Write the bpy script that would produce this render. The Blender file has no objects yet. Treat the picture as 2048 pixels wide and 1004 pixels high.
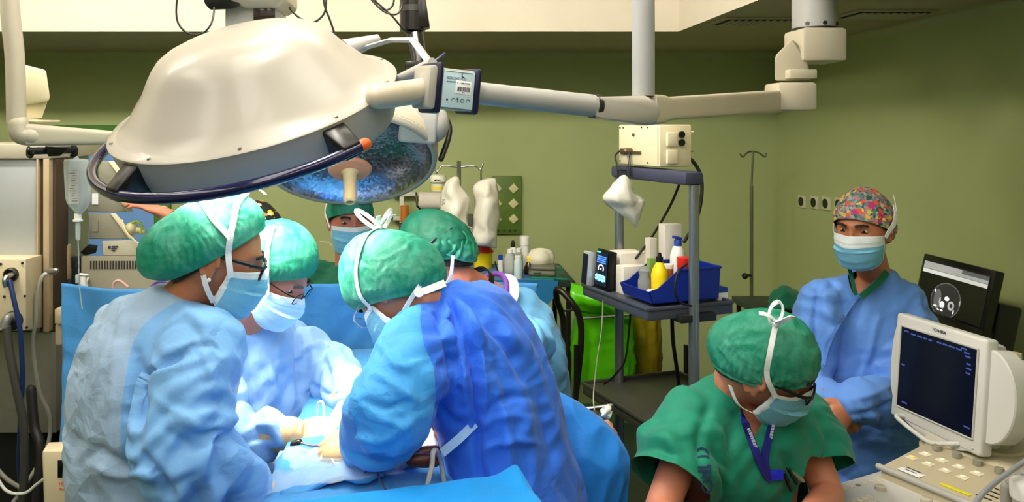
import bpy, bmesh, math, random
import numpy as np
from mathutils import Vector, Matrix
random.seed(7)
SC = bpy.context.scene
COL = SC.collection
PI = math.pi
# camera: level lens, horizon high in the frame
F, CX, CY, CH = 1550.0, 870.0, 255.0, 1.9
def P(px, py, Z):
    return Vector(((px-CX)/F*Z, Z, CH-(py-CY)/F*Z))
def V(*a): return Vector(a)
def lin(c):
    return tuple(((x/255.0)/12.92 if x/255.0 <= .04045 else (((x/255.0)+.055)/1.055)**2.4) for x in c)

# ------------------------------------------------------------------ materials
MATS = {}
def mat(name, rgb, rough=.5, metal=0.0, var=.06, vscale=9.0, bump=0.0, bscale=60.0, emit=0.0, emit_rgb=None,
        trans=0.0, alpha=1.0, sheen=0.0, coat=0.0, sss=0.0, spec=.5, ior=1.45, stretch=None, thin=0.0):
    if name in MATS: return MATS[name]
    m = bpy.data.materials.new(name); m.use_nodes = True
    nt = m.node_tree; b = nt.nodes['Principled BSDF']
    c = lin(rgb)
    tc = nt.nodes.new('ShaderNodeTexCoord')
    mp = nt.nodes.new('ShaderNodeMapping'); nt.links.new(tc.outputs['Object'], mp.inputs['Vector'])
    if stretch: mp.inputs['Scale'].default_value = stretch
    n = nt.nodes.new('ShaderNodeTexNoise'); n.inputs['Scale'].default_value = vscale; n.inputs['Detail'].default_value = 4
    nt.links.new(mp.outputs['Vector'], n.inputs['Vector'])
    r = nt.nodes.new('ShaderNodeValToRGB')
    r.color_ramp.elements[0].position = .3; r.color_ramp.elements[1].position = .7
    r.color_ramp.elements[0].color = (*[max(0, x*(1-var)) for x in c], 1)
    r.color_ramp.elements[1].color = (*[min(1, x*(1+var)) for x in c], 1)
    nt.links.new(n.outputs['Fac'], r.inputs['Fac']); nt.links.new(r.outputs['Color'], b.inputs['Base Color'])
    b.inputs['Roughness'].default_value = rough; b.inputs['Metallic'].default_value = metal
    b.inputs['Specular IOR Level'].default_value = spec; b.inputs['IOR'].default_value = ior
    if bump:
        n2 = nt.nodes.new('ShaderNodeTexNoise'); n2.inputs['Scale'].default_value = bscale; n2.inputs['Detail'].default_value = 5
        nt.links.new(mp.outputs['Vector'], n2.inputs['Vector'])
        bp = nt.nodes.new('ShaderNodeBump'); bp.inputs['Strength'].default_value = bump; bp.inputs['Distance'].default_value = .01
        nt.links.new(n2.outputs['Fac'], bp.inputs['Height']); nt.links.new(bp.outputs['Normal'], b.inputs['Normal'])
    if emit:
        b.inputs['Emission Color'].default_value = (*lin(emit_rgb or rgb), 1); b.inputs['Emission Strength'].default_value = emit
    if trans: b.inputs['Transmission Weight'].default_value = trans
    if alpha < 1: b.inputs['Alpha'].default_value = alpha
    if sheen: b.inputs['Sheen Weight'].default_value = sheen
    if coat: b.inputs['Coat Weight'].default_value = coat
    if sss:
        b.inputs['Subsurface Weight'].default_value = sss; b.inputs['Subsurface Radius'].default_value = (.012, .006, .004)
        b.inputs['Subsurface Scale'].default_value = 1.0
    if thin:
        t = nt.nodes.new('ShaderNodeBsdfTranslucent'); nt.links.new(r.outputs['Color'], t.inputs['Color'])
        mx = nt.nodes.new('ShaderNodeMixShader'); mx.inputs[0].default_value = thin
        out = nt.nodes['Material Output']
        nt.links.new(b.outputs[0], mx.inputs[1]); nt.links.new(t.outputs[0], mx.inputs[2]); nt.links.new(mx.outputs[0], out.inputs[0])
    MATS[name] = m
    return m

# ------------------------------------------------------------------ mesh builder
class MB:
    def __init__(s): s.v = []; s.f = []; s.m = []
    def add(s, vs, fs, mi=0, M=None):
        o = len(s.v)
        for p in vs:
            p = Vector(p)
            s.v.append(M @ p if M is not None else p)
        for q in fs: s.f.append(tuple(i+o for i in q)); s.m.append(mi)
        return s
    def box(s, c, size, R=None, bev=0.0, seg=2, mi=0):
        bm = bmesh.new(); bmesh.ops.create_cube(bm, size=1)
        for v in bm.verts: v.co = Vector((v.co.x*size[0], v.co.y*size[1], v.co.z*size[2]))
        if bev: bmesh.ops.bevel(bm, geom=bm.edges[:], offset=min(bev, min(size)*.49), segments=seg, affect='EDGES', profile=.5)
        M = Matrix.Translation(Vector(c)) @ (R.to_4x4() if R is not None else Matrix.Identity(4))
        bm.verts.index_update()
        s.add([v.co for v in bm.verts], [[v.index for v in f.verts] for f in bm.faces], mi, M); bm.free(); return s
    def hull(s, pts, mi=0, bev=0.0, seg=2):
        bm = bmesh.new(); vs = [bm.verts.new(p) for p in pts]
        r = bmesh.ops.convex_hull(bm, input=vs)
        bmesh.ops.dissolve_limit(bm, angle_limit=.02, verts=bm.verts[:], edges=bm.edges[:])
        if bev: bmesh.ops.bevel(bm, geom=bm.edges[:], offset=bev, segments=seg, affect='EDGES', profile=.5)
        bm.verts.index_update()
        s.add([v.co for v in bm.verts], [[v.index for v in f.verts] for f in bm.faces], mi); bm.free(); return s
    def loft(s, rings, closed=True, cap=True, mi=0):
        n = len(rings[0]); o = len(s.v)
        for r in rings: s.v.extend(Vector(p) for p in r)
        for i in range(len(rings)-1):
            for j in range(n if closed else n-1):
                k = (j+1) % n
                s.f.append((o+i*n+j, o+i*n+k, o+(i+1)*n+k, o+(i+1)*n+j)); s.m.append(mi)
        if cap and closed:
            s.f.append(tuple(o+j for j in range(n))[::-1]); s.m.append(mi)
            e = o+(len(rings)-1)*n
            s.f.append(tuple(e+j for j in range(n))); s.m.append(mi)
        return s
    def tube(s, pts, rad, segs=12, mi=0, cap=True, round_ends=False, up=None, flat=1.0):
        pts = [Vector(p) for p in pts]
        if not hasattr(rad, '__len__'): rad = [rad]*len(pts)
        rad = list(rad)
        if round_ends:
            a = (pts[0]-pts[1]).normalized(); b = (pts[-1]-pts[-2]).normalized(); r0, r1 = rad[0], rad[-1]
            th = [PI/2*k/4 for k in (3.7, 3, 2, 1)]
            pre = [(pts[0]+a*r0*math.sin(t), r0*math.cos(t)) for t in th]
            post = [(pts[-1]+b*r1*math.sin(t), r1*math.cos(t)) for t in th[::-1]]
            pts = [p for p, _ in pre]+pts+[p for p, _ in post]; rad = [r for _, r in pre]+rad+[r for _, r in post]
        T = []
        for i in range(len(pts)):
            d = pts[min(i+1, len(pts)-1)]-pts[max(i-1, 0)]
            T.append(d.normalized() if d.length > 1e-9 else Vector((0, 0, 1)))
        u = up or (Vector((0, 0, 1)) if abs(T[0].z) < .9 else Vector((0, 1, 0)))
        rings = []
        for i, p in enumerate(pts):
            u = (u-T[i]*u.dot(T[i])); u.normalize(); w = T[i].cross(u)
            rings.append([p+(u*math.cos(2*PI*j/segs)*flat+w*math.sin(2*PI*j/segs))*rad[i] for j in range(segs)])
        return s.loft(rings, True, cap, mi)
    def cyl(s, a, b, r, r2=None, segs=24, mi=0): return s.tube([a, b], [r, r2 if r2 is not None else r], segs, mi)
    def lathe(s, prof, M=None, segs=40, mi=0, cap=False):
        rings = []
        for r, z in prof:
            ring = [Vector((r*math.cos(2*PI*j/segs), r*math.sin(2*PI*j/segs), z)) for j in range(segs)]
            rings.append([M @ p for p in ring] if M is not None else ring)
        return s.loft(rings, True, cap, mi)
    def ball(s, c, r, M=None, segs=20, rings=12, mi=0):
        if not hasattr(r, '__len__'): r = (r, r, r)
        R = []
        for i in range(rings+1):
            t = PI*min(max(i/rings, .004), .996)-PI/2
            ring = [Vector((r[0]*math.cos(t)*math.cos(2*PI*j/segs), r[1]*math.cos(t)*math.sin(2*PI*j/segs), r[2]*math.sin(t))) for j in range(segs)]
            R.append([Vector(c)+(M @ p if M is not None else p) for p in ring])
        return s.loft(R, True, True, mi)
    def grid(s, g, mi=0):
        return s.loft(g, closed=False, cap=False, mi=mi)
    def prism(s, poly, vec, mi=0):
        vec = Vector(vec)
        return s.loft([[Vector(p) for p in poly], [Vector(p)+vec for p in poly]], True, True, mi)
    def ribbon(s, pts, nrm, width, th=.0012, mi=0):
        pts = [Vector(p) for p in pts]; rings = []
        for i, p in enumerate(pts):
            t = (pts[min(i+1, len(pts)-1)]-pts[max(i-1, 0)]).normalized()
            n = Vector(nrm[i] if isinstance(nrm, (list, tuple)) and not isinstance(nrm[0], (int, float)) else nrm)
            w = t.cross(n); w.normalize(); n = w.cross(t)
            rings.append([p-w*width/2, p+w*width/2, p+w*width/2+n*th, p-w*width/2+n*th])
        return s.loft(rings, True, True, mi)
    def text(s, body, size, origin, right, up, ext=.0006, mi=0, align='LEFT'):
        cu = bpy.data.curves.new('t', 'FONT'); cu.body = body; cu.size = size; cu.extrude = ext; cu.align_x = align
        cu.resolution_u = 2
        o = bpy.data.objects.new('t', cu); COL.objects.link(o)
        dg = bpy.context.evaluated_depsgraph_get(); me = bpy.data.meshes.new_from_object(o.evaluated_get(dg))
        right = Vector(right).normalized(); up = Vector(up).normalized(); n = right.cross(up)
        M = Matrix.Translation(Vector(origin)) @ Matrix((right, up, n)).transposed().to_4x4()
        s.add([v.co.copy() for v in me.vertices], [list(p.vertices) for p in me.polygons], mi, M)
        bpy.data.objects.remove(o); bpy.data.curves.remove(cu); bpy.data.meshes.remove(me); return s
    def dashes(s, origin, right, up, length, h, seed=1, ext=.0005):
        """print too small to read: a row of short marks"""
        r = Vector(right).normalized(); u = Vector(up).normalized(); n = r.cross(u); rr = random.Random(seed); x = 0.0
        while x < length:
            w_ = rr.uniform(.35, .8)*h; a = Vector(origin)+r*x
            s.prism([a, a+r*w_, a+r*w_+u*h*rr.uniform(.8, 1), a+u*h*rr.uniform(.8, 1)], n*ext); x += w_+h*.22
        return s
    def mesh(s, name):
        me = bpy.data.meshes.new(name); me.from_pydata([tuple(v) for v in s.v], [], s.f)
        me.polygons.foreach_set('material_index', s.m); me.update(); return me
    def build(s, name, mats, parent=None, sharp=40, **tags):
        me = s.mesh(name)
        bm = bmesh.new(); bm.from_mesh(me); bmesh.ops.recalc_face_normals(bm, faces=bm.faces[:]); bm.to_mesh(me); bm.free()
        return link(name, me, mats, parent, sharp, **tags)
def world_of(o):
    M = Matrix.Identity(4); chain = []
    while o: chain.append(o); o = o.parent
    for q in chain[::-1]: M = M @ q.matrix_parent_inverse @ q.matrix_basis
    return M
def link(name, me, mats, parent=None, sharp=40, **tags):
    for m in (mats if isinstance(mats, (list, tuple)) else [mats]): me.materials.append(m)
    me.shade_smooth()
    if sharp and sharp < 180: me.set_sharp_from_angle(angle=math.radians(sharp))
    o = bpy.data.objects.new(name, me); COL.objects.link(o)
    if parent is not None:
        o.parent = parent; o.matrix_parent_inverse = world_of(parent).inverted()
    for k, v in tags.items(): o[k] = v
    return o
def thing(name, label, cat, loc, group=None):
    o = bpy.data.objects.new(name, None); COL.objects.link(o); o.location = loc; o.empty_display_size = .05
    o['label'] = label; o['category'] = cat
    if group: o['group'] = group
    return o
def copy_tree(o, parent=None):
    c = o.copy(); COL.objects.link(c)
    if parent is not None: c.parent = parent
    for ch in list(o.children): copy_tree(ch, c)
    return c
def struct(o): o['kind'] = 'structure'; return o
def spline(pts, n=8):
    pts = [Vector(p) for p in pts]; out = []
    Q = [pts[0]*2-pts[1]]+pts+[pts[-1]*2-pts[-2]]
    for i in range(1, len(Q)-2):
        a, b, c, d = Q[i-1:i+3]
        for k in range(n):
            t = k/n
            out.append(.5*((2*b)+(c-a)*t+(2*a-5*b+4*c-d)*t*t+(3*b-a-3*c+d)*t**3))
    out.append(pts[-1]); return out
def frame(fwd, up=(0, 0, 1)):
    f = Vector(fwd).normalized(); r = f.cross(Vector(up)).normalized(); u = r.cross(f)
    return Matrix((r, f, u)).transposed()      # columns right, forward, up
def axis_frame(n, xhint=(1, 0, 0)):
    n = Vector(n).normalized(); x = Vector(xhint); x = (x-n*x.dot(n)).normalized(); y = n.cross(x)
    return Matrix((x, y, n)).transposed()
# ------------------------------------------------------------------ numpy noise, remesh, smoothing
_rs = np.random.RandomState(3); _perm = _rs.permutation(512); _grad = _rs.normal(size=(512, 3)); _grad /= np.linalg.norm(_grad, axis=1)[:, None]
def pn(p):
    p = np.asarray(p, float); i = np.floor(p).astype(int); f = p-i; w = f*f*f*(f*(f*6-15)+10); out = 0
    for dx in (0, 1):
        for dy in (0, 1):
            for dz in (0, 1):
                h = _perm[(_perm[(_perm[(i[:, 0]+dx) & 511]+i[:, 1]+dy) & 511]+i[:, 2]+dz) & 511]
                g = _grad[h]
                d = g[:, 0]*(f[:, 0]-dx)+g[:, 1]*(f[:, 1]-dy)+g[:, 2]*(f[:, 2]-dz)
                ww = (w[:, 0] if dx else 1-w[:, 0])*(w[:, 1] if dy else 1-w[:, 1])*(w[:, 2] if dz else 1-w[:, 2])
                out = out+d*ww
    return out*1.6
def ridge(p): return 1-np.abs(pn(p))*2
def remesh(mb, voxel, name='r'):
    me = mb.mesh(name)
    bm = bmesh.new(); bm.from_mesh(me); bmesh.ops.recalc_face_normals(bm, faces=bm.faces[:]); bm.to_mesh(me); bm.free()
    o = bpy.data.objects.new(name, me); COL.objects.link(o)
    md = o.modifiers.new('r', 'REMESH'); md.mode = 'VOXEL'; md.voxel_size = voxel; md.adaptivity = 0
    dg = bpy.context.evaluated_depsgraph_get()
    out = bpy.data.meshes.new_from_object(o.evaluated_get(dg))
    bpy.data.objects.remove(o); bpy.data.meshes.remove(me); return out
def getv(me):
    a = np.empty(len(me.vertices)*3, np.float32); me.vertices.foreach_get('co', a); return a.reshape(-1, 3).astype(float)
def setv(me, v): me.vertices.foreach_set('co', v.astype(np.float32).ravel()); me.update()
def getn(me):
    a = np.empty(len(me.vertices)*3, np.float32); me.vertex_normals.foreach_get('vector', a); return a.reshape(-1, 3).astype(float)
def gete(me):
    a = np.empty(len(me.edges)*2, np.int32); me.edges.foreach_get('vertices', a); return a.reshape(-1, 2)
def scatter(n, e, d):
    o = np.empty((n, 3))
    for k in range(3): o[:, k] = np.bincount(e[:, 0], d[:, k], n)-np.bincount(e[:, 1], d[:, k], n)
    return o
def smooth(v, e, it=5, lam=.5, mask=None):
    n = len(v); deg = np.bincount(e.ravel(), minlength=n)[:, None].clip(1)
    for _ in range(it):
        L = scatter(n, e, v[e[:, 1]]-v[e[:, 0]])/deg
        v = v+lam*(L if mask is None else L*mask[:, None])
    return v
# ------------------------------------------------------------------ people: builders
SKIN_A = mat('skin_warm', (196, 128, 100), rough=.5, sss=.12, var=.10, vscale=14, bump=.08, bscale=180)
SKIN_B = mat('skin_tan', (186, 118, 84), rough=.5, sss=.12, var=.10, vscale=14, bump=.08, bscale=180)
SKIN_C = mat('skin_pink', (205, 126, 102), rough=.5, sss=.12, var=.12, vscale=16, bump=.10, bscale=160)
HAIR = mat('dark_hair', (38, 26, 20), rough=.6, var=.4, vscale=40, stretch=(1, 1, .2), bump=.4, bscale=90)
GREYHAIR = mat('grey_hair', (92, 74, 66), rough=.6, var=.4, vscale=40, bump=.4, bscale=90)
EYEW = mat('eye_white', (225, 215, 205), rough=.25, var=.02)
IRIS = mat('eye_iris', (38, 24, 18), rough=.15, var=.2, vscale=80)
def cloth_mat(name, rgb, var=.06, bump=.25, thin=.0, rough=.6, bscale=220, vscale=6):
    bump *= .35
    return mat(name, rgb, rough=rough, var=var, vscale=vscale, bump=bump, bscale=bscale, spec=.28, sheen=.12, thin=thin)
def crinkle(m, strength=.5, s1=8.0, s2=19.0, dist=.030):
    """sharp little creases pressed into a thin non-woven sheet"""
    nt = m.node_tree; b = nt.nodes['Principled BSDF']; L = nt.links
    tc = nt.nodes.new('ShaderNodeTexCoord'); nz = nt.nodes.new('ShaderNodeTexNoise'); nz.inputs['Scale'].default_value = 5; nz.inputs['Detail'].default_value = 2; L.new(tc.outputs['Object'], nz.inputs['Vector'])
    wp = nt.nodes.new('ShaderNodeVectorMath'); wp.operation = 'MULTIPLY_ADD'; wp.inputs[1].default_value = (.10,)*3; L.new(nz.outputs['Color'], wp.inputs[0]); L.new(tc.outputs['Object'], wp.inputs[2])
    hs = []
    for s in (s1, s2):
        v = nt.nodes.new('ShaderNodeTexVoronoi'); v.distance = 'MANHATTAN'; v.inputs['Scale'].default_value = s; v.inputs['Randomness'].default_value = 1; L.new(wp.outputs[0], v.inputs['Vector'])
        k = nt.nodes.new('ShaderNodeMath'); k.operation = 'MULTIPLY'; k.inputs[1].default_value = s1/s; L.new(v.outputs['Distance'], k.inputs[0]); hs.append(k.outputs[0])
    ad = nt.nodes.new('ShaderNodeMath'); L.new(hs[0], ad.inputs[0]); L.new(hs[1], ad.inputs[1])
    mk = nt.nodes.new('ShaderNodeTexNoise'); mk.inputs['Scale'].default_value = 3.2; L.new(tc.outputs['Object'], mk.inputs['Vector'])
    mr = nt.nodes.new('ShaderNodeMapRange'); mr.inputs[1].default_value = .38; mr.inputs[2].default_value = .62; L.new(mk.outputs['Fac'], mr.inputs[0])
    mu = nt.nodes.new('ShaderNodeMath'); mu.operation = 'MULTIPLY'; L.new(ad.outputs[0], mu.inputs[0]); L.new(mr.outputs[0], mu.inputs[1])
    bp = nt.nodes.new('ShaderNodeBump'); bp.inputs['Strength'].default_value = strength; bp.inputs['Distance'].default_value = dist; L.new(mu.outputs[0], bp.inputs['Height'])
    if b.inputs['Normal'].links: L.new(b.inputs['Normal'].links[0].from_socket, bp.inputs['Normal'])
    L.new(bp.outputs['Normal'], b.inputs['Normal']); return m
GOWN_LIGHT = cloth_mat('gown_fabric_light', (140, 180, 226))
GOWN_PALE = cloth_mat('gown_fabric_pale', (148, 178, 212))
GOWN_TURQ = cloth_mat('gown_fabric_turquoise', (58, 142, 204))
GOWN_ROYAL = cloth_mat('gown_fabric_royal', (42, 100, 198))
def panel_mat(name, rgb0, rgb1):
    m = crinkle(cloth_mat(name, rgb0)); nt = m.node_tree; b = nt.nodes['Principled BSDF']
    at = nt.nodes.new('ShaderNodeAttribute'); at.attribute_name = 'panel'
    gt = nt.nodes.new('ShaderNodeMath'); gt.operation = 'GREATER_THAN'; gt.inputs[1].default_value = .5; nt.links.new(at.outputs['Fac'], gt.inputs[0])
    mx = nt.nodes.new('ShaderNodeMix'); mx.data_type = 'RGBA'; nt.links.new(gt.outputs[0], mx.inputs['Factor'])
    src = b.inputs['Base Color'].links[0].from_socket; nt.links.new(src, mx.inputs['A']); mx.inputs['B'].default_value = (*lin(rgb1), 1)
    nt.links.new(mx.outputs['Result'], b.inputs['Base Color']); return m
for m_ in (GOWN_LIGHT, GOWN_PALE): crinkle(m_)
GOWN_NURSE = cloth_mat('gown_fabric_denim', (98, 148, 228))
crinkle(GOWN_NURSE, .35)
SCRUB = cloth_mat('scrub_cotton_green', (14, 122, 98), bump=.4, bscale=400)
SCRUB_D = cloth_mat('scrub_cotton_deep', (10, 98, 70), bump=.4, bscale=400)
WHITE_TIE = mat('white_tie_tape', (236, 238, 240), rough=.8, var=.03, bump=.2, bscale=300)
MASK_BLUE = mat('mask_blue', (120, 186, 216), rough=.85, var=.06, bump=.25, bscale=260)
MASK_WHITE = mat('mask_white', (222, 230, 236), rough=.85, var=.04, bump=.25, bscale=260)
GLOVE = mat('latex_glove', (222, 178, 128), rough=.42, var=.08, vscale=12, sss=.1, bump=.25, bscale=55, coat=.1)
BLACKP = mat('black_plastic', (16, 16, 18), rough=.35, var=.2)
METAL = mat('brushed_steel', (190, 190, 190), rough=.28, metal=1.0, var=.08, vscale=30)
LENS = None
def lens_mat():
    m = mat('spectacle_glass', (235, 240, 245), rough=.02, trans=1.0, var=.01, ior=1.05)
    return m
def net_cap_mat(name, rgb, pale, thin=.25):
    if name in MATS: return MATS[name]
    m = mat(name, rgb, rough=.5, var=.05, bump=.12, bscale=240, thin=thin, spec=.35)
    nt = m.node_tree; b = nt.nodes['Principled BSDF']
    tc = nt.nodes.new('ShaderNodeTexCoord'); n = nt.nodes.new('ShaderNodeTexNoise'); n.inputs['Scale'].default_value = 11; n.inputs['Detail'].default_value = 6; n.inputs['Roughness'].default_value = .7
    nt.links.new(tc.outputs['Object'], n.inputs['Vector'])
    r = nt.nodes.new('ShaderNodeValToRGB'); r.color_ramp.elements[0].position = .42; r.color_ramp.elements[1].position = .72
    r.color_ramp.elements[0].color = (*lin(rgb), 1); r.color_ramp.elements[1].color = (*lin(pale), 1)
    nt.links.new(n.outputs['Fac'], r.inputs['Fac']); nt.links.new(r.outputs['Color'], b.inputs['Base Color'])
    for nd in nt.nodes:
        if nd.type == 'BSDF_TRANSLUCENT': nt.links.new(r.outputs['Color'], nd.inputs['Color'])
    return m
CAP_TEAL = net_cap_mat('cap_nonwoven_teal', (40, 158, 130), (118, 200, 178))
CAP_GREEN = net_cap_mat('cap_nonwoven_green', (34, 142, 112), (92, 178, 152))
CAP_DARK = net_cap_mat('cap_nonwoven_dark', (14, 98, 76), (40, 130, 106))

def R_head(d):
    d = np.asarray(d, float); d = d/np.linalg.norm(d, axis=-1, keepdims=True)
    return 1/np.sqrt((d[..., 0]/.078)**2+(d[..., 1]/.100)**2+(d[..., 2]/.120)**2)
def head_into(mb, M, ears=True):
    nu, nv = 84, 60; rings = []
    for i in range(nv+1):
        t = PI*min(max(i/nv, .003), .997)-PI/2; ph = np.arange(nu)*2*PI/nu
        d = np.stack([np.cos(t)*np.cos(ph), np.cos(t)*np.sin(ph), np.full(nu, np.sin(t))], 1)
        p = d*np.array([.076, .097, .118]); x, y, z = p[:, 0].copy(), p[:, 1].copy(), p[:, 2].copy()
        tj = np.clip((-.02-z)/.098, 0, 1)
        x *= 1-.36*tj**1.4; y = np.where(y < 0, y*(1-.45*tj), y+.014*tj*np.clip(y/.06, 0, 1))
        wf = np.clip((y-.02)/.03, 0, 1); ax = np.abs(x)
        h = np.interp(z, [-.045, -.036, -.026, 0, .022, .036], [0, .013, .024, .014, .007, 0])*np.exp(-(x/(.010+.006*np.exp(-((z+.028)/.012)**2)))**2)
        h -= .011*np.exp(-(((ax-.031)/.016)**2+((z-.010)/.011)**2))
        h += .005*np.exp(-((z-.031)/.008)**2)*np.exp(-(x/.045)**4)
        h += .005*np.exp(-(((ax-.045)/.02)**2+((z+.02)/.02)**2))
        h += .004*np.exp(-(x/.022)**2)*(np.exp(-((z+.057)/.005)**2)+np.exp(-((z+.071)/.006)**2))-.002*np.exp(-(x/.02)**2)*np.exp(-((z+.064)/.003)**2)
        h += .006*np.exp(-(x/.018)**2)*np.exp(-((z+.098)/.014)**2)
        y = y+h*wf
        rings.append([M @ Vector(q) for q in zip(x, y, z)])
    mb.loft(rings, True, True)
    R3 = M.to_3x3()
    for s in (-1, 1):
        mb.ball(M @ V(s*.031, .0688, .0128), .0143, segs=16, rings=12)
        mb.ball(M @ V(s*.031, .0690, .0030), .0122, segs=16, rings=12)
        if ears:
            E = R3 @ Matrix.Rotation(s*-.35, 3, 'Z') @ Matrix.Rotation(.18, 3, 'X')
            mb.ball(M @ V(s*.078, -.006, -.008), (.0075, .017, .029), E)
            arc = [M @ (V(s*.078, -.006, -.008)+Matrix.Rotation(s*-.35, 3, 'Z') @ V(s*.006, .019*math.cos(a)*-1, .030*math.sin(a))) for a in [x*PI/8 for x in range(-3, 9)]]
            mb.tube(arc, .0052, 8, round_ends=True)
            mb.ball(M @ V(s*.081, .006, -.012), (.006, .006, .010), E); mb.ball(M @ V(s*.079, .002, -.034), (.006, .008, .010), E)
def hand_into(mb, wrist, d, back, right, curl=.5, infl=0.0, sc=1.0, spread=.0, thumb=.6):
    Y = Vector(d).normalized(); Z = Vector(back); Z = (Z-Y*Z.dot(Y)).normalized(); X = Y.cross(Z)
    M = Matrix.Translation(Vector(wrist)) @ Matrix((X, Y, Z)).transposed().to_4x4() @ Matrix.Scale(sc, 4)
    k = -1 if right else 1
    def ring(y, a, b, z=0): return [M @ V((a+infl)*math.cos(t), y, z+(b+infl)*math.sin(t)) for t in [2*PI*j/16 for j in range(16)]]
    mb.loft([ring(-.04, .030, .023), ring(-.01, .029, .020), ring(.02, .033, .019, -.002), ring(.05, .040, .0165, -.003), ring(.082, .042, .0135), ring(.094, .036, .009)])
    for i, (bx, by, ln, r) in enumerate([(.031, .088, .070, .0093), (.0105, .094, .078, .0096), (-.0105, .090, .072, .0092), (-.030, .080, .057, .0082)]):
        p = V(k*bx, by-.012, 0); pts = [p]; rr = [r*1.08+infl]; ang = 0
        c = curl[i] if hasattr(curl, '__len__') else curl*(1+.08*i)
        dirx = k*(bx*spread*6)
        for sgi, fr in enumerate((.47, .29, .24)):
            ang += c*(.75, 1.0, .7)[sgi]
            p = p+V(dirx*math.cos(ang), math.cos(ang), -math.sin(ang))*(ln*fr+(.012 if sgi == 0 else 0)); pts.append(p); rr.append(r*(1, .93, .84)[sgi]+infl)
        mb.tube([M @ q for q in pts], rr, 12, round_ends=True)
    t0 = V(k*.020, .018, -.006); t1 = t0+V(k*.030, .030, -.010-.006*thumb); t2 = t1+V(k*(.020-.020*thumb), .032, -.012*thumb-.004); t3 = t2+V(k*(.010-.022*thumb), .025, -.010*thumb)
    mb.tube([M @ q for q in (t0, t1, t2, t3)], [.016+infl, .0125+infl, .0105+infl, .0088+infl], 12, round_ends=True)
def torso_rings(st, n=30, pw=2.25):
    """st: (centre, half width, half depth, side vector); superelliptic rings square to the spine"""
    out = []
    for i, (c, a, b, sd) in enumerate(st):
        t = (Vector(st[min(i+1, len(st)-1)][0])-Vector(st[max(i-1, 0)][0])).normalized()
        s = Vector(sd); s = (s-t*s.dot(t)).normalized(); f = t.cross(s)
        ring = []
        for j in range(n):
            q = 2*PI*j/n; cx, sx = math.cos(q), math.sin(q)
            ring.append(Vector(c)+s*a*math.copysign(abs(cx)**(2/pw), cx)+f*b*math.copysign(abs(sx)**(2/pw), sx))
        out.append(ring)
    return out
TORSO = [(0, .205, .165), (.22, .190, .152), (.45, .195, .155), (.66, .208, .155), (.82, .200, .135), (.93, .150, .105), (1.0, .082, .078), (1.05, .06, .06)]
def torso_into(mb, hip, mid, neck, sh, sn, wid=1.0, dep=1.0, sub=0.0, hem=None, hem_ab=(.25, .22), tab=TORSO, bulge=None):
    hip, neck = Vector(hip), Vector(neck); mid = Vector(mid) if mid is not None else (hip+neck)/2
    def C(t):
        if t > 1: return neck+(neck-mid).normalized()*(t-1)*(neck-hip).length
        return hip*(1-t)*(1-2*t)+mid*4*t*(1-t)+neck*t*(2*t-1)
    st = []
    sh, sn = Vector(sh), Vector(sn)
    if hem is not None:
        for z, k in ((hem, 1), ((hem+hip.z)/2, .5)):
            st.append((V(hip.x, hip.y, z), (hem_ab[0]*k+.205*wid*(1-k))-sub, (hem_ab[1]*k+.165*dep*(1-k))-sub, sh))
    for t, a, b in tab:
        st.append((C(t), max(.02, a*wid-sub), max(.02, b*dep-sub), sh.lerp(sn, min(t, 1))))
    mb.loft(torso_rings(st)); return C
def bone_field(v, bones):
    best = np.full(len(v), 1e9); ax = np.zeros((len(v), 3)); kd = np.zeros(len(v), int)
    for i, (a, b, k) in enumerate(bones):
        a, b = np.array(a), np.array(b); d = b-a; L = d.dot(d); t = np.clip((v-a) @ d/L, 0, 1)
        dist = np.linalg.norm(v-(a+t[:, None]*d), axis=1)/(1.0 if k == 0 else .55)
        w = dist < best; best[w] = dist[w]; ax[w] = d/math.sqrt(L); kd[w] = k
    return ax, kd
def tri(x):
    f = x-np.floor(x); return np.abs(f-.5)*4-1
def sstep(x, a, b):
    t = np.clip((x-a)/(b-a), 0, 1); return t*t*(3-2*t)
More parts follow.
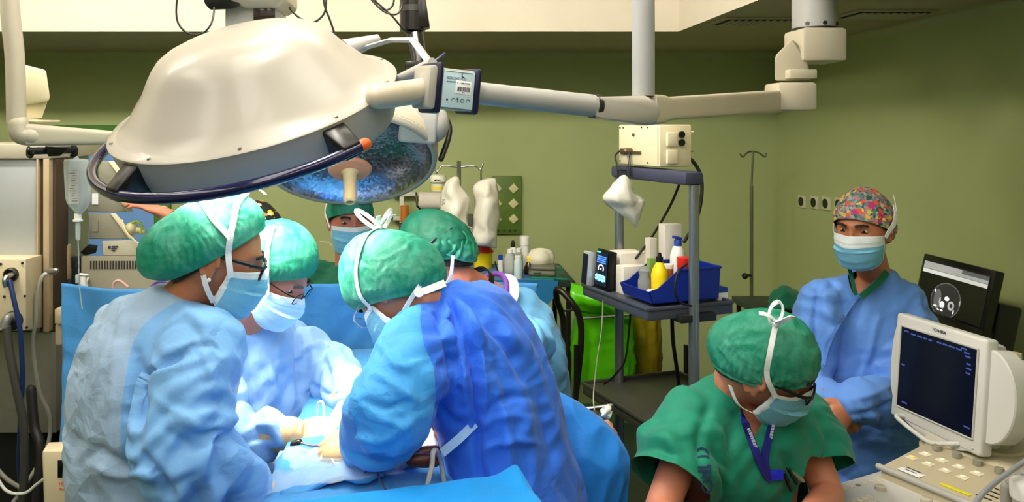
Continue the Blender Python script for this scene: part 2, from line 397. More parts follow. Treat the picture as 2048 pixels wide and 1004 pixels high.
def crumple(me, bones, ex_arm=.05, ex_tor=.03, iters=12, tin=.014, tout=.010, amp_arm=.013, amp_tor=.0105, bend=.012, seed=0.0, big=.008, bigs=7.0, n_amp=.0):
    v0 = getv(me); n0 = getn(me); e = gete(me); n = len(v0)
    ax, kd = bone_field(v0, bones)
    t = (v0*ax).sum(1); pe = v0-t[:, None]*ax
    arm = kd == 1; rs = np.random.RandomState(int(abs(seed)*1000) % 9999); D = rs.normal(size=(4, 3)); D /= np.linalg.norm(D, axis=1)[:, None]
    N = lambda k, s: pn(v0*s+seed*3+k*13.7)
    fa = tri(t*9.5+1.3*N(1, 5)+pe @ D[0]*4)*sstep(N(2, 4), -.35, .25)+.8*tri(t*6-pe @ D[1]*6+1.2*N(3, 4.5))*sstep(N(4, 3.5), -.25, .3)+.5*tri(pe @ D[2]*8+t*4+1.3*N(5, 4))*sstep(N(6, 4), -.2, .3)
    ft = .9*tri(pe @ np.array([4.6, 3.2, 0])+t*1.6+1.2*N(1, 2.6))*sstep(N(2, 2.6), -.3, .3)+.4*tri(t*4.2+pe @ D[1]*4+1.2*N(3, 3))*sstep(N(4, 3), -.15, .35)+.32*tri(t*7-pe @ D[2]*7+1.3*N(5, 4))*sstep(N(6, 3.4), -.1, .35)
    fine = tri(t*15+pe @ D[3]*12+1.6*N(8, 6))*sstep(N(9, 5), 0, .4)+tri(t*11-pe @ D[0]*17+1.6*N(10, 7))*sstep(N(11, 5), 0, .4)
    disp = np.where(arm, fa*amp_arm, ft*amp_tor)+np.where(arm, .0045, .0024)*fine+big*.35*N(7, 3.2)
    disp = smooth(np.repeat(disp[:, None], 3, 1), e, 1, .3)[:, 0]
    v = v0+n0*disp[:, None]
    d0 = v0[e[:, 1]]-v0[e[:, 0]]; L0 = np.linalg.norm(d0, axis=1)+1e-9
    c2 = ((d0/L0[:, None])*ax[e[:, 0]]).sum(1)**2
    ea = kd[e[:, 0]] == 1
    rest = L0*(1+np.where(ea, ex_arm*(.25+.75*c2), ex_tor*(1.0-.7*c2)))
    deg = np.bincount(e.ravel(), minlength=n)[:, None].clip(1)
    to = tout+np.clip(disp, 0, None)[:, None]; ti = tin+np.clip(-disp, 0, None)[:, None]
    for it in range(iters):
        d = v[e[:, 1]]-v[e[:, 0]]; l = np.linalg.norm(d, axis=1)+1e-9
        v = v+scatter(n, e, d*(.5*(l-rest)/l)[:, None])/deg*2.2
        v = v+bend*scatter(n, e, v[e[:, 1]]-v[e[:, 0]])/deg
        u = v-v0; un = (u*n0).sum(1)[:, None]; ut = u-un*n0
        lt = np.linalg.norm(ut, axis=1)[:, None]+1e-9; ut *= np.minimum(1, .018/lt)
        v = v0+n0*np.clip(un, -ti, to)+ut
    setv(me, v); return v0
def px_of(v):
    return np.stack([CX+F*v[:, 0]/v[:, 1], CY-(v[:, 2]-CH)*F/v[:, 1]], 1)
def fold_lines(me, folds):
    """draped creases: each is a run of points on the cloth, a height and a width in metres"""
    v = getv(me); n = getn(me); cam = np.array([0, 0, CH]); q = px_of(v)
    face = ((cam-v)*n).sum(1) > -.05
    tot = np.zeros(len(v))
    for pts, amp, wd in folds:
        pts = np.array([tuple(p) for p in spline([V(a, b, 0) for a, b in pts], 5)])[:, :2]; best = np.full(len(v), 1e9); tt = np.zeros(len(v)); m = len(pts)-1
        for i in range(m):
            a, d = pts[i], pts[i+1]-pts[i]; t = np.clip((q-a) @ d/(d @ d+1e-9), 0, 1)
            dist = np.linalg.norm(q-(a+t[:, None]*d), axis=1); w = dist < best; best[w] = dist[w]; tt[w] = (i+t[w])/m
        dm = best*v[:, 1]/F
        fade = np.sin(np.clip(tt, .04, .96)*PI)**.5
        tot += np.where(face, amp*fade*np.exp(-(dm/wd)**2), 0)
    setv(me, v+n*tot[:, None])
def face_mats(me, fn):
    v = getv(me); out = np.zeros(len(me.polygons), np.int32)
    c = np.empty(len(me.polygons)*3, np.float32); me.polygons.foreach_get('center', c); c = c.reshape(-1, 3).astype(float)
    me.polygons.foreach_set('material_index', fn(c, px_of(c)).astype(np.int32)); me.update()
def cut_open(me, tests, planes=(), axis=None):
    bm = bmesh.new(); bm.from_mesh(me)
    for co, no, rad, S_ in planes:
        fs = []
        for f in bm.faces:
            c = f.calc_center_median(); u = (c-co).dot(no)
            if u > -.04 and (c-co).length < rad:
                da = (c-co-no*u).length; H_, N_ = axis; q = c-H_; dt = (q-N_*q.dot(N_)).length
                if da < dt*.72: fs.append(f)
        es = {e_ for f in fs for e_ in f.edges}; vs = {v_ for f in fs for v_ in f.verts}
        bmesh.ops.bisect_plane(bm, geom=list(fs)+list(es)+list(vs), dist=1e-5, plane_co=co, plane_no=no, clear_outer=True)
    if tests:
        dead = [f for f in bm.faces if any(t(f.calc_center_median(), f.normal) for t in tests)]
        bmesh.ops.delete(bm, geom=dead, context='FACES')
        for _ in range(10):
            bv = [v_ for v_ in bm.verts if v_.is_boundary]; new = {}
            for v_ in bv:
                nb = [e_.other_vert(v_) for e_ in v_.link_edges if e_.is_boundary]
                if nb: new[v_] = v_.co*.5+sum((q.co for q in nb), Vector())/len(nb)*.5
            for v_, c in new.items(): v_.co = c
    bmesh.ops.delete(bm, geom=[v_ for v_ in bm.verts if not v_.link_faces], context='VERTS')
    bm.to_mesh(me); bm.free()

class Person: pass
def person(label, head, fwd, neck, hip, side, arms, up=(0, 0, 1), mid=None, side_hip=None, skin=SKIN_A, wid=1.0, dep=1.0, hem=.42, garment='gown',
           gmats=None, gfun=None, sleeve=(.078, .074, .062), short=False, folds=(), voxel=.0066, bvoxel=.0046, legs=True, crum={}, hair=HAIR,
           hair_ax=30, hair_max=98, neck_r=(.054, .062), gloves=(), tab=TORSO, trap=.062, hem_ab=(.25, .22), group=None, eye_dir=(0, 1, -.26), extra=None, cut_top=None, fit=(.82, .80, .026)):
    p = Person(); head = Vector(head); neck = Vector(neck); hip = Vector(hip)
    side = Vector(side).normalized(); sh = Vector(side_hip or side).normalized()
    M = Matrix.Translation(head) @ frame(fwd, up).to_4x4(); p.M = M
    root = thing('person', label, 'person', V(hip.x, hip.y, 0), group); p.root = root
    b = MB(); head_into(b, M)
    b.tube([M @ V(0, -.018, -.02), M @ V(0, -.022, -.085), neck, neck-V(0, 0, .07)], [.062, neck_r[0], neck_r[1], .08], 20)
    C = torso_into(b, hip, mid, neck, sh, side, wid*fit[0], dep*fit[1], fit[2], tab=tab)
    if legs:
        for s in (-1, 1):
            h = hip+sh*s*.09; k = V(h.x, h.y, .48)+sh*s*.01; a = V(h.x, h.y, .09)
            ff = V(-sh.y, sh.x, 0)
            b.tube([h, k, a], [.085, .056, .040], 14); b.tube([a-ff*.05-V(0, 0, .045), a+ff*.05-V(0, 0, .05), a+ff*.15-V(0, 0, .06)], [.042, .045, .032], 12, round_ends=True)
    g = MB(); bones = [(tuple(hip-V(0, 0, .5)), tuple(hip), 0), (tuple(hip), tuple(C(.5)), 0), (tuple(C(.5)), tuple(neck), 0)]
    torso_into(g, hip, mid, neck, sh, side, wid, dep, 0, hem=hem, tab=tab, hem_ab=hem_ab)
    cuts = []; planes = []
    for s, A in arms.items():
        S, E, W = Vector(A['s']), Vector(A['e']), Vector(A['w'])
        hd = Vector(A.get('d') or (W-E)).normalized(); r = A.get('r', sleeve)
        b.tube([S, E, W], [.044, .037, .027], 14, round_ends=True)
        if A.get('hand', True):
            hand_into(b, W, hd, A.get('back', (0, 0, 1)), s == 'R', A.get('curl', .5), 0 if s not in gloves else -.001, A.get('sc', 1.0), A.get('spread', 0), A.get('thumb', .6))
        g.tube([neck-V(0, 0, A.get('drop', .05)), S], [trap, r[0]], 18)
        if short:
            k = A.get('short', short); Ee = S.lerp(E, k); g.tube([S, S.lerp(Ee, .5), Ee, Ee+(E-S).normalized()*.03], [r[0], r[1], r[2], r[2]*1.02], 24)
            g.ball(S, r[0], segs=20, rings=14)
            dd = (E-S).normalized(); planes.append((Ee, dd, .17, S))
            bones += [(tuple(S), tuple(Ee), 1)]
        else:
            sw = E.lerp(W, A.get('cuff', .92))
            q = spline([S, E, sw], 6); m = len(q)-1
            rr = [np.interp(i/m, [0, .25, .5, .75, 1], [r[0], (r[0]+r[1])/2, r[1], (r[1]+r[2])/2, r[2]]) for i in range(m+1)]
            g.tube(q, rr, 24, round_ends=True)
            bones += [(tuple(S), tuple(E), 1), (tuple(E), tuple(sw), 1)]
    if extra: extra(g, p)
    bm_ = remesh(b, bvoxel); v = getv(bm_); e = gete(bm_); v = smooth(v, e, 2, .4); setv(bm_, v)
    p.body = link('body', bm_, skin, root, 180)
    gm = remesh(g, voxel); v = getv(gm); e = gete(gm); v = smooth(v, e, 10, .5); setv(gm, v)
    if cut_top: cuts.append(cut_top(p))
    cr = dict(seed=hip.x*3.1+hip.y); cr.update(crum)
    crumple(gm, bones, **cr)
    if folds: fold_lines(gm, folds)
    if cuts or planes: cut_open(gm, cuts, planes, (hip, (neck-hip).normalized()))
    if gfun:
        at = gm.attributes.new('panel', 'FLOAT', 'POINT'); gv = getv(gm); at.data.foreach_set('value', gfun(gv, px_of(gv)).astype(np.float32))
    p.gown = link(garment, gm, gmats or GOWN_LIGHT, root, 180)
    if hair: p.hair = cap(p, 'hair', hair, tilt=hair_ax, amax=hair_max, base=.003, puff=0, pleat=0, rough=.0012, flare=0)
    for s in (-1, 1):
        ball = MB(); c = M @ V(s*.031, .0705, .010); gz = (M.to_3x3() @ Vector(eye_dir)).normalized(); A3 = axis_frame(gz)
        ball.ball(c, .0125, A3, 20, 20)
        for i in range(len(ball.f)):
            cc = sum((ball.v[j] for j in ball.f[i]), Vector())/len(ball.f[i])
            if (cc-c).normalized().dot(gz) > .79: ball.m[i] = 1
        ball.build('eye', [EYEW, IRIS], root, 180)
        br = MB(); br.ribbon([M @ V(s*x, y, z) for x, y, z in ((.014, .0985, .029), (.026, .0985, .034), (.038, .093, .0345), (.048, .084, .029))], (M.to_3x3() @ V(0, 1, .2)), .008, .003)
        br.build('eyebrow', hair or HAIR, root)
        la = MB(); la.tube([M @ V(s*x, y, z) for x, y, z in ((.019, .0795, .0065), (.026, .0845, .0068), (.034, .0842, .0062), (.043, .078, .0055))], .0014, 6); la.build('eyelash', HAIR, root)
    for s in gloves:
        A = arms[s]; E, W = Vector(A['e']), Vector(A['w']); hd = Vector(A.get('d') or (W-E)).normalized()
        m = MB(); hand_into(m, W, hd, A.get('back', (0, 0, 1)), s == 'R', A.get('curl', .5), .0016, A.get('sc', 1.0), A.get('spread', 0), A.get('thumb', .6))
        cl = A.get('glove', .09); c0 = W-(W-E).normalized()*cl
        m.tube([c0, W.lerp(c0, .5), W, W+hd*.02], [A.get('gr', .047), .042, .036, .03], 20)
        gl = remesh(m, .0032); v = getv(gl); ee = gete(gl); nn = getn(gl)
        v = smooth(v, ee, 2, .4); u = (v-np.array(W)) @ np.array(hd)
        v = v+nn*(.0022*ridge(np.stack([u*55, v[:, 0]*9, v[:, 2]*9], 1))*np.clip((.035-u)/.04, 0, 1))[:, None]
        setv(gl, v); link('glove', gl, GLOVE, root, 180)
    return p
# ---- headwear
def cap_R(d, amax, tilt, base, puff, bumps):
    """outer radius of a cap over direction d (head frame)"""
    d = np.asarray(d, float); d = d/np.linalg.norm(d, axis=-1, keepdims=True); t = math.radians(tilt)
    a = np.arccos(np.clip(d @ np.array([0, -math.sin(t), math.cos(t)]), -1, 1))/math.radians(amax)
    g = (.62+.38*np.sin(PI*np.clip(a, 0, 1)))*(1-np.clip((a-.80)/.2, 0, 1)**2)
    r = R_head(d)+base+puff*g
    for bd, amp, sg in bumps:
        bd = np.array(bd, float); bd /= np.linalg.norm(bd); ang = np.arccos(np.clip(d @ bd, -1, 1))
        r = r+amp*np.exp(-(ang/sg)**2)*(1-np.clip((a-.86)/.14, 0, 1)**2)
    return r, a
def cap(p, name, m, tilt=25, amax=92, base=.007, puff=.022, bumps=(), pleat=.003, npl=40, rough=.0035, flare=.004, seed=0.0, nu=150, nv=64, parent=None, roll=0.0, fn=None):
    t = math.radians(tilt); ax = np.array([math.sin(roll), -math.sin(t), math.cos(t)]); ax /= np.linalg.norm(ax); e1 = np.array([1., 0, 0])-ax*ax[0]; e1 /= np.linalg.norm(e1); e2 = np.cross(ax, e1)
    al = np.linspace(.01, 1.0, nv)*math.radians(amax); ph = np.arange(nu)*2*PI/nu
    A, H = np.meshgrid(al, ph, indexing='ij')
    d = (np.cos(A)[..., None]*ax+np.sin(A)[..., None]*(np.cos(H)[..., None]*e1+np.sin(H)[..., None]*e2)).reshape(-1, 3)
    r, a = cap_R(d, amax, tilt, base, puff, bumps); a = (A/math.radians(amax)).ravel(); h = H.ravel()
    jit = pn(d*3+seed)*1.6
    w = np.clip((a-.35)/.5, 0, 1)*(1-np.clip((a-.93)/.07, 0, 1)*.5)
    r = r+pleat*w*np.sin(npl*h+4*jit)*(.6+.6*pn(d*2.2+seed+5))
    wp = np.stack([pn(d*2+seed+k*7) for k in range(3)], 1)
    r = r+rough*.55*(ridge(d*2.0+wp*.6+seed)*1.3+.35*ridge(d*6+wp*1.2+seed))*(1-np.clip((a-.9)/.1, 0, 1))
    r = r+flare*np.exp(-((a-.985)/.02)**2)
    pt = d*r[:, None]; pts = pt.reshape(nv, nu, 3)
    mb = MB(); mb.loft([[p.M @ Vector(q) for q in row] for row in pts], True, False)
    top = p.M @ Vector(pts[0].mean(0)); i = len(mb.v); mb.v.append(top)
    for j in range(nu): mb.f.append((i, (j+1) % nu, j)); mb.m.append(0)
    p.capR = (amax, tilt, base, puff, bumps)
    o = mb.build(name, m, parent or p.root, 180)
    return o
def on_cap(p, q, off=.004):
    q = np.array(q, float); L = np.linalg.norm(q); r, _ = cap_R(q[None], *p.capR); r = r[0]
    return p.M @ Vector(q/L*max(L, r+off))
def strap(p, pts, width=.011, m=None, parent=None, name='strap', snap=True, off=.005, n=7, th=.0015):
    q = spline([V(*a) for a in pts], n)
    w = [on_cap(p, a, off) if snap else p.M @ a for a in q]
    nr = [(x-p.M.translation).normalized() for x in w]
    mb = MB(); mb.ribbon(w, nr, width, th); return mb.build(name, m or WHITE_TIE, parent or p.root)
def bow(p, at, dirs, m=None, parent=None, width=.010):
    """a tied bow: two loops and two tails leaving one knot, head frame"""
    c = on_cap(p, at, .008); R = p.M.to_3x3(); nrm = (c-p.M.translation).normalized()
    mb = MB(); mb.ball(c, .008)
    for dv, ln, loop in dirs:
        dv = (R @ Vector(dv)).normalized(); sd = dv.cross(nrm).normalized()
        if loop:
            pts = [c+dv*ln*(.5-.5*math.cos(t))+nrm*(.016*math.sin(t)+.012*(1-math.cos(t)))+sd*.012*math.sin(t) for t in [2*PI*k/16 for k in range(17)]]
        else:
            pts = [c+dv*ln*t+nrm*(.01*math.sin(t*PI)) for t in [k/8 for k in range(9)]]
        mb.ribbon(pts, sd.cross(dv) if not loop else sd, width, .0016)
    return mb.build('tie_bow', m or WHITE_TIE, parent or p.root)
def face_mask(p, white=.10, low=.0, straps=True, mats=None, wide=1.0):
    mb = MB(); nr_, nc = 30, 33; g = []
    for i in range(nr_+1):
        v = i/nr_; row = []
        yc = np.interp(v, [0, .22, .34, .5, .68, .85, 1], [.114, .128, .135, .132, .125, .114, .082])
        zc = np.interp(v, [0, .22, .34, .5, .68, .85, 1], [.000, -.020, -.032, -.056, -.083, -.112, -.126])-low
        xs = np.interp(v, [0, .5, 1], [.0765, .0755, .066])*wide; ys = np.interp(v, [0, 1], [.036, .026]); zs = np.interp(v, [0, 1], [-.012, -.088])-low
        for j in range(nc+1):
            u = j/nc*2-1; th = u*PI/2; c = math.cos(th)
            bul = (.84*c**.9+.16*math.exp(-(u/.26)**2)*c) if v < .45 else c**.85
            pl = .0028*((v*4.2) % 1.0)*min(1, (1-abs(u))*7)
            q = V(xs*math.sin(th)*1.0, ys+(yc-ys)*bul+pl, zs+(zc-zs)*c**.7)
            q = q+V(0, .0018*pn(np.array([[u*5, v*6, p.M.translation.x*9]]))[0], 0)
            row.append(p.M @ q)
        g.append(row)
    mb.grid(g)
    k = 0
    for i in range(nr_):
        for j in range(nc):
            if i/nr_ < white or i/nr_ > .95 or j < 1 or j >= nc-1: mb.m[k] = 1
            k += 1
    o = mb.build('face_mask', mats or [MASK_BLUE, MASK_WHITE], p.root, 60)
    md = o.modifiers.new('s', 'SOLIDIFY'); md.thickness = .0015
    p.mask = o; return o
def spectacles(p, m, w=.050, h=.034, th=.0022, z=.008, y=.108, thick_temple=.0035, name='eyeglasses', rimless=False):
    R = p.M; mb = MB()
    for s in (-1, 1):
        loop = []
        for k in range(29):
            t = 2*PI*k/28; cx, sx = math.cos(t), math.sin(t)
            loop.append(R @ V(s*(.034+w/2*math.copysign(abs(cx)**.6, cx)), y-.006*abs(.034+w/2*cx*1.0)/.06, z+h/2*math.copysign(abs(sx)**.6, sx)))
        mb.tube(loop, th, 8)
        ts = [R @ V(s*a, b, c) for a, b, c in ((.059, y-.006, z+h*.3), (.074, y-.03, z+h*.32), (.082, .03, z+h*.30), (.0835, -.005, z+h*.22), (.080, -.03, z-.012))]
        mb.tube(spline(ts, 5), thick_temple, 8, round_ends=True)
    mb.tube([R @ V(-.010, y-.001, z+.004), R @ V(0, y+.003, z+.007), R @ V(.010, y-.001, z+.004)], th, 8)
    o = mb.build(name, m, p.root, 60)
    for s in (-1, 1):
        l = MB(); l.prism([R @ V(s*(.034+(w/2)*.97*math.copysign(abs(math.cos(t))**.6, math.cos(t))), y-.006*abs(.034+w/2*math.cos(t))/.06, z+h/2*.97*math.copysign(abs(math.sin(t))**.6, math.sin(t))) for t in [2*PI*k/28 for k in range(28)]], R.to_3x3() @ V(0, .0012, 0))
        l.build('lens', lens_mat(), o)
    return o
# ------------------------------------------------------------------ camera, room, light
cam = bpy.data.objects.new('camera', bpy.data.cameras.new('camera')); COL.objects.link(cam); SC.camera = cam
cam.location = (0, 0, CH); cam.rotation_euler = (PI/2, 0, 0)
cam.data.sensor_width = 36; cam.data.lens = F/2048*36; cam.data.shift_x = (1024-CX)/2048; cam.data.shift_y = (CY-502)/2048; cam.data.clip_start = .05
SC.view_settings.view_transform = 'Standard'; SC.view_settings.look = 'None'; SC.view_settings.gamma = 1; SC.view_settings.exposure = 0.6
w = bpy.data.worlds.new('world'); SC.world = w; w.use_nodes = True
w.node_tree.nodes['Background'].inputs[0].default_value = (.55, .6, .65, 1); w.node_tree.nodes['Background'].inputs[1].default_value = .02

YB, XR, XL, YF, HS, HR = 5.0, 2.21, -3.2, -2.6, 2.384, 3.20
RX0, RX1, RY0, RY1 = -2.6, 1.228, -2.0, 3.91
WALL = mat('wall_paint_green', (170, 181, 124), rough=.6, var=.03, vscale=2.5, bump=.06, bscale=40)
CEIL = mat('ceiling_paint', (176, 164, 132), rough=.8, var=.03, vscale=3)
RECESS = mat('recess_paint', (212, 204, 186), rough=.8, var=.02)
FLOORM = mat('floor_linoleum', (58, 70, 58), rough=.35, var=.12, vscale=30)
DOORFR = mat('door_frame_green', (74, 122, 52), rough=.5, var=.04)
DOORP = mat('door_panel_blue', (110, 156, 220), rough=.5, var=.03)
def plane_box(name, a, b, m): 
    mb = MB(); a, b = Vector(a), Vector(b); mb.box((a+b)/2, [abs(x) for x in (b-a)]); return struct(mb.build(name, m))
plane_box('floor', (XL, YF, -.1), (XR, YB, 0), FLOORM)
plane_box('wall_back', (XL-.1, YB, 0), (XR+.1, YB+.1, 3.3), WALL)
plane_box('wall_right', (XR, YF, 0), (XR+.1, YB, 3.3), WALL)
plane_box('wall_left', (XL-.1, YF, 0), (XL, YB, 3.3), WALL)
plane_box('wall_front', (XL-.1, YF-.1, 0), (XR+.1, YF, 3.3), WALL)
mb = MB()
for a, b in (((XL, RY1, HS), (XR, YB, 3.3)), ((RX1, YF, HS), (XR, RY1, 3.3)), ((XL, YF, HS), (RX0, RY1, 3.3)), ((RX0, YF, HS), (RX1, RY0, 3.3))):
    a, b = Vector(a), Vector(b); mb.box((a+b)/2, [abs(x) for x in (b-a)])
for i in range(len(mb.f)):
    vs = [mb.v[j] for j in mb.f[i]]
    if not all(abs(v.z-HS) < .001 for v in vs): mb.m[i] = 1
struct(mb.build('ceiling', [CEIL, RECESS]))
plane_box('ceiling_recess', (RX0-.1, RY0-.1, HR), (RX1+.1, RY1+.1, HR+.1), RECESS)
# small cove moulding along the top of the walls
COVE = mat('cove_trim_paint', (176, 178, 132), rough=.7, var=.03)
def cove(name, a, b, inn):
    a, b, inn = Vector(a), Vector(b), Vector(inn); q = []
    for t in range(7):
        an = t/6*PI/2; q.append(inn*.035*(1-math.sin(an))+V(0, 0, -.035*(1-math.cos(an))))
    prof = [V(0, 0, 0)]+q
    mb = MB(); mb.loft([[a+p for p in prof], [b+p for p in prof]], True, True); return struct(mb.build(name, COVE))
cove('trim_1', (XL, YB, HS), (XR, YB, HS), (0, -1, 0)); cove('trim_2', (XR, YF, HS), (XR, YB, HS), (-1, 0, 0))
# base of the walls
for nm, a, b in (('baseboard_back', (XL, YB-.015, 0), (XR, YB, .12)), ('baseboard_right', (XR-.015, YF, 0), (XR, YB, .12))):
    plane_box(nm, a, b, mat('baseboard_vinyl', (92, 140, 92), rough=.4))
# door in the far wall: pale blue leaf in a green frame
mb = MB(); zl = P(0, 290, YB).z; dx0, dx1 = P(146, 0, YB).x, P(312, 0, YB).x; zt = P(0, 250, YB).z
mb.box(((dx0+dx1)/2, YB-.012, (zt+zl)/2), (dx1-dx0+.5, .05, zt-zl)); mb.box((dx0-.07, YB-.012, zl/2), (.14, .05, zl)); mb.box((dx1+.05, YB-.012, zl/2), (.10, .05, zl))
d_fr = struct(mb.build('door_1', DOORFR))
mb = MB(); mb.box(((dx0+dx1)/2, YB-.008, zl/2), (dx1-dx0, .03, zl), bev=.004); mb.build('door_panel', DOORP, d_fr)
mb = MB(); c = V(dx1-.06, YB-.05, 1.02); mb.cyl(c+V(0, .04, 0), c, .009); mb.tube([c, c-V(.1, 0, 0)], .009, 10, round_ends=True); mb.box(c+V(0, .03, -.05), (.04, .006, .18), bev=.003); mb.build('door_handle', METAL, d_fr)
# grilles in the lowered ceiling
def grille(c, sx, sy, label):
    t = thing('ceiling_vent', label, 'vent', c)
    mb = MB(); c = Vector(c); mb.box(c-V(0, 0, .004), (sx, sy, .008), bev=.003); mb.build('frame', CEIL, t)
    dk = mat('vent_dark', (40, 42, 34), rough=.8); mb = MB(); mb.box(c-V(0, 0, .0095), (sx-.05, sy-.05, .004)); mb.build('vent_opening', dk, t)
    n = int(sx/.035)
    mb = MB()
    for i in range(n): mb.box(c+V(-sx/2+.03+(sx-.06)*(i+.5)/n, 0, -.013), (.012, sy-.05, .003), Matrix.Rotation(.5, 3, 'Y'))
    mb.build('slats', CEIL, t)
grille(V(1.44, 3.50, HS), .34, .22, 'pale slotted air vent in the lowered ceiling left of the ceiling column')
grille(V(1.90, 3.28, HS), .34, .22, 'pale slotted air vent in the lowered ceiling beside the right wall')
# lit panels in the roof of the recess (out of the frame)
PANEL = mat('light_diffuser', (255, 244, 224), emit=3.7, emit_rgb=(255, 248, 236), rough=.6, var=.01)
ALU = mat('aluminium_frame', (200, 200, 196), rough=.4, metal=.6)
lp = None
for i, x in enumerate((-1.75, -.55, .55)):
    for j, y in enumerate((-1.3, -.05, 1.2)):
        t = thing('ceiling_light', 'long fluorescent panel in the roof of the ceiling recess', 'ceiling light', (x, y, HR), 'light panels in the ceiling recess')
        mb = MB(); mb.box((x, y, HR-.02), (.62, 1.22, .04), bev=.005); mb.build('frame', ALU, t)
        mb = MB(); mb.box((x, y, HR-.042), (.56, 1.16, .006)); mb.build('diffuser', PANEL, t)

# unseen battens added high in the recess to brighten walls and recess faces
TUBE = mat('fill_batten_tube', (255, 240, 214), emit=66.0, emit_rgb=(255, 247, 232), rough=.6, var=.01)
def batten(label, a, b, out):
    a, b, out = Vector(a), Vector(b), Vector(out).normalized(); d = (b-a).normalized(); n = (out*.86+V(0, 0, -.5)).normalized(); w_ = d.cross(n)
    t = thing('ceiling_light', label, 'ceiling light', (a+b)/2, 'added battens in the ceiling recess')
    R_ = Matrix((d, w_, n)).transposed(); c = (a+b)/2
    mb = MB(); mb.box(c-n*.03, ((b-a).length, .16, .05), R_, bev=.008)
    for p in (a.lerp(b, .1), a.lerp(b, .9)): mb.cyl(p-n*.03, V(p.x, p.y, HR), .006, segs=8)
    mb.build('housing', ALU, t)
    mb = MB(); mb.box(c+n*.002, ((b-a).length-.04, .13, .012), R_, bev=.004); mb.build('fill_tube', TUBE, t)
for x in (-1.75, -.25): batten('added unseen batten in the ceiling recess turned to the far wall', (x-.5, 2.25, 3.02), (x+.5, 2.25, 3.02), (0, 1, 0))
for y in (1.6,): batten('added unseen batten in the ceiling recess turned to the right wall', (-.35, y-.25, 3.02), (-.35, y+.25, 3.02), (1, 0, 0))
# ------------------------------------------------------------------ the team
PURPLE = mat('purple_binding', (120, 70, 170), rough=.7)
def collar(p, pts, r=.006, m=PURPLE, name='neck_binding', width=None):
    mb = MB()
    q = spline(pts, 6); mb.tube(q, r, 8, round_ends=True); return mb.build(name, m, p.root, 180)
def ring_pts(c, n, r1, r2, side, a0=0, a1=2*PI, k=14):
    n = Vector(n).normalized(); s = Vector(side); s = (s-n*s.dot(n)).normalized(); f = n.cross(s); c = Vector(c)
    return [c+s*r1*math.cos(a0+(a1-a0)*i/k)+f*r2*math.sin(a0+(a1-a0)*i/k) for i in range(k+1)]
def rdir(fw): return (fw[1], -fw[0], 0)

def seg_dist(v, pts):
    best = np.full(len(v), 9.0)
    for a, b in zip(pts[:-1], pts[1:]):
        a, b = np.array(a), np.array(b); d = b-a; t = np.clip((v-a) @ d/d.dot(d), 0, 1); best = np.minimum(best, np.linalg.norm(v-(a+t[:, None]*d), axis=1))
    return best
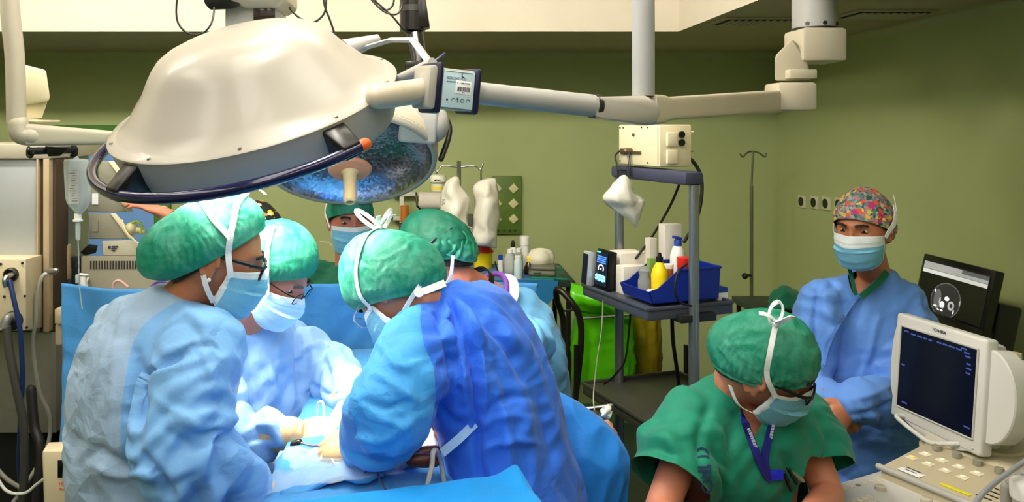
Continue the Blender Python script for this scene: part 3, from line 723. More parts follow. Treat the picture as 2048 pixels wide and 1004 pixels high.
# --- near left surgeon, back to the camera
S1F = (.66, .75, 0)
def s1():
    nk = P(358, 604, 1.80); sd = rdir(S1F)
    p = person('surgeon in pale blue gown seen from behind with black glasses and pearl earring', P(434, 511, 1.79), (.92, .20, -.36), nk, P(322, 1130, 1.80), sd,
        {'R': dict(s=P(400, 702, 1.67), e=P(366, 892, 1.58), w=P(512, 982, 1.66), d=(.9, .2, -.35), back=(.2, -.3, 1), curl=.5, r=(.096, .110, .064), cuff=.82, glove=.06, gr=.042),
         'L': dict(s=P(248, 676, 1.93), e=P(430, 880, 2.10), w=P(560, 960, 2.02), d=(.9, -.2, -.3), back=(0, .2, 1), r=(.09, .09, .06), hand=True)},
        mid=P(298, 850, 1.79), wid=1.0, dep=1.12, skin=SKIN_B, gloves=('R', 'L'), gmats=panel_mat('gown_pale_lit_back', (150, 178, 210), (116, 170, 226)), gfun=lambda c, q: np.clip(.5+(.136-seg_dist(c, [P(392, 716, 1.66), P(366, 892, 1.58), P(512, 982, 1.66)]))*6, 0, 1), neck_r=(.05, .056), hem=.35, hair_ax=52, hair_max=90,  # back greyer than sleeve: its lit look is put into the colour
        crum=dict(big=.008, amp_tor=.0065, amp_arm=.0125),
        folds=[([(272, 760), (300, 735), (350, 715), (385, 692)], -.020, .007), ([(270, 880), (272, 800), (276, 745), (272, 708)], -.030, .014), ([(278, 905), (320, 960), (345, 1000)], -.022, .010),
               ([(345, 840), (400, 850), (455, 850)], .014, .010), ([(330, 860), (385, 890), (430, 880)], -.012, .009), ([(310, 800), (380, 835), (440, 815)], .010, .010),
               ([(385, 692), (425, 690), (445, 705)], -.008, .005), ([(225, 690), (205, 740), (185, 790)], .012, .012), ([(250, 620), (235, 700), (225, 800), (220, 900)], .008, .010),
               ([(160, 930), (200, 900), (250, 935), (290, 925)], -.010, .008), ([(190, 930), (230, 950), (290, 945)], .010, .009), ([(240, 840), (265, 825), (300, 800)], -.010, .010),
               ([(400, 690), (415, 730), (430, 790)], .008, .008), ([(345, 600), (395, 640), (420, 690)], .008, .012)])
    cap(p, 'bouffant_cap', CAP_TEAL, tilt=48, amax=88, base=.009, puff=.018, bumps=[((0, -.88, -.30), .045, .60), ((0, -.45, .9), .010, .6)], pleat=.003, npl=42, rough=.006, seed=1.0)
    face_mask(p, white=.16)
    strap(p, [(.074, .040, -.020), (.083, .022, .02), (.088, .012, .055), (.08, .005, .095), (.055, .0, .13), (.01, .01, .15)], .014, parent=p.mask)
    strap(p, [(.088, .012, .055), (.085, -.035, .085), (.055, -.08, .115), (.02, -.11, .12)], .013, parent=p.mask)
    strap(p, [(.068, .030, -.088), (.082, .005, -.06), (.083, -.012, -.035)], .012, parent=p.mask, snap=False)
    bow(p, (.01, .01, .15), [((.5, .8, .25), .05, False), ((-.5, -.3, .4), .05, False)], parent=p.mask)
    bow(p, (.02, -.11, .12), [((.3, -.9, .1), .06, False), ((-.4, -.6, .2), .05, False)], parent=p.mask)
    spectacles(p, BLACKP, w=.052, h=.036, th=.0032, thick_temple=.0042, z=.004, y=.112)
    e = MB(); e.ball(p.M @ V(.083, .003, -.042), .0048); e.build('pearl_earring', mat('pearl', (240, 236, 226), rough=.15), p.root)
    collar(p, ring_pts(nk+V(-.005, 0, -.004), (p.M.translation-nk), .070, .066, sd), .006)
    return p
s1()
# --- second surgeon, facing across the table
def s2():
    nk = P(486, 662, 2.22); fw = (.75, -.66, 0); sd = rdir(fw)
    p = person('surgeon in pale blue gown and thin glasses looking down at the open wound', P(543, 548, 2.14), (.82, -.20, -.56), nk, P(525, 1130, 2.30), sd,
        {'R': dict(s=P(410, 712, 2.08), e=P(452, 868, 1.96), w=P(590, 866, 1.94), d=(.98, .05, -.08), back=(-.05, -.55, .85), curl=(.35, .45, .5, .5), r=(.088, .080, .056), cuff=.66, glove=.095, gr=.044, sc=1.05),
         'L': dict(s=P(572, 700, 2.36), e=P(668, 752, 2.28), w=P(700, 800, 2.10), d=(.25, -.75, -.5), back=(.3, -.3, .9), curl=.45, r=(.088, .085, .06), cuff=.80, glove=.055, gr=.042)},
        mid=P(512, 850, 2.28), wid=1.02, dep=1.02, skin=SKIN_C, gloves=('R', 'L'), gmats=GOWN_LIGHT, hair=GREYHAIR, hair_ax=44, hem=.35, crum=dict(big=.008),
        folds=[([(590, 640), (596, 700), (600, 790)], -.018, .010), ([(640, 700), (655, 740), (662, 790)], -.012, .009), ([(600, 700), (650, 690), (690, 720)], .012, .009),
               ([(530, 700), (545, 760), (560, 830)], .010, .012), ([(500, 690), (505, 760), (520, 830)], -.010, .012), ([(478, 870), (520, 850), (545, 850)], .010, .008), ([(480, 890), (520, 875), (545, 878)], -.009, .007),
               ([(625, 770), (660, 790), (700, 770)], -.010, .007)])
    cap(p, 'bouffant_cap', CAP_GREEN, tilt=36, amax=93, base=.008, puff=.022, bumps=[((0, -.5, .85), .012, .7)], pleat=.003, npl=42, rough=.005, seed=4.0)
    face_mask(p, white=.12, mats=[mat('mask_pale', (176, 214, 232), rough=.85, bump=.2), MASK_WHITE])
    strap(p, [(.074, .040, -.016), (.084, .015, .03), (.083, -.02, .085), (.05, -.05, .13)], .012, parent=p.mask)
    strap(p, [(.068, .030, -.090), (.078, -.01, -.075), (.06, -.06, -.06)], .010, parent=p.mask, snap=False)
    spectacles(p, mat('dark_wire', (30, 26, 24), rough=.3, metal=.6), w=.046, h=.030, th=.0013, thick_temple=.0017, z=.004, y=.113)
    collar(p, ring_pts(nk+V(0, 0, .01), (p.M.translation-nk), .078, .072, sd), .006)
    return p
s2()
# --- surgeon bending over from the right, back to the camera
def s3():
    nk = P(886, 601, 1.86); fw = (-.9, .43, 0); sd = rdir(fw); seam = [(846, 560), (840, 640), (848, 690), (868, 735), (872, 800), (860, 860), (840, 960)]
    def gf(c, q):
        xs = np.interp(q[:, 1], [a[1] for a in seam], [a[0] for a in seam])
        return np.clip(.5+(q[:, 0]-xs)/120, 0, 1)
    p = person('surgeon in royal blue gown bending over the table from the right', P(789, 574, 1.86), (-.52, .22, -.82), nk, P(1062, 1100, 1.78), sd,
        {'L': dict(s=P(842, 690, 1.72), e=P(782, 818, 1.60), w=P(726, 890, 1.75), d=(-.85, .45, -.15), back=(.1, -.5, .8), curl=(.5, .55, .6, .6), r=(.090, .092, .064), cuff=.92, glove=.04, gr=.045),
         'R': dict(s=P(930, 690, 2.02), e=P(800, 800, 2.10), w=P(735, 860, 1.95), d=(-.8, -.3, -.4), back=(0, .3, 1), r=(.09, .09, .06))},
        up=(-.45, .35, .8), mid=P(985, 780, 1.83), wid=1.0, dep=.86, gloves=('L', 'R'), skin=SKIN_A, neck_r=(.05, .05), fit=(.78, .76, .03), gmats=panel_mat('gown_two_tone', (60, 150, 222), (44, 108, 226)), gfun=gf, hem=.35, crum=dict(big=.008, amp_tor=.005, amp_arm=.012),
        folds=[([(890, 585), (925, 650), (948, 740), (956, 840), (960, 940), (990, 1010)], -.026, .009), ([(892, 588), (940, 650), (965, 740), (972, 850)], .020, .010), ([(888, 585), (900, 660), (925, 740), (930, 800)], .018, .009), ([(884, 590), (880, 650), (895, 720), (905, 780)], -.016, .008), ([(895, 585), (960, 630), (1010, 690), (1040, 760)], -.018, .010), ([(895, 582), (975, 610), (1045, 680), (1085, 760)], .014, .011), ([(985, 760), (1010, 850), (1020, 950), (1030, 1004)], .016, .013), ([(1075, 780), (1095, 860), (1110, 960)], -.012, .012), ([(960, 840), (1000, 800), (1060, 790)], -.010, .008), ([(965, 900), (1020, 880), (1080, 890)], .009, .009), ([(895, 590), (940, 640), (985, 720)], .016, .010), ([(890, 600), (885, 680), (900, 760)], .012, .009), ([(925, 600), (1000, 650), (1060, 720)], .012, .010),
               ([(900, 600), (915, 680), (920, 780)], -.014, .008), ([(1000, 690), (1040, 780), (1060, 880), (1070, 980)], .010, .013), ([(870, 800), (900, 840), (935, 850)], -.012, .010), ([(960, 850), (1010, 830), (1060, 840)], .008, .012),
               ([(735, 740), (790, 770), (830, 800)], .010, .008), ([(760, 690), (800, 735), (850, 720)], .010, .008), ([(725, 800), (770, 815), (810, 805)], -.012, .008), ([(700, 870), (760, 880), (820, 850)], .012, .009), ([(690, 900), (740, 920), (780, 910)], -.012, .008), ([(750, 830), (800, 850), (840, 830)], .010, .010)])
    cap(p, 'bouffant_cap', CAP_TEAL, tilt=36, amax=109, base=.006, puff=.020, bumps=[((0, -.8, -.2), .014, .5), ((0, -.1, 1), .014, .7)], pleat=.003, npl=42, rough=.005, seed=7.0)
    face_mask(p, white=.12)
    strap(p, [(-.074, .040, -.016), (-.086, .0, .04), (-.07, -.05, .09), (0, -.085, .12)], .012, parent=p.mask)
    strap(p, [(.074, .040, -.016), (.086, .0, .04), (.07, -.05, .09), (0, -.085, .12)], .012, parent=p.mask)
    bow(p, (0, -.085, .12), [((-.5, .2, .7), .055, True), ((1, -.2, .1), .06, True), ((-.6, -.6, 0), .05, False), ((.5, -.8, -.1), .05, False)], parent=p.mask)
    strap(p, [(-.070, .030, -.092), (-.075, -.02, -.085), (-.055, -.075, -.075)], .011, parent=p.mask, snap=False)
    spectacles(p, METAL, w=.046, h=.032, th=.0012, thick_temple=.0016, z=.004, y=.114)
    # neck tape with its round fastener, and the waist tie
    mb = MB(); a = P(838, 585, 1.73); q = spline([P(838, 586, 1.74), P(860, 578, 1.72), P(890, 566, 1.73)], 6); mb.ribbon(q, (0, -1, .4), .016, .002); mb.cyl(a, a+V(0, -.006, .002), .011); mb.build('neck_tape', WHITE_TIE, p.root)
    return p
S3 = s3()
# --- surgeon on the far right side of the table
def s4():
    nk = P(980, 600, 2.46); fw = (-.82, .57, 0); sd = rdir(fw)
    p = person('surgeon in pale blue gown and dark green cap behind the royal blue gown', P(878, 514, 2.36), (-.80, .36, -.48), nk, P(1010, 1000, 2.46), sd,
        {'L': dict(s=P(1040, 690, 2.32), e=P(900, 800, 2.2), w=P(765, 768, 2.24), d=(-.9, 0, -.1), back=(0, -.3, 1), r=(.10, .10, .06)),
         'R': dict(s=P(990, 680, 2.66), e=P(860, 790, 2.6), w=P(780, 800, 2.4), d=(-.8, -.4, -.2), r=(.09, .09, .06))},
        mid=P(1020, 780, 2.48), wid=1.05, dep=1.15, skin=SKIN_C, gmats=crinkle(cloth_mat('gown_fabric_sky', (96, 164, 214))), hem=.35, crum=dict(big=.016),
        folds=[([(980, 600), (1020, 680), (1050, 760)], .012, .012), ([(960, 640), (1000, 700), (1040, 760)], -.010, .010), ([(1020, 600), (1050, 660), (1070, 720)], -.010, .010)])
    cap(p, 'bouffant_cap', CAP_DARK, tilt=22, amax=90, base=.008, puff=.016, bumps=[((0, .1, 1), .012, .8)], pleat=.003, npl=20, rough=.004, seed=9.0)
    c2 = cap(p, 'cap_brim', CAP_GREEN, tilt=62, amax=60, base=.012, puff=.010, pleat=.004, npl=18, rough=.004, seed=2.0)
    p.capR = (90, 22, .008, .016, [])
    face_mask(p)
    strap(p, [(-.074, .04, -.016), (-.086, .02, .02), (-.09, -.0, .07)], .010, parent=p.mask)
    strap(p, [(-.068, .030, -.090), (-.076, -.035, -.075), (-.07, -.075, -.02), (-.04, -.10, .03)], .010, parent=p.mask, snap=False)
    mb = MB(); mb.tube(spline([p.M @ V(-.089, .06, .012), p.M @ V(-.094, .0, .028), p.M @ V(-.088, -.05, .045), p.M @ V(-.05, -.10, .055)], 6), .004, 8, round_ends=True); mb.build('loupe_band', BLACKP, p.root)
    # lanyard and collar
    ax = (p.M.translation-nk).normalized(); mb = MB(); pts = ring_pts(nk.lerp(p.M.translation, .30), ax, .069, .066, sd, 0, 2*PI, 24)
    mb.ribbon(pts, [(q-nk.lerp(p.M.translation, .30)).normalized() for q in pts], .024, .002); lan = mb.build('lanyard', BLACKP, p.root)
    q0 = P(951, 562, 2.32); mb = MB(); mb.text('MEDC', .017, q0+V(-.012, -.012, -.02), V(.30, 0, .95), V(-.95, 0, .3), align='CENTER'); mb.build('lanyard_lettering', WHITE_TIE, lan)
    collar(p, ring_pts(nk+ax*.02, ax, .085, .082, sd), .009)
    mb = MB(); pts = ring_pts(nk+ax*-.004, ax, .094, .092, sd, 0, 2*PI, 28); mb.ribbon(pts, [ax+(q-nk).normalized() for q in pts], .034, .003); mb.build('collar_facing', mat('collar_white', (210, 216, 232), rough=.8), p.root)
    return p
s4()
# --- anaesthetist facing the camera
def s5():
    nk = P(702, 540, 3.02); fw = (.08, -1, 0); sd = rdir(fw)
    p = person('anaesthetist in green scrubs and cap facing the camera behind the blue drape', P(700, 439, 2.95), (.26, -.95, -.14), nk, P(700, 800, 3.05), sd,
        {'R': dict(s=P(618, 560, 3.03), e=P(600, 700, 2.95), w=P(650, 760, 2.75), r=(.085, .08, .08)), 'L': dict(s=P(786, 560, 3.03), e=P(806, 700, 2.95), w=P(760, 760, 2.75), r=(.085, .08, .08))},
        skin=SKIN_C, hair_ax=36, gmats=SCRUB_D, garment='scrub_top', short=.7, hem=.75, hem_ab=(.22, .18), wid=1.02, crum=dict(big=.006), fit=(.90, .90, .014),
        cut_top=lambda p: (lambda c, n: ((c-(P(712, 520, 2.90))).length < .062)))
    cap(p, 'surgical_cap', CAP_GREEN, tilt=26, amax=90, base=.007, puff=.008, pleat=.003, npl=16, rough=.003, seed=12.0)
    mb = MB(); mb.add([], []); 
    face_mask(p, white=.16)
    strap(p, [(.074, .040, -.014), (.086, .005, .02), (.086, -.04, .06)], .009, parent=p.mask)
    strap(p, [(-.074, .040, -.014), (-.086, .005, .02), (-.086, -.04, .06)], .009, parent=p.mask)
    strap(p, [(.068, .030, -.090), (.085, .0, -.085), (.11, -.02, -.088)], .008, parent=p.mask, snap=False)
    return p
s5()
# --- helper behind the front lamp, reaching for the pumps
def s6():
    nk = P(500, 550, 3.15); fw = (-.3, .95, 0); sd = rdir(fw)
    p = person('helper in a black flowered cap reaching up behind the surgeons', P(516, 474, 3.1), (-.4, .9, -.1), nk, P(505, 820, 3.15), sd,
        {'L': dict(s=P(420, 572, 3.12), e=P(378, 496, 3.12), w=P(326, 424, 3.10), d=(-.9, .1, .35), back=(.3, -.2, 1), curl=.25, r=(.085, .08, .08)),
         'R': dict(s=P(585, 575, 3.15), e=P(600, 720, 3.1), w=P(560, 780, 3.2), r=(.085, .08, .08))},
        skin=SKIN_A, gmats=SCRUB_D, garment='scrub_top', short=.6, hem=.75, hem_ab=(.22, .18), voxel=.012)
    m = floral_mat('cap_black_flowers', (14, 14, 16), [(238, 196, 40), (226, 140, 30), (240, 228, 200)], 26)
    cap(p, 'flowered_cap', m, tilt=20, amax=95, base=.008, puff=.018, pleat=.003, seed=15.0)
    face_mask(p); return p
def floral_mat(name, base, cols, sc):
    m = bpy.data.materials.new(name); m.use_nodes = True; nt = m.node_tree; b = nt.nodes['Principled BSDF']; b.inputs['Roughness'].default_value = .8
    tc = nt.nodes.new('ShaderNodeTexCoord'); prev = None
    def col(c): 
        n = nt.nodes.new('ShaderNodeRGB'); n.outputs[0].default_value = (*lin(c), 1); return n.outputs[0]
    # small mottled ground
    v0 = nt.nodes.new('ShaderNodeTexVoronoi'); v0.inputs['Scale'].default_value = sc*5; nt.links.new(tc.outputs['Object'], v0.inputs['Vector'])
    r0 = nt.nodes.new('ShaderNodeValToRGB'); r0.color_ramp.interpolation = 'CONSTANT'
    sep = nt.nodes.new('ShaderNodeSeparateColor'); nt.links.new(v0.outputs['Color'], sep.inputs[0]); nt.links.new(sep.outputs[0], r0.inputs['Fac'])
    ground = [base] if name.startswith('cap_black') else [base, (44, 84, 84), (150, 170, 160), base, (190, 120, 130), (40, 70, 90)]
    el = r0.color_ramp.elements
    el[0].color = (*lin(ground[0]), 1); el[1].position = .98; el[1].color = (*lin(ground[-1]), 1)
    for i, g in enumerate(ground[1:-1]): e = el.new((i+1)/len(ground)); e.color = (*lin(g), 1)
    prev = r0.outputs['Color']
    for i, c in enumerate(cols):
        mp = nt.nodes.new('ShaderNodeMapping'); mp.inputs['Location'].default_value = (i*3.1, i*1.7, i*5.3); nt.links.new(tc.outputs['Object'], mp.inputs['Vector'])
        nz = nt.nodes.new('ShaderNodeTexNoise'); nz.inputs['Scale'].default_value = sc*4; nt.links.new(mp.outputs['Vector'], nz.inputs['Vector'])
        ad = nt.nodes.new('ShaderNodeVectorMath'); ad.operation = 'MULTIPLY_ADD'; ad.inputs[1].default_value = (.018,)*3; nt.links.new(nz.outputs['Color'], ad.inputs[0]); nt.links.new(mp.outputs['Vector'], ad.inputs[2])
        v = nt.nodes.new('ShaderNodeTexVoronoi'); v.inputs['Scale'].default_value = sc*(.75+.22*i); v.inputs['Randomness'].default_value = .9; nt.links.new(ad.outputs[0], v.inputs['Vector'])
        lt = nt.nodes.new('ShaderNodeMath'); lt.operation = 'LESS_THAN'; lt.inputs[1].default_value = .27; nt.links.new(v.outputs['Distance'], lt.inputs[0])
        mx = nt.nodes.new('ShaderNodeMix'); mx.data_type = 'RGBA'; nt.links.new(lt.outputs[0], mx.inputs['Factor']); nt.links.new(prev, mx.inputs['A']); nt.links.new(col(c), mx.inputs['B'])
        prev = mx.outputs['Result']
    nt.links.new(prev, b.inputs['Base Color']); return m
s6()

# --- nurse standing at the right
def nurse():
    nk = P(1750, 558, 2.68); fw = (-.22, -.97, 0); sd = rdir(fw)
    vx = [(1690, 520), (1703, 575), (1706, 594), (1770, 540), (1787, 525)]
    def vcut(p):
        def f(c, n):
            if c.y > 2.68 or c.z < P(0, 600, 2.55).z: return False
            q = CX+F*c.x/c.y, CY-(c.z-CH)*F/c.y
            if q[1] > 596: return False
            xl = np.interp(q[1], [500, 520, 575, 596], [1682, 1686, 1702, 1708]); xr = np.interp(q[1], [500, 525, 560, 596], [1800, 1787, 1752, 1709])
            return xl < q[0] < xr
        return f
    p = person('nurse in denim blue gown and flowered cap standing with hands clasped', P(1728, 455, 2.60), (-.76, -.62, -.17), nk, P(1742, 960, 2.72), sd,
        {'R': dict(s=P(1646, 606, 2.68), e=P(1606, 760, 2.62), w=P(1655, 800, 2.44), d=(.55, -.25, -.75), back=(-.2, -1, .1), curl=.7, r=(.085, .080, .062), cuff=.86, drop=.03),
         'L': dict(s=P(1806, 606, 2.66), e=P(1802, 786, 2.52), w=P(1704, 808, 2.38), d=(-.65, -.1, -.6), back=(.1, -1, .2), curl=.7, r=(.080, .084, .068), cuff=.90, drop=.03)},
        mid=P(1745, 770, 2.70), wid=1.0, dep=.95, skin=SKIN_B, hair_ax=38, neck_r=(.048, .053), gmats=GOWN_NURSE, hem=.3, voxel=.0085, crum=dict(big=.008), cut_top=vcut, trap=.060, fit=(.91, .90, .013),
        folds=[([(1706, 596), (1680, 640), (1650, 690), (1640, 760)], .007, .006), ([(1800, 540), (1750, 570), (1706, 598)], .006, .006), ([(1640, 560), (1630, 640), (1640, 720)], -.014, .010), ([(1605, 620), (1600, 680), (1600, 720)], .010, .010),
               ([(1690, 800), (1740, 790), (1790, 770)], .010, .010), ([(1700, 830), (1740, 825), (1790, 800)], -.010, .008), ([(1660, 620), (1670, 700), (1665, 760)], .008, .012), ([(1760, 620), (1740, 700), (1720, 760)], .009, .012), ([(1800, 640), (1805, 700), (1800, 760)], -.012, .010),
               ([(1690, 900), (1740, 880), (1790, 890)], .010, .012), ([(1680, 960), (1730, 930), (1790, 950)], -.010, .010)])
    m = floral_mat('cap_flower_print', (84, 128, 128), [(196, 52, 110), (222, 186, 120), (226, 84, 60), (214, 196, 70)], 24)
    cap(p, 'flowered_cap', m, tilt=34, amax=95, base=.006, puff=.010, bumps=[((.1, -.75, .2), .022, .6)], pleat=.002, npl=16, rough=.0025, seed=20.0)
    face_mask(p, white=.34)
    strap(p, [(-.074, .040, -.012), (-.086, .0, .03), (-.08, -.05, .07)], .011, parent=p.mask)
    strap(p, [(-.073, .038, -.014), (-.085, .005, .015), (-.088, -.04, .05), (-.07, -.075, .10)], .011, parent=p.mask)
    strap(p, [(.073, .038, -.014), (.085, .005, .015), (.088, -.04, .05), (.07, -.075, .10)], .011, parent=p.mask)
    # green scrub collar under the gown and white sleeve cuff
    q = [P(1696, 524, 2.62), P(1704, 560, 2.585), P(1712, 590, 2.575)]; mb = MB(); mb.ribbon(spline(q, 5), (-.2, -1, .3), .012, .003)
    q = [P(1774, 544, 2.60), P(1755, 566, 2.575), P(1722, 594, 2.57)]; mb.ribbon(spline(q, 6), (.1, -1, .4), .020, .003); mb.build('scrub_collar', SCRUB_D, p.root)
    from mathutils.bvhtree import BVHTree
    me = p.gown.data; bv = BVHTree.FromPolygons([v.co.copy() for v in me.vertices], [list(f.vertices) for f in me.polygons]); cam_ = V(0, 0, CH); pts = []
    for x, y in ((1760, 560), (1735, 578), (1710, 598), (1690, 626), (1668, 664), (1652, 700), (1646, 730)):
        r = bv.ray_cast(cam_, (P(x, y, 1.0)-cam_).normalized())
        if r[0] is not None: pts.append(r[0]+r[1]*.002)
    mb = MB(); mb.ribbon(pts, (-.1, -1, .2), .010, .002); mb.build('wrap_edge', GOWN_NURSE, p.gown)
    a, bb = P(1637, 784, 2.50), P(1650, 800, 2.45); mb = MB(); mb.tube([a, bb], [.050, .046], 20); mb.build('knit_cuff', WHITE_TIE, p.root)
    return p
nurse()
# --- operator in green leaning over the ultrasound console
def operator():
    nk = P(1482, 790, 1.86); fw = (.42, -.9, 0); sd = rdir(fw)
    p = person('operator in green scrubs and cap leaning over the ultrasound console', P(1526, 722, 1.76), (.88, -.26, -.46), nk, P(1465, 1110, 2.02), sd,
        {'R': dict(s=P(1386, 848, 1.80), e=P(1322, 1020, 1.68), w=P(1400, 1100, 1.50), r=(.087, .096, .094), d=(.5, -.5, -.4), short=.70, drop=.02),
         'L': dict(s=P(1602, 852, 1.92), e=P(1656, 990, 1.82), w=P(1600, 1060, 1.62), r=(.088, .092, .086), d=(-.2, -.2, -.8), back=(.2, -.9, .2), short=.62)},
        up=(.1, -.42, .9), mid=P(1470, 930, 1.90), wid=1.02, dep=1.05, skin=SKIN_A, neck_r=(.05, .056), gmats=SCRUB, garment='scrub_top', short=.80, hem=.75, hem_ab=(.23, .19), crum=dict(big=.008, amp_arm=.007, amp_tor=.007), trap=.075, fit=(.88, .87, .018),
        cut_top=lambda p: (lambda c, n: abs((CX+F*c.x/c.y)-1508) < max(0, (880-(CY-(c.z-CH)*F/c.y))*.46) and c.y < 1.84 and (CY-(c.z-CH)*F/c.y) > 770),
        folds=[([(1420, 800), (1400, 870), (1400, 940)], -.012, .012), ([(1440, 900), (1460, 950), (1465, 1000)], .009, .014), ([(1330, 860), (1350, 900), (1360, 950)], .010, .014), ([(1560, 900), (1580, 950), (1570, 1000)], -.012, .012), ([(1620, 850), (1640, 880), (1650, 920)], .008, .010)])
    cap(p, 'bouffant_cap', CAP_GREEN, tilt=24, amax=97, base=.005, puff=.006, bumps=[((-.3, -.8, -.1), .018, .5)], pleat=.003, npl=40, rough=.005, seed=25.0)
    face_mask(p, white=.10)
    strap(p, [(.074, .040, -.014), (.088, .0, .03), (.085, -.02, .08), (.05, -.035, .13)], .011, parent=p.mask)
    bow(p, (.05, -.035, .135), [((.3, -.7, .2), .05, False), ((.2, .5, .6), .03, True), ((-.4, -.4, .3), .03, True)], parent=p.mask)
    strap(p, [(.068, .030, -.090), (.08, -.01, -.08), (.075, -.045, -.05)], .011, parent=p.mask, snap=False)
    spectacles(p, BLACKP, w=.050, h=.034, th=.0026, thick_temple=.0038, z=.004, y=.112)
    return p
OP = operator()

# lettering on the operator scrubs, lanyard, tag and pens
def op_extras(p):
    NAVYINK = mat('scrub_print_navy', (22, 40, 84), rough=.7)
    dg = bpy.context.evaluated_depsgraph_get()
    from mathutils.bvhtree import BVHTree
    me = p.gown.data; bv = BVHTree.FromPolygons([v.co.copy() for v in me.vertices], [list(f.vertices) for f in me.polygons])
    cam_ = V(0, 0, CH)
    def hit(px, py, off=.003):
        d = (P(px, py, 1.0)-cam_).normalized(); r = bv.ray_cast(cam_, d); 
        return (r[0]+r[1]*off, r[1]) if r[0] is not None else (P(px, py, 1.7), V(0, -1, 0))
    # each letter is laid on the cloth where it stands
    mb = MB(); y = 884
    for ch in 'QUIROFANO':
        c, n = hit(1400+(y-884)*.10, y+8, .004); n = (n+V(0, -.6, 0)).normalized()
        dn = V(.05, 0, -1); dn = (dn-n*dn.dot(n)).normalized(); upv = n.cross(dn)
        mb = MB(); mb.text(ch, .040, c-upv*.010, dn, upv if upv.dot(V(1, 0, 0)) > 0 else -upv, .0006); y += 7 if ch == 'I' else 19
        mb.build('printed_letter', NAVYINK, p.gown)
    LAN = mat('lanyard_blue', (18, 22, 120), rough=.5)
    lanp = []
    for q in ([(1478, 800), (1484, 830), (1496, 870), (1510, 905), (1522, 935), (1534, 955)], [(1546, 808), (1544, 840), (1534, 880), (1528, 915), (1532, 950), (1540, 958)]):
        h = [hit(a, b, .004) for a, b in q]; pts = spline([c for c, _ in h], 5)
        for i in range(len(pts)): pts[i] = pts[i]
        mb = MB(); mb.ribbon(pts, (.1, -1, .25), .017, .002); lanp.append(mb.build('lanyard', LAN, p.root))
    mb = MB(); c, n = hit(1504, 892, .008); mb.dashes(c-V(.36, 0, -.93)*.04, V(.36, 0, -.93), V(.93, -.1, .36), .08, .0075, 4); c, n = hit(1536, 862, .008); mb.dashes(c-V(-.2, 0, -.98)*.035, V(-.2, 0, -.98), V(.98, -.1, -.2), .07, .0075, 6); mb.build('lanyard_print', mat('print_pale', (190, 196, 226), rough=.6), lanp[0])
    c, n = hit(1546, 948, .010); mb = MB(); mb.box(c, (.030, .006, .022), frame((.1, -1, .2)), bev=.002); mb.build('lanyard_tag', mat('tag_blue', (24, 32, 190), rough=.4), p.root)
    for a, b, m_ in (((1566, 936), (1590, 962), BLACKP), ((1574, 934), (1598, 958), METAL), ((1560, 942), (1580, 968), BLACKP)):
        mb = MB(); mb.tube([hit(*a, .012)[0], hit(*b, .014)[0]], .0045, 8, round_ends=True); mb.build('pocket_pen', m_, p.root)
    mb = MB(); mb.tube(spline([hit(x, y, .002)[0] for x, y in ((1488, 836), (1497, 838), (1503, 834))], 4), .0022, 6); mb.build('necklace', METAL, p.root)
op_extras(OP)

# waist tie crossing the royal gown
def s3_tie(p):
    from mathutils.bvhtree import BVHTree
    me = p.gown.data; bv = BVHTree.FromPolygons([v.co.copy() for v in me.vertices], [list(f.vertices) for f in me.polygons]); cam_ = V(0, 0, CH)
    def hit(px, py, off):
        r = bv.ray_cast(cam_, (P(px, py, 1.0)-cam_).normalized()); return (r[0]+r[1]*off, r[1]) if r[0] is not None else (P(px, py, 1.66), V(-.3, -1, 0))
    c0 = hit(956, 842, .010)[0]; c1 = P(884, 906, c0.y-.03)
    mb = MB(); mb.ribbon([c0, c0.lerp(c1, .5)+V(0, -.006, 0), c1], (-.3, -1, .2), .018, .001); mb.build('waist_tie', GOWN_LIGHT, p.root)
s3_tie(S3)
# ------------------------------------------------------------------ lamps and ceiling gear
ENAMEL = mat('lamp_enamel_white', (164, 160, 150), rough=.30, var=.02, vscale=3, coat=.15)
ENAMEL2 = mat('lamp_enamel_grey', (160, 160, 157), rough=.4, var=.03)
CREAM = mat('cream_enamel', (186, 178, 158), rough=.4, var=.03)
CREAMY = mat('cream_plastic', (222, 212, 178), rough=.5, var=.03)
NAVY = mat('navy_plastic', (20, 22, 54), rough=.3, var=.1)
NAVYTUBE = mat('navy_gloss_tube', (14, 16, 62), rough=.16, var=.1, coat=.5)
ORANGE = mat('orange_cap', (214, 92, 34), rough=.4)
SCREW = mat('screw_dark', (60, 60, 58), rough=.4, metal=.7)
LABEL = mat('label_pale_blue', (186, 212, 222), rough=.35, var=.02)
STICKER = mat('sticker_white', (240, 242, 242), rough=.5, var=.01)
INK = mat('print_ink', (40, 48, 60), rough=.6)
GREYINK = mat('print_ink_grey', (110, 134, 150), rough=.6)
def col_mat(*mats): return list(mats)

L1c = P(511, 204, 1.86); n1 = V(-.181, -.342, .888).normalized()
A1 = axis_frame(n1, (1, 0, .28)); M1 = Matrix.Translation(L1c) @ A1.to_4x4() @ Matrix.Scale(.957, 4)
lamp = thing('surgical_lamp', 'large white domed operating lamp with dark blue grip rail on a jointed ceiling arm', 'surgical lamp', V(1.3, 2.65, HS))
R1 = .36
mb = MB(); mb.lathe([(.360, -.004), (.362, .002), (.358, .006), (.340, .009), (.334, .013), (.320, .020), (.302, .036), (.281, .060), (.256, .085), (.236, .113), (.218, .135), (.200, .152), (.175, .165), (.135, .177), (.07, .186), (.002, .188)], M1, 96, cap=False)
cover = mb.build('cover', ENAMEL, lamp, 50)
for k in range(10):
    a = 2*PI*k/10+.35; c = M1 @ V(.349*math.cos(a), .349*math.sin(a), .0085); mb = MB(); mb.cyl(c-n1*.003, c+n1*.0022, .0045, segs=12); mb.build('cover_screw', METAL, cover)
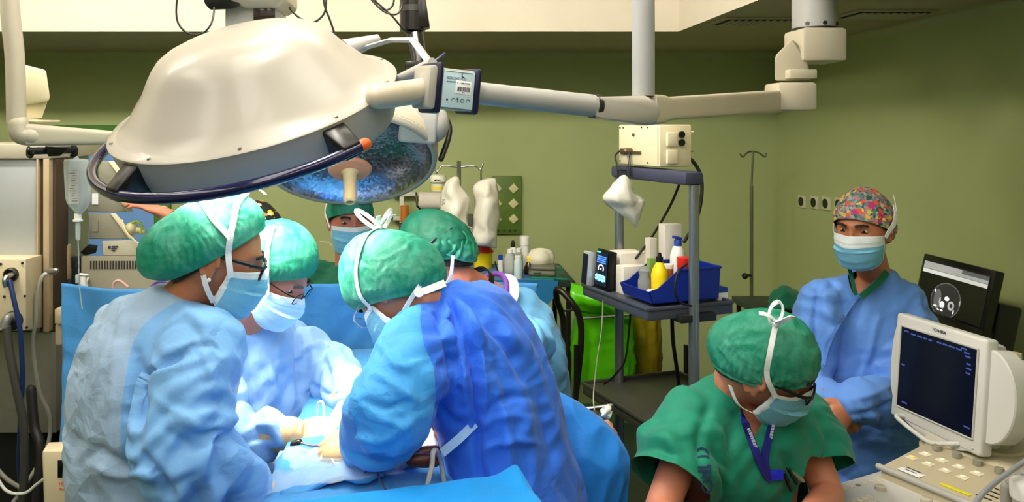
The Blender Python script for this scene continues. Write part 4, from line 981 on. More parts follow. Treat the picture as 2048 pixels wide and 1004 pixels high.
mb = MB(); mb.lathe([(.360, -.003), (.358, -.012), (.350, -.055), (.338, -.090), (.334, -.097), (.328, -.100), (.318, -.096), (.312, -.082)], M1, 96)
mb.build('rim', ENAMEL2, lamp, 50)
mb = MB(); mb.lathe([(.314, -.084), (.20, -.090), (.002, -.092)], M1, 80); mb.build('front_glass', mat('lamp_front_glass', (255, 252, 240), emit=3.0, emit_rgb=(255, 250, 236), rough=.2), lamp, 60)
# sterile grip in the centre of the lamp face
mb = MB(); mb.cyl(M1 @ V(0, 0, -.09), M1 @ V(0, 0, -.115), .05); mb.tube([M1 @ V(0, 0, -.115), M1 @ V(0, 0, -.20)], [.018, .014], 20, round_ends=True); mb.build('centre_handle', CREAM, lamp)
rail = MB(); arc = [M1 @ V(.412*math.cos(a), .412*math.sin(a), -.052) for a in [math.radians(-52-174*k/70) for k in range(71)]]
rail.tube(arc, .0125, 16, round_ends=True); rl = rail.build('grip_rail', NAVYTUBE, lamp, 180)
for ad in (-55, -134, -222):
    a = math.radians(ad); mb = MB(); r_ = V(math.cos(a), math.sin(a), 0); t_ = V(-math.sin(a), math.cos(a), 0)
    mb.hull([M1 @ (r_*.352+t_*s*.030+V(0, 0, z)) for s in (-1, 1) for z in (-.002,)]+[M1 @ (r_*.338+t_*s*.014+V(0, 0, -.092)) for s in (-1, 1)]+[M1 @ (r_*.420+t_*s*.022+V(0, 0, z)) for s in (-1, 1) for z in (-.036, -.066)], bev=.004)
    mb.build('rail_bracket', BLACKP, lamp)
mb = MB(); a = math.radians(-51.4); c = M1 @ V(.412*math.cos(a), .412*math.sin(a), -.052); d = (arc[0]-arc[1]).normalized(); mb.tube([c, c+d*.010], .0135, 16, round_ends=True); mb.build('rail_end_cap', ORANGE, rl)
# neck tube, control box with its keypad
bxc = P(899, 180, 1.79); armE = P(1188, 212, 1.95); ad = (armE-bxc).normalized()
Bx = Matrix((ad, V(0, 1, 0)-ad*ad.y, ad.cross(V(0, 1, 0)-ad*ad.y))); bx = ad; by = (V(0, 1, 0)-ad*ad.y).normalized(); bz = bx.cross(by)
BR = Matrix((bx, by, bz)).transposed()
a0, a1 = P(776, 191, 1.70), P(846, 181, 1.765)
mb = MB(); mb.tube([a0-(a1-a0).normalized()*.03, a0, a0.lerp(a1, .26)], [.026, .0285, .0285], 32, round_ends=True); mb.tube([a0.lerp(a1, .27), a1], .0285, 32); mb.cyl(a0.lerp(a1, .66)+V(0, -.028, .004), a0.lerp(a1, .66)+V(0, -.0295, .004), .003, mi=1)
mb.build('neck_tube', [CREAM, SCREW], lamp)
box = MB(); box.box(bxc-bx*.062, (.024, .098, .098), BR, bev=.008); box.box(bxc, (.096, .092, .092), BR, bev=.006); bo = box.build('control_box', ENAMEL, lamp)
for s, hgt in ((-1, .116), (1, .106)):
    mb = MB(); mb.box(bxc+bx*s*.0475, (.017, .104, hgt), BR, bev=.008); mb.build('bumper', NAVY, bo)
f0 = bxc-by*.0465
mb = MB(); mb.box(f0, (.078, .003, .084), BR, bev=.001); pl = mb.build('keypad', LABEL, bo)
def fp(x, z, d=.002): return f0+bx*x+bz*z-by*d
mb = MB(); mb.box(fp(0, .0395), (.068, .001, .0012), BR); mb.text('BERCHTOLD', .0085, fp(-.031, .022), bx, bz, .0003); mb.dashes(fp(-.031, .0155), bx, bz, .026, .0028, 3); mb.build('maker_lettering', GREYINK, pl)
for i, x in enumerate((-.026, -.010, 0, .012, .026)):
    c = fp(x, -.024); mb = MB()
    if i == 0: mb.ball(c, .0024, segs=10, rings=6)
    elif i == 2: mb.tube([c-bz*.005, c+bz*.002], .0008, 6); mb.ball(c+bz*.004, .0022, segs=10, rings=6)
    else: mb.tube([c+(bx*math.cos(t)+bz*math.sin(t))*.0042 for t in [2*PI*k/16 for k in range(17 if i == 3 else 11)]], .0006, 6)
    mb.build('keypad_symbol', INK, pl)
mb = MB()
mb.tube([fp(.006, .030), fp(.006, .038)], .0012, 6); mb.tube([fp(.006, .030), fp(.012, .029)], .0012, 6)
mb.build('keypad_emblem', INK, pl)
SR = BR @ Matrix.Rotation(.03, 3, 'Y'); mb = MB(); mb.box(fp(.012, .006), (.040, .001, .030), SR, bev=.0004); st = mb.build('inventory_sticker', STICKER, bo)
mb = MB(); mb.text('C - 108870096', .0052, fp(-.005, .0135, .0028), bx, bz, .0002)
rnd = random.Random(5); x = -.002
while x < .028: wd = rnd.choice((.0005, .0009, .0013)); mb.box(fp(x, .002, .0028), (wd, .0003, .010), BR); x += wd+rnd.choice((.0006, .001))
mb.text('70096', .003, fp(.009, -.0065, .0028), bx, bz, .0002); mb.build('sticker_print', INK, st)
# yoke straps and lever
mb = MB(); q = [P(735, 94, 2.12), P(782, 80, 2.06), P(826, 80, 1.93), P(866, 134, 1.80)]; mb.tube(q, [.012, .0115, .0115, .0115], 4, flat=.6); mb.tube([P(770, 176, 1.97), P(866, 126, 1.80)], [.017, .013], 20); mb.tube([P(690, 100, 2.15), P(757, 78, 2.2)], [.03, .014], 16)
mb.build('yoke', ENAMEL2, lamp)
mb = MB(); mb.tube([P(866, 128, 1.82), P(889, 109, 1.86)], [.006, .005], 10, round_ends=True); mb.build('lever', NAVY, lamp)
# spring arm, elbow joint, beam, ceiling column
mb = MB(); mb.tube([bxc+bx*.05, armE], [.0262, .0285], 32); mb.build('spring_arm', ENAMEL2, lamp)
J = P(1285, 224, 2.03)
mb = MB(); mb.hull([armE+V(0, y, z) for y in (-.028, .028) for z in (-.030, .022)]+[J+V(math.cos(t)*.036, y, math.sin(t)*.036+.0) for t in [2*PI*k/20 for k in range(20)] for y in (-.036, .036)]+[J+V(0, y, .042) for y in (-.03, .03)], bev=.003)
mb.build('elbow_housing', ENAMEL, lamp, 30)
mb = MB(); mb.cyl(J+V(-.022, -.041, 0), J+V(-.022, -.037, 0), .015, segs=32); mb.build('pivot_cap', CREAM, lamp)
mb = MB(); d = (J-armE).normalized(); mb.tube([armE-d*.006, armE+d*.008], .031, 28); mb.build('arm_collar', SCREW, lamp)
T0 = V(J.x+.002, J.y, 0); mb = MB(); mb.cyl(V(T0.x, T0.y, P(0, 192, 2.03).z), V(T0.x, T0.y, HR), .0292, segs=40); mb.build('ceiling_tube', mat('tube_enamel', (150, 152, 152), rough=.35), lamp)
B0, B1 = P(1306, 219, 2.05), P(1548, 203, 2.56)
mb = MB(); d = (B1-B0).normalized(); up = V(0, 0, 1); sdv = d.cross(up).normalized(); 
def sect(c, h, wd): return [c+sdv*wd*math.copysign(abs(math.cos(t))**.3, math.cos(t))+up*h*math.copysign(abs(math.sin(t))**.3, math.sin(t)) for t in [2*PI*(k+.5)/24 for k in range(24)]]
mb.loft([sect(B0-d*.03, .040, .030), sect(B0+d*.015, .038, .030), sect(B0+d*.05, .031, .030), sect(B1, .037, .032)]); mb.build('extension_beam', CREAM, lamp, 50)
mb = MB(); mb.box(P(1580, 194, 2.58), (.128, .12, .092), bev=.012); mb.box(P(1592, 150, 2.60), (.09, .11, .03), bev=.004); mb.hull([P(1549, 162, 2.58), P(1549, 112, 2.58), P(1618, 162, 2.58), P(1560, 162, 2.70), P(1560, 112, 2.70), P(1585, 78, 2.58), P(1618, 130, 2.58), P(1585, 78, 2.70), P(1618, 160, 2.70)], bev=.008); mb.box(P(1629, 93, 2.64), (.148, .15, .112), bev=.012); mb.build('column_joint', CREAM, lamp, 40)
mb = MB(); cc = P(1629, 50, 2.65); mb.cyl(V(cc.x, cc.y, P(0, 60, 2.65).z), V(cc.x, cc.y, HS), .0715, segs=48); mb.build('ceiling_column', ENAMEL2, lamp)
mb = MB(); mb.cyl(V(cc.x, cc.y, P(0, 60, 2.65).z-.003), V(cc.x, cc.y, P(0, 59, 2.65).z+.004), .073, segs=48)
for k in range(3): an = -PI/2+(-.75, 0, .75)[k]; c = V(cc.x+math.cos(an)*.071, cc.y+math.sin(an)*.071, P(0, 47, 2.6).z); mb.cyl(c, c+V(math.cos(an), math.sin(an), 0)*.003, .007, segs=14)
mb.build('column_bolts', SCREW, lamp)
# light thrown by the lamp itself
def spot_area(name, at, to, size, power, spread, rgb=(255, 246, 230)):
    ld = bpy.data.lights.new(name, 'AREA'); ld.shape = 'DISK'; ld.size = size; ld.energy = power; ld.color = lin(rgb); ld.spread = spread
    o = bpy.data.objects.new(name, ld); COL.objects.link(o); o.location = at; o.rotation_euler = (Vector(to)-Vector(at)).to_track_quat('-Z', 'Y').to_euler(); return o
spot_area('lamp_light', M1 @ V(0, 0, -.125), P(800, 850, 2.0), .5, 8.0, math.radians(80))

# ---- second lamp, seen from below
L2c = P(700, 325, 2.62); n2 = V(.06, -.55, -.835).normalized(); A2 = axis_frame(n2, (1, 0, 0)); M2 = Matrix.Translation(L2c) @ A2.to_4x4()
lamp2 = thing('surgical_lamp', 'second operating lamp behind the big white one, its faceted mirror bowl facing down', 'surgical lamp', V(L2c.x+.3, 2.7, HR))
R2 = .296
def facet_mat():
    m = bpy.data.materials.new('faceted_reflector'); m.use_nodes = True; nt = m.node_tree; b = nt.nodes['Principled BSDF']
    b.inputs['Metallic'].default_value = 1; b.inputs['Roughness'].default_value = .2; b.inputs['Base Color'].default_value = (.50, .53, .61, 1)
    tc = nt.nodes.new('ShaderNodeTexCoord'); v = nt.nodes.new('ShaderNodeTexVoronoi'); v.inputs['Scale'].default_value = 130; nt.links.new(tc.outputs['Object'], v.inputs['Vector'])
    sub = nt.nodes.new('ShaderNodeVectorMath'); sub.operation = 'SUBTRACT'; sub.inputs[1].default_value = (.5, .5, .5); nt.links.new(v.outputs['Color'], sub.inputs[0])
    sc = nt.nodes.new('ShaderNodeVectorMath'); sc.operation = 'MULTIPLY_ADD'; sc.inputs[1].default_value = (.14,)*3; g = nt.nodes.new('ShaderNodeNewGeometry')
    nt.links.new(sub.outputs[0], sc.inputs[0]); nt.links.new(g.outputs['Normal'], sc.inputs[2]); nt.links.new(sc.outputs[0], b.inputs['Normal']); return m
mb = MB(); mb.lathe([(R2-.016, .004), (.26, -.028), (.18, -.060), (.09, -.078), (.03, -.082), (.002, -.082)], M2, 80); mb.build('mirror_bowl', facet_mat(), lamp2, 180)
mb = MB(); mb.lathe([(R2-.018, .003), (R2-.010, .008), (R2-.003, .006), (R2, -.002), (R2+.003, -.02)], M2, 96); mb.build('rim_ring', ENAMEL, lamp2, 60)
mb = MB(); mb.lathe([(R2+.002, -.012), (R2+.006, -.05), (R2-.01, -.085), (.25, -.12), (.16, -.15), (.002, -.165)], M2, 80); mb.build('cover', CREAM, lamp2, 60)
mb = MB(); mb.lathe([(.002, -.085), (.032, -.085), (.032, .008), (.002, .008)], M2, 40); mb.lathe([(.002, .008), (.0335, .008), (.0335, .018), (.002, .018)], M2, 40, mi=1); mb.build('handle_post', [ENAMEL, BLACKP], lamp2)
mb = MB(); mb.lathe([(.002, -.012), (.070, -.010), (.074, -.004), (.068, .004), (.02, .010), (.002, .010)], M2 @ Matrix.Translation((0, 0, .03)), 48); dsc = mb.build('grip_disc', mat('grip_disc_peach', (222, 148, 112), rough=.45, sss=.1), lamp2)
mb = MB(); mb.lathe([(.030, .008), (.024, .016), (.0215, .06), (.0225, .105), (.022, .118), (.016, .124), (.011, .121), (.011, .108), (.002, .106)], M2 @ Matrix.Translation((0, 0, .03)), 36); mb.build('sterile_grip', mat('sterile_grip_beige', (214, 188, 146), rough=.4, sss=.1), lamp2)
Hc = P(850, 244, 2.58)
mb = MB(); mb.box(Hc-V(.02, 0, 0), (.125, .12, .14), Matrix.Rotation(.08, 3, 'Y'), bev=.012); mb.ball(Hc+V(.035, 0, -.005), (.045, .055, .062)); mb.build('joint_housing', ENAMEL2, lamp2, 50)
mb = MB()
for k in range(4): c = P(887+k*2, 222+k*9, 2.565); mb.ball(c, .004)
mb.build('housing_screws', SCREW, lamp2)
mb = MB(); mb.tube(spline([P(806, 228, 2.55), P(801, 245, 2.54), P(812, 268, 2.53), P(840, 279, 2.53), P(862, 283, 2.54)], 6), .0075, 10, round_ends=True); mb.tube(spline([P(880, 222, 2.66), P(897, 248, 2.66), P(897, 275, 2.64), P(882, 318, 2.60)], 6), .010, 10, round_ends=True); mb.build('grip_rail', BLACKP, lamp2, 180)
mb = MB(); mb.tube([P(836, 205, 2.66), P(838, 120, 2.72), V(P(828, 60, 2.78).x, 2.78, 2.25)], [.022, .028, .032], 20); c = P(825, 40, 2.78); mb.cyl(V(c.x, c.y, P(0, 62, 2.78).z), V(c.x, c.y, HR), .046, segs=32); mb.box(V(c.x+.03, c.y, P(0, 28, 2.78).z), (.05, .08, .11), Matrix.Rotation(-.15, 3, 'Y'), bev=.006); mb.box(P(828, 132, 2.66), (.06, .05, .03), bev=.004); mb.build('black_boom', mat('boom_black', (14, 12, 12), rough=.25, var=.2), lamp2)
mb = MB(); mb.cyl(V(c.x, c.y, P(0, 24, 2.78).z), V(c.x, c.y, P(0, 12, 2.78).z), .0475, segs=32); mb.build('boom_collar', SCREW, lamp2)

# ---- central ceiling column behind the dome
cb = thing('ceiling_column', 'grey ceiling column with a dark window hanging behind the big lamp dome', 'ceiling column', V(P(505, 0, 2.42).x, 2.42, HR))
zb = P(0, 78, 2.42).z; mb = MB(); mb.box((P(507, 0, 2.42).x, 2.46, (zb+2.36)/2), (.162, .16, 2.36-zb), bev=.014); mb.build('column_shaft', ENAMEL2, cb, 40)
mb = MB(); mb.hull([V(P(x, 0, 2.36).x, y, z) for x in (462, 572) for y in (2.33, 2.56) for z in (P(0, 2, 2.36).z, HR)]+[V(P(x, 0, 2.36).x, y, P(0, 16, 2.36).z) for x in (490, 556) for y in (2.36, 2.54)], bev=.008); mb.build('column_skirt', CREAM, cb, 40)
mb = MB(); mb.box((P(529, 0, 2.38).x, 2.376, P(0, 24, 2.38).z), (.066, .008, .09), bev=.004); mb.build('dark_window', mat('smoked_window', (46, 36, 36), rough=.12, coat=.5), cb)
mb = MB(); mb.hull([P(406, -30, 2.34), P(472, -30, 2.34), P(480, 12, 2.34), P(468, 18, 2.34), P(420, 20, 2.34), P(408, 6, 2.34), P(406, -30, 2.46), P(472, -30, 2.46), P(480, 10, 2.46), P(420, 18, 2.46)], bev=.006); hx = P(440, -30, 2.4); mb.cyl(V(hx.x, hx.y, hx.z), V(hx.x, hx.y, HR), .03); mb.build('camera_body', BLACKP, cb)
CABLE = mat('cable_black', (22, 20, 20), rough=.5)
def cable(name, label, pts, r=.0035, m=None, n=8, cat='cable', group=None, flat=1.0):
    mb = MB(); mb.tube(spline(pts, n), r, 8, round_ends=True); o = mb.build(name, m or CABLE, None, 180); o['label'] = label; o['category'] = cat
    if group: o['group'] = group
    return o
cable('hanging_cable', 'thin black cable looped below the camera body at the ceiling', [P(362, -40, 2.3), P(353, 10, 2.3), P(356, 45, 2.3), P(375, 66, 2.3), P(402, 68, 2.3), P(421, 50, 2.3), P(428, 22, 2.33), P(426, 5, 2.36)], .003)
cable('hanging_cable', 'black cable sagging in a wide curve right of the ceiling column', [P(572, -60, 2.45), P(576, 5, 2.45), P(592, 30, 2.45), P(620, 45, 2.45), P(642, 35, 2.45), P(652, 10, 2.45), P(650, -60, 2.45)], .0032)
cable('hanging_cable', 'black cable dropping straight to the right shoulder of the lamp dome', [P(644, -60, 2.5), P(648, 5, 2.5), P(660, 40, 2.5), P(672, 76, 2.5), P(680, 110, 2.45)], .0034)
cable('hanging_cable', 'coiled black cable running from the ceiling to the black boom', [P(778, -60, 2.7), P(788, 0, 2.7), P(774, 20, 2.7), P(752, 8, 2.7), P(760, -22, 2.72), P(790, -20, 2.7), P(804, 5, 2.7), P(794, 28, 2.68), P(766, 22, 2.68), P(735, -10, 2.68), P(755, 6, 2.69), P(785, 33, 2.7), P(806, 58, 2.72), P(820, 66, 2.74)], .0034)
# ------------------------------------------------------------------ left side: pendant, tower, pumps
GREYB = mat('beige_grey_enamel', (170, 164, 146), rough=.4, var=.04)
STEEL = mat('tower_steel', (176, 182, 186), rough=.42, metal=.55, var=.06, vscale=3)
STEELD = mat('tower_steel_lower', (150, 148, 140), rough=.45, metal=.5, var=.08)
BROWN = mat('brown_rail', (66, 52, 40), rough=.5)
RAILB = mat('beige_rail', (176, 158, 126), rough=.45)
BOXB = mat('beige_device', (206, 192, 160), rough=.5, var=.04)
MODG = mat('module_grey', (134, 132, 116), rough=.5, var=.03)
pe = thing('ceiling_pendant', 'beige jointed supply pendant hanging from the ceiling at far left', 'ceiling pendant', V(P(18, 0, 2.35).x, 2.35, HS))
mb = MB(); q = [V(P(14, 0, 2.35).x, 2.35, HS+.0), P(22, 40, 2.35), P(30, 120, 2.35), P(33, 245, 2.35)]; mb.tube(spline(q, 6), .0275, 28); mb.build('down_tube', GREYB, pe)
mb = MB(); mb.tube(spline([P(36, 246, 2.35), P(42, 268, 2.35), P(62, 272, 2.36)], 6), [.030]*13, 24, round_ends=True); mb.build('elbow', GREYB, pe)
mb = MB(); rings = []
for t in [k/6 for k in range(7)]:
    c = P(60+175*t, 270+6*t, 2.36+.12*t); hh = .034-.013*t
    rings.append([c+V(0, .028*math.copysign(abs(math.cos(a))**.5, math.cos(a)), hh*math.copysign(abs(math.sin(a))**.5, math.sin(a))) for a in [2*PI*(k+.5)/24 for k in range(24)]])
mb.loft(rings); mb.build('swing_arm', GREYB, pe, 60)
mb = MB(); mb.hull([P(x, y, z) for x, y in ((42, 128), (92, 140), (100, 196), (96, 204), (42, 210)) for z in (2.44, 2.60)], bev=.008); mb.hull([P(x, y, z) for x, y in ((44, 208), (95, 203), (84, 236), (50, 240)) for z in (2.46, 2.58)], bev=.004); mb.build('brake_housing', CREAMY, pe, 40)
mb = MB(); mb.box(P(72, 243, 2.5), (.085, .16, .010), bev=.004); mb.build('flange_plate', CREAMY, pe)
mb = MB(); mb.tube([P(60, 302, 2.5), P(146, 300, 2.62)], [.012, .012], 12, round_ends=True); mb.hull([P(x, y, z) for x, y in ((90, 292), (140, 296), (120, 312), (96, 313)) for z in (2.52, 2.58)], bev=.003)
mb.tube(spline([P(57, 296, 2.5), P(56, 310, 2.5), P(62, 313, 2.5), P(66, 306, 2.5)], 5), .006, 8, round_ends=True); mb.tube(spline([P(146, 292, 2.62), P(152, 298, 2.62), P(151, 310, 2.62), P(144, 311, 2.62)], 5), .007, 8, round_ends=True); mb.build('hook_bar', BLACKP, pe)
# second pendant sliver at the frame edge
# ---- infusion bag
iv = thing('infusion_bag', 'clear infusion bottle with a printed label hanging from the black hook', 'infusion bag', P(148, 312, 2.62))
SALINE = mat('clear_saline_bag', (218, 228, 232), rough=.18, trans=.55, var=.03, ior=1.2)
mb = MB(); rings = []
for y, a, b in ((312, .006, .004), (317, .010, .006), (319, .040, .014), (323, .0425, .020), (350, .043, .024), (395, .043, .025), (404, .040, .024), (414, .030, .020), (424, .014, .012), (428, .010, .010)):
    c = P(152+(y-312)*.06, y, 2.62); rings.append([c+V(a*math.copysign(abs(math.cos(t))**.75, math.cos(t)), b*math.sin(t), 0) for t in [2*PI*k/32 for k in range(32)]])
mb.loft(rings); bag = mb.build('bag', SALINE, iv, 180)
mb = MB(); mb.tube([P(151, 306, 2.62), P(152, 314, 2.62)], .003, 8); mb.build('hanger', SALINE, iv)
mb = MB(); c = P(147, 372, 2.594); mb.box(c, (.034, .0012, .12)); lb = mb.build('paper_label', mat('bag_label', (214, 216, 214), rough=.6, alpha=.6), bag)
mb = MB(); rr = random.Random(2)
for i in range(13): mb.box(c+V(rr.uniform(-.006, .006), -.001, .052-i*.0085), (rr.uniform(.008, .024), .0006, rr.uniform(.001, .0025)))
mb.build('label_print', mat('bag_print', (120, 96, 84), rough=.7), lb)
mb = MB(); a = P(156, 427, 2.62); mb.cyl(a, a-V(0, 0, .02), .012); mb.cyl(a-V(0, 0, .02), a-V(0, 0, .026), .016); mb.build('port', mat('port_white', (232, 232, 226), rough=.4), iv)
mb = MB(); mb.cyl(a-V(0, 0, .026), a-V(0, 0, .036), .006); mb.tube([a-V(0, 0, .036), a-V(0, 0, .085)], [.0085, .0075], 16, round_ends=True); mb.build('drip_chamber', SALINE, iv)
mb = MB(); mb.tube(spline([a-V(0, 0, .085), a+V(-.002, .01, -.16), a+V(-.006, .02, -.23), a+V(.0, .03, -.33)], 6), .0022, 8); mb.box(a+V(-.01, .02, -.225), (.014, .012, .03), bev=.003); mb.build('line', SALINE, iv)
# ---- gas tower
tw = thing('supply_tower', 'steel supply tower with beige rails at the left edge', 'supply tower', V(P(20, 0, 2.95).x, 2.95, .05))
def pbox(mb, x0, y0, x1, y1, Z, dep, bev=.003, mi=0):
    a, b = P(x0, y0, Z), P(x1, y1, Z); mb.box(((a.x+b.x)/2, Z+dep/2, (a.z+b.z)/2), (abs(b.x-a.x), dep, abs(a.z-b.z)), bev=bev, mi=mi); return mb
pbox(MB(), -140, 318, 72, 662, 2.95, .45).build('upper_panel', STEEL, tw)
pbox(MB(), -140, 664, 112, 866, 2.96, .45).build('lower_panel', STEELD, tw)
pbox(MB(), -140, 288, 102, 318, 2.93, .48, .006).build('head_rail', GREYB, tw)
for x0, x1, m, Z in ((72, 76, RAILB, 2.93), (76, 86, BROWN, 2.95), (86, 98, RAILB, 2.93), (98, 112, BROWN, 2.96)):
    pbox(MB(), x0, 318, x1, 664, Z, .10, .002).build('upright_rail', m, tw)
pbox(MB(), -130, 866, 90, 1110, 3.1, .30).build('plinth', mat('plinth_dark', (24, 24, 24), rough=.6), tw)
mb = MB(); pbox(mb, 109, 618, 124, 648, 2.9, .05); pbox(mb, 110, 650, 122, 690, 2.92, .04); mb.build('rail_clamp', BOXB, tw)
mb = MB(); mb.box(P(14, 818, 2.955), (.006, .004, .004)); mb.box(P(25, 818, 2.955), (.006, .004, .004)); mb.build('panel_screws', METAL, tw)
gb = thing('gas_outlet_box', 'beige gas outlet box with two black sockets on the steel tower', 'gas outlet', P(20, 590, 2.82))
mb = MB(); mb.hull([P(-90, 518, 2.74), P(52, 518, 2.74), P(52, 661, 2.74), P(-90, 661, 2.74), P(-90, 509, 2.95), P(86, 509, 2.95), P(86, 655, 2.95), P(-90, 655, 2.95)], bev=.004); gbx = mb.build('housing', BOXB, gb, 40)
mb = MB()
for x, y in ((2, 528), (45, 526), (9, 593), (50, 592), (54, 655)): c = P(x, y, 2.739); mb.cyl(c, c-V(0, .003, 0), .0045, segs=10)
mb.build('screws', SCREW, gbx)
for x, y, r in ((24, 549, .025), (28, 640, .033)):
    c = P(x, y, 2.74); mb = MB(); mb.lathe([(r, 0), (r, .014), (r*.8, .018), (r*.55, .012), (.002, .010)], Matrix.Translation(c) @ Matrix.Rotation(PI/2, 4, 'X'), 32); mb.build('socket', BLACKP, gb)
mb = MB(); c = P(22, 550, 2.715); mb.cyl(c+V(0, .02, 0), c-V(0, .03, 0), .009); mb.tube(spline([c-V(0, .025, 0), c+V(-.004, -.035, -.012), c+V(-.002, -.03, -.035)], 5), .008, 12); mb.build('hose_plug', METAL, gb)
mb = MB(); c = P(18, 638, 2.70); mb.tube(spline([c+V(.01, .03, 0), c+V(-.004, 0, .002), c+V(-.012, -.012, -.03)], 6), .017, 14); mb.build('hose_plug', mat('plug_grey', (120, 120, 116), rough=.35, metal=.4), gb)
cable('gas_hose', 'dark blue gas hose hanging from the upper socket', [P(20, 563, 2.69), P(28, 600, 2.68), P(40, 660, 2.68), P(45, 760, 2.70), P(40, 850, 2.74), P(40, 960, 2.8), P(60, 1050, 2.9)], .0085, mat('hose_blue', (22, 44, 96), rough=.4))
mb = MB(); q = spline([P(13, 652, 2.69), P(18, 700, 2.69), P(34, 780, 2.70), P(48, 860, 2.72), P(48, 960, 2.76), P(40, 1040, 2.8)], 30); mb.tube(q, [.0135+.0018*(i % 2) for i in range(len(q))], 12)
o = mb.build('suction_hose', mat('hose_grey', (70, 68, 64), rough=.5), None, 180); o['label'] = 'ribbed dark grey hose hanging from the lower socket'; o['category'] = 'hose'
cable('breathing_tube', 'pale grey flexible tube curving down beside the tower rails', [P(108, 546, 2.84), P(86, 552, 2.82), P(74, 590, 2.82), P(72, 640, 2.83), P(66, 690, 2.85), P(78, 780, 2.88), P(99, 830, 2.90), P(98, 880, 2.9), P(76, 930, 2.85), P(30, 1000, 2.8), P(0, 1040, 2.8)], .0075, mat('tube_pale', (164, 164, 158), rough=.4))
mb = MB(); mb.tube([P(96, 543, 2.83), P(112, 541, 2.82)], .010, 12, round_ends=True); o = mb.build('hose_clip', METAL); o['label'] = 'small metal clip holding the pale tube to the rail'; o['category'] = 'clip'
cable('floor_cable', 'white cable hanging in a loop low at the left edge', [P(-30, 900, 2.75), P(0, 965, 2.7), P(20, 985, 2.68), P(50, 986, 2.68), P(72, 970, 2.68), P(98, 950, 2.66)], .0055, mat('cable_white', (190, 190, 184), rough=.5))
cable('floor_cable', 'grey cable running across the dark hoses at lower left', [P(-20, 920, 2.85), P(10, 955, 2.8), P(40, 975, 2.78)], .008, mat('cable_grey', (120, 116, 108), rough=.5))
cable('floor_cable', 'black cable bundle hanging beside the tower plinth', [P(62, 780, 2.8), P(68, 850, 2.78), P(80, 900, 2.76), P(74, 1000, 2.76), P(60, 1060, 2.8)], .018, mat('cable_bundle', (34, 32, 32), rough=.5))
# ---- fluid warmer
hw = thing('fluid_warmer', 'beige fluid warmer box with red lettering behind the near left surgeon', 'fluid warmer', P(130, 1000, 2.3))
mb = MB(); mb.hull([P(84, 902, 2.30), P(205, 902, 2.30), P(90, 1060, 2.30), P(205, 1060, 2.30), P(96, 884, 2.42), P(205, 880, 2.42), P(98, 1040, 2.46), P(205, 1040, 2.46)], bev=.006); hb = mb.build('housing', BOXB, hw, 40)
mb = MB(); pbox(mb, 115, 921, 160, 956, 2.296, .004, .001); mb.build('display', mat('display_dark', (12, 14, 12), rough=.2), hb)
mb = MB(); mb.ball(P(130, 941, 2.292), .0025); mb.build('indicator_light', mat('led_green', (150, 220, 40), emit=2, emit_rgb=(160, 230, 40)), hb)
RED = mat('red_print', (214, 52, 34), rough=.6)
mb = MB(); mb.text('HOTLINE', .0175, P(117, 971, 2.294), (1, 0, -.02), (0, 0, 1), .0005); mb.text('Fluid Warmer', .0105, P(119, 981, 2.294), (1, 0, -.02), (0, 0, 1), .0005); mb.build('red_lettering', RED, hb)
mb = MB(); mb.tube(spline([P(137, 988, 2.27), P(150, 983, 2.26), P(165, 980, 2.26)], 5), .009, 12, round_ends=True); mb.build('tubing_connector', mat('port_white', (232, 232, 226), rough=.4), hw)
mb = MB(); a = P(150, 1050, 2.42); mb.cyl(V(a.x, a.y, 0.03), V(a.x, a.y, a.z), .02); mb.box((a.x, a.y, .02), (.4, .4, .04), bev=.01); mb.build('stand', METAL, hw)
# ---- infusion pump stack: grey housings with clear pump fronts to the right
ps = thing('infusion_pump_stack', 'stack of grey infusion pumps with yellow and green cables before the blue door', 'infusion pump', P(220, 510, 3.2))
for i, (y0, y1) in enumerate(((322, 370), (373, 424), (427, 478))):
    mb = MB(); poly = [(176, y0), (216-i*-2, y0), (228+i*4, y0+10), (238+i*6, y1-12), (250+i*4, y1), (178, y1)]
    mb.hull([P(x, y, z) for x, y in poly for z in (3.16, 3.34)], bev=.004); m_ = mb.build('pump_module', MODG, ps, 40)
    mb = MB(); fx = [(216+i*2, y0), (228+i*2, y0), (262+i*5, y1-2), (250+i*4, y1)]; mb.hull([P(x, y, z) for x, y in fx for z in (3.15, 3.35)], bev=.003); mb.build('pump_front', CREAMY, m_)
    if i < 2 or True:
        mb = MB(); c = P(247+i*8, y0+30, 3.14); mb.ball(c, (.025, .03, .026)); mb.tube([c, c+V(.045, 0, -.012)], [.016, .012], 12, round_ends=True); mb.build('pump_head', mat('clear_yellowish', (214, 206, 160), rough=.3, trans=.3), m_)
        mb = MB(); mb.tube(spline([c+V(.0, -.01, .02), c+V(.025, -.012, .030), c+V(.045, -.01, .015), c+V(.040, -.01, -.02)], 6), .0048, 8); mb.build('yellow_green_cable', mat('cable_lime', (150, 180, 30), rough=.4), m_)
    mb = MB(); pbox(mb, 184, y0+14, 196, y0+36, 3.156, .003, .0); mb.build('module_label', STICKER if i == 1 else MODG, m_)
mb = MB(); mb.hull([P(x, y, z) for x, y in ((204, 482), (258, 480), (300, 488), (312, 496), (296, 512), (206, 512)) for z in (3.12, 3.36)], bev=.004); mb.build('base_module', mat('base_grey', (176, 172, 152), rough=.5), ps, 40)
mb = MB(); pbox(mb, 216, 492, 221, 497, 3.116, .002, 0)
for k in range(3): pbox(mb, 223, 492+k*4, 236-k*3, 494+k*4, 3.116, .002, 0)
mb.build('base_print', INK, ps)
mb = MB(); mb.tube(spline([P(244, 440, 3.12), P(252, 462, 3.1), P(268, 480, 3.1), P(292, 496, 3.1), P(300, 500, 3.12)], 6), .003, 8); mb.build('pump_line', mat('line_cream', (224, 214, 170), rough=.4), ps)
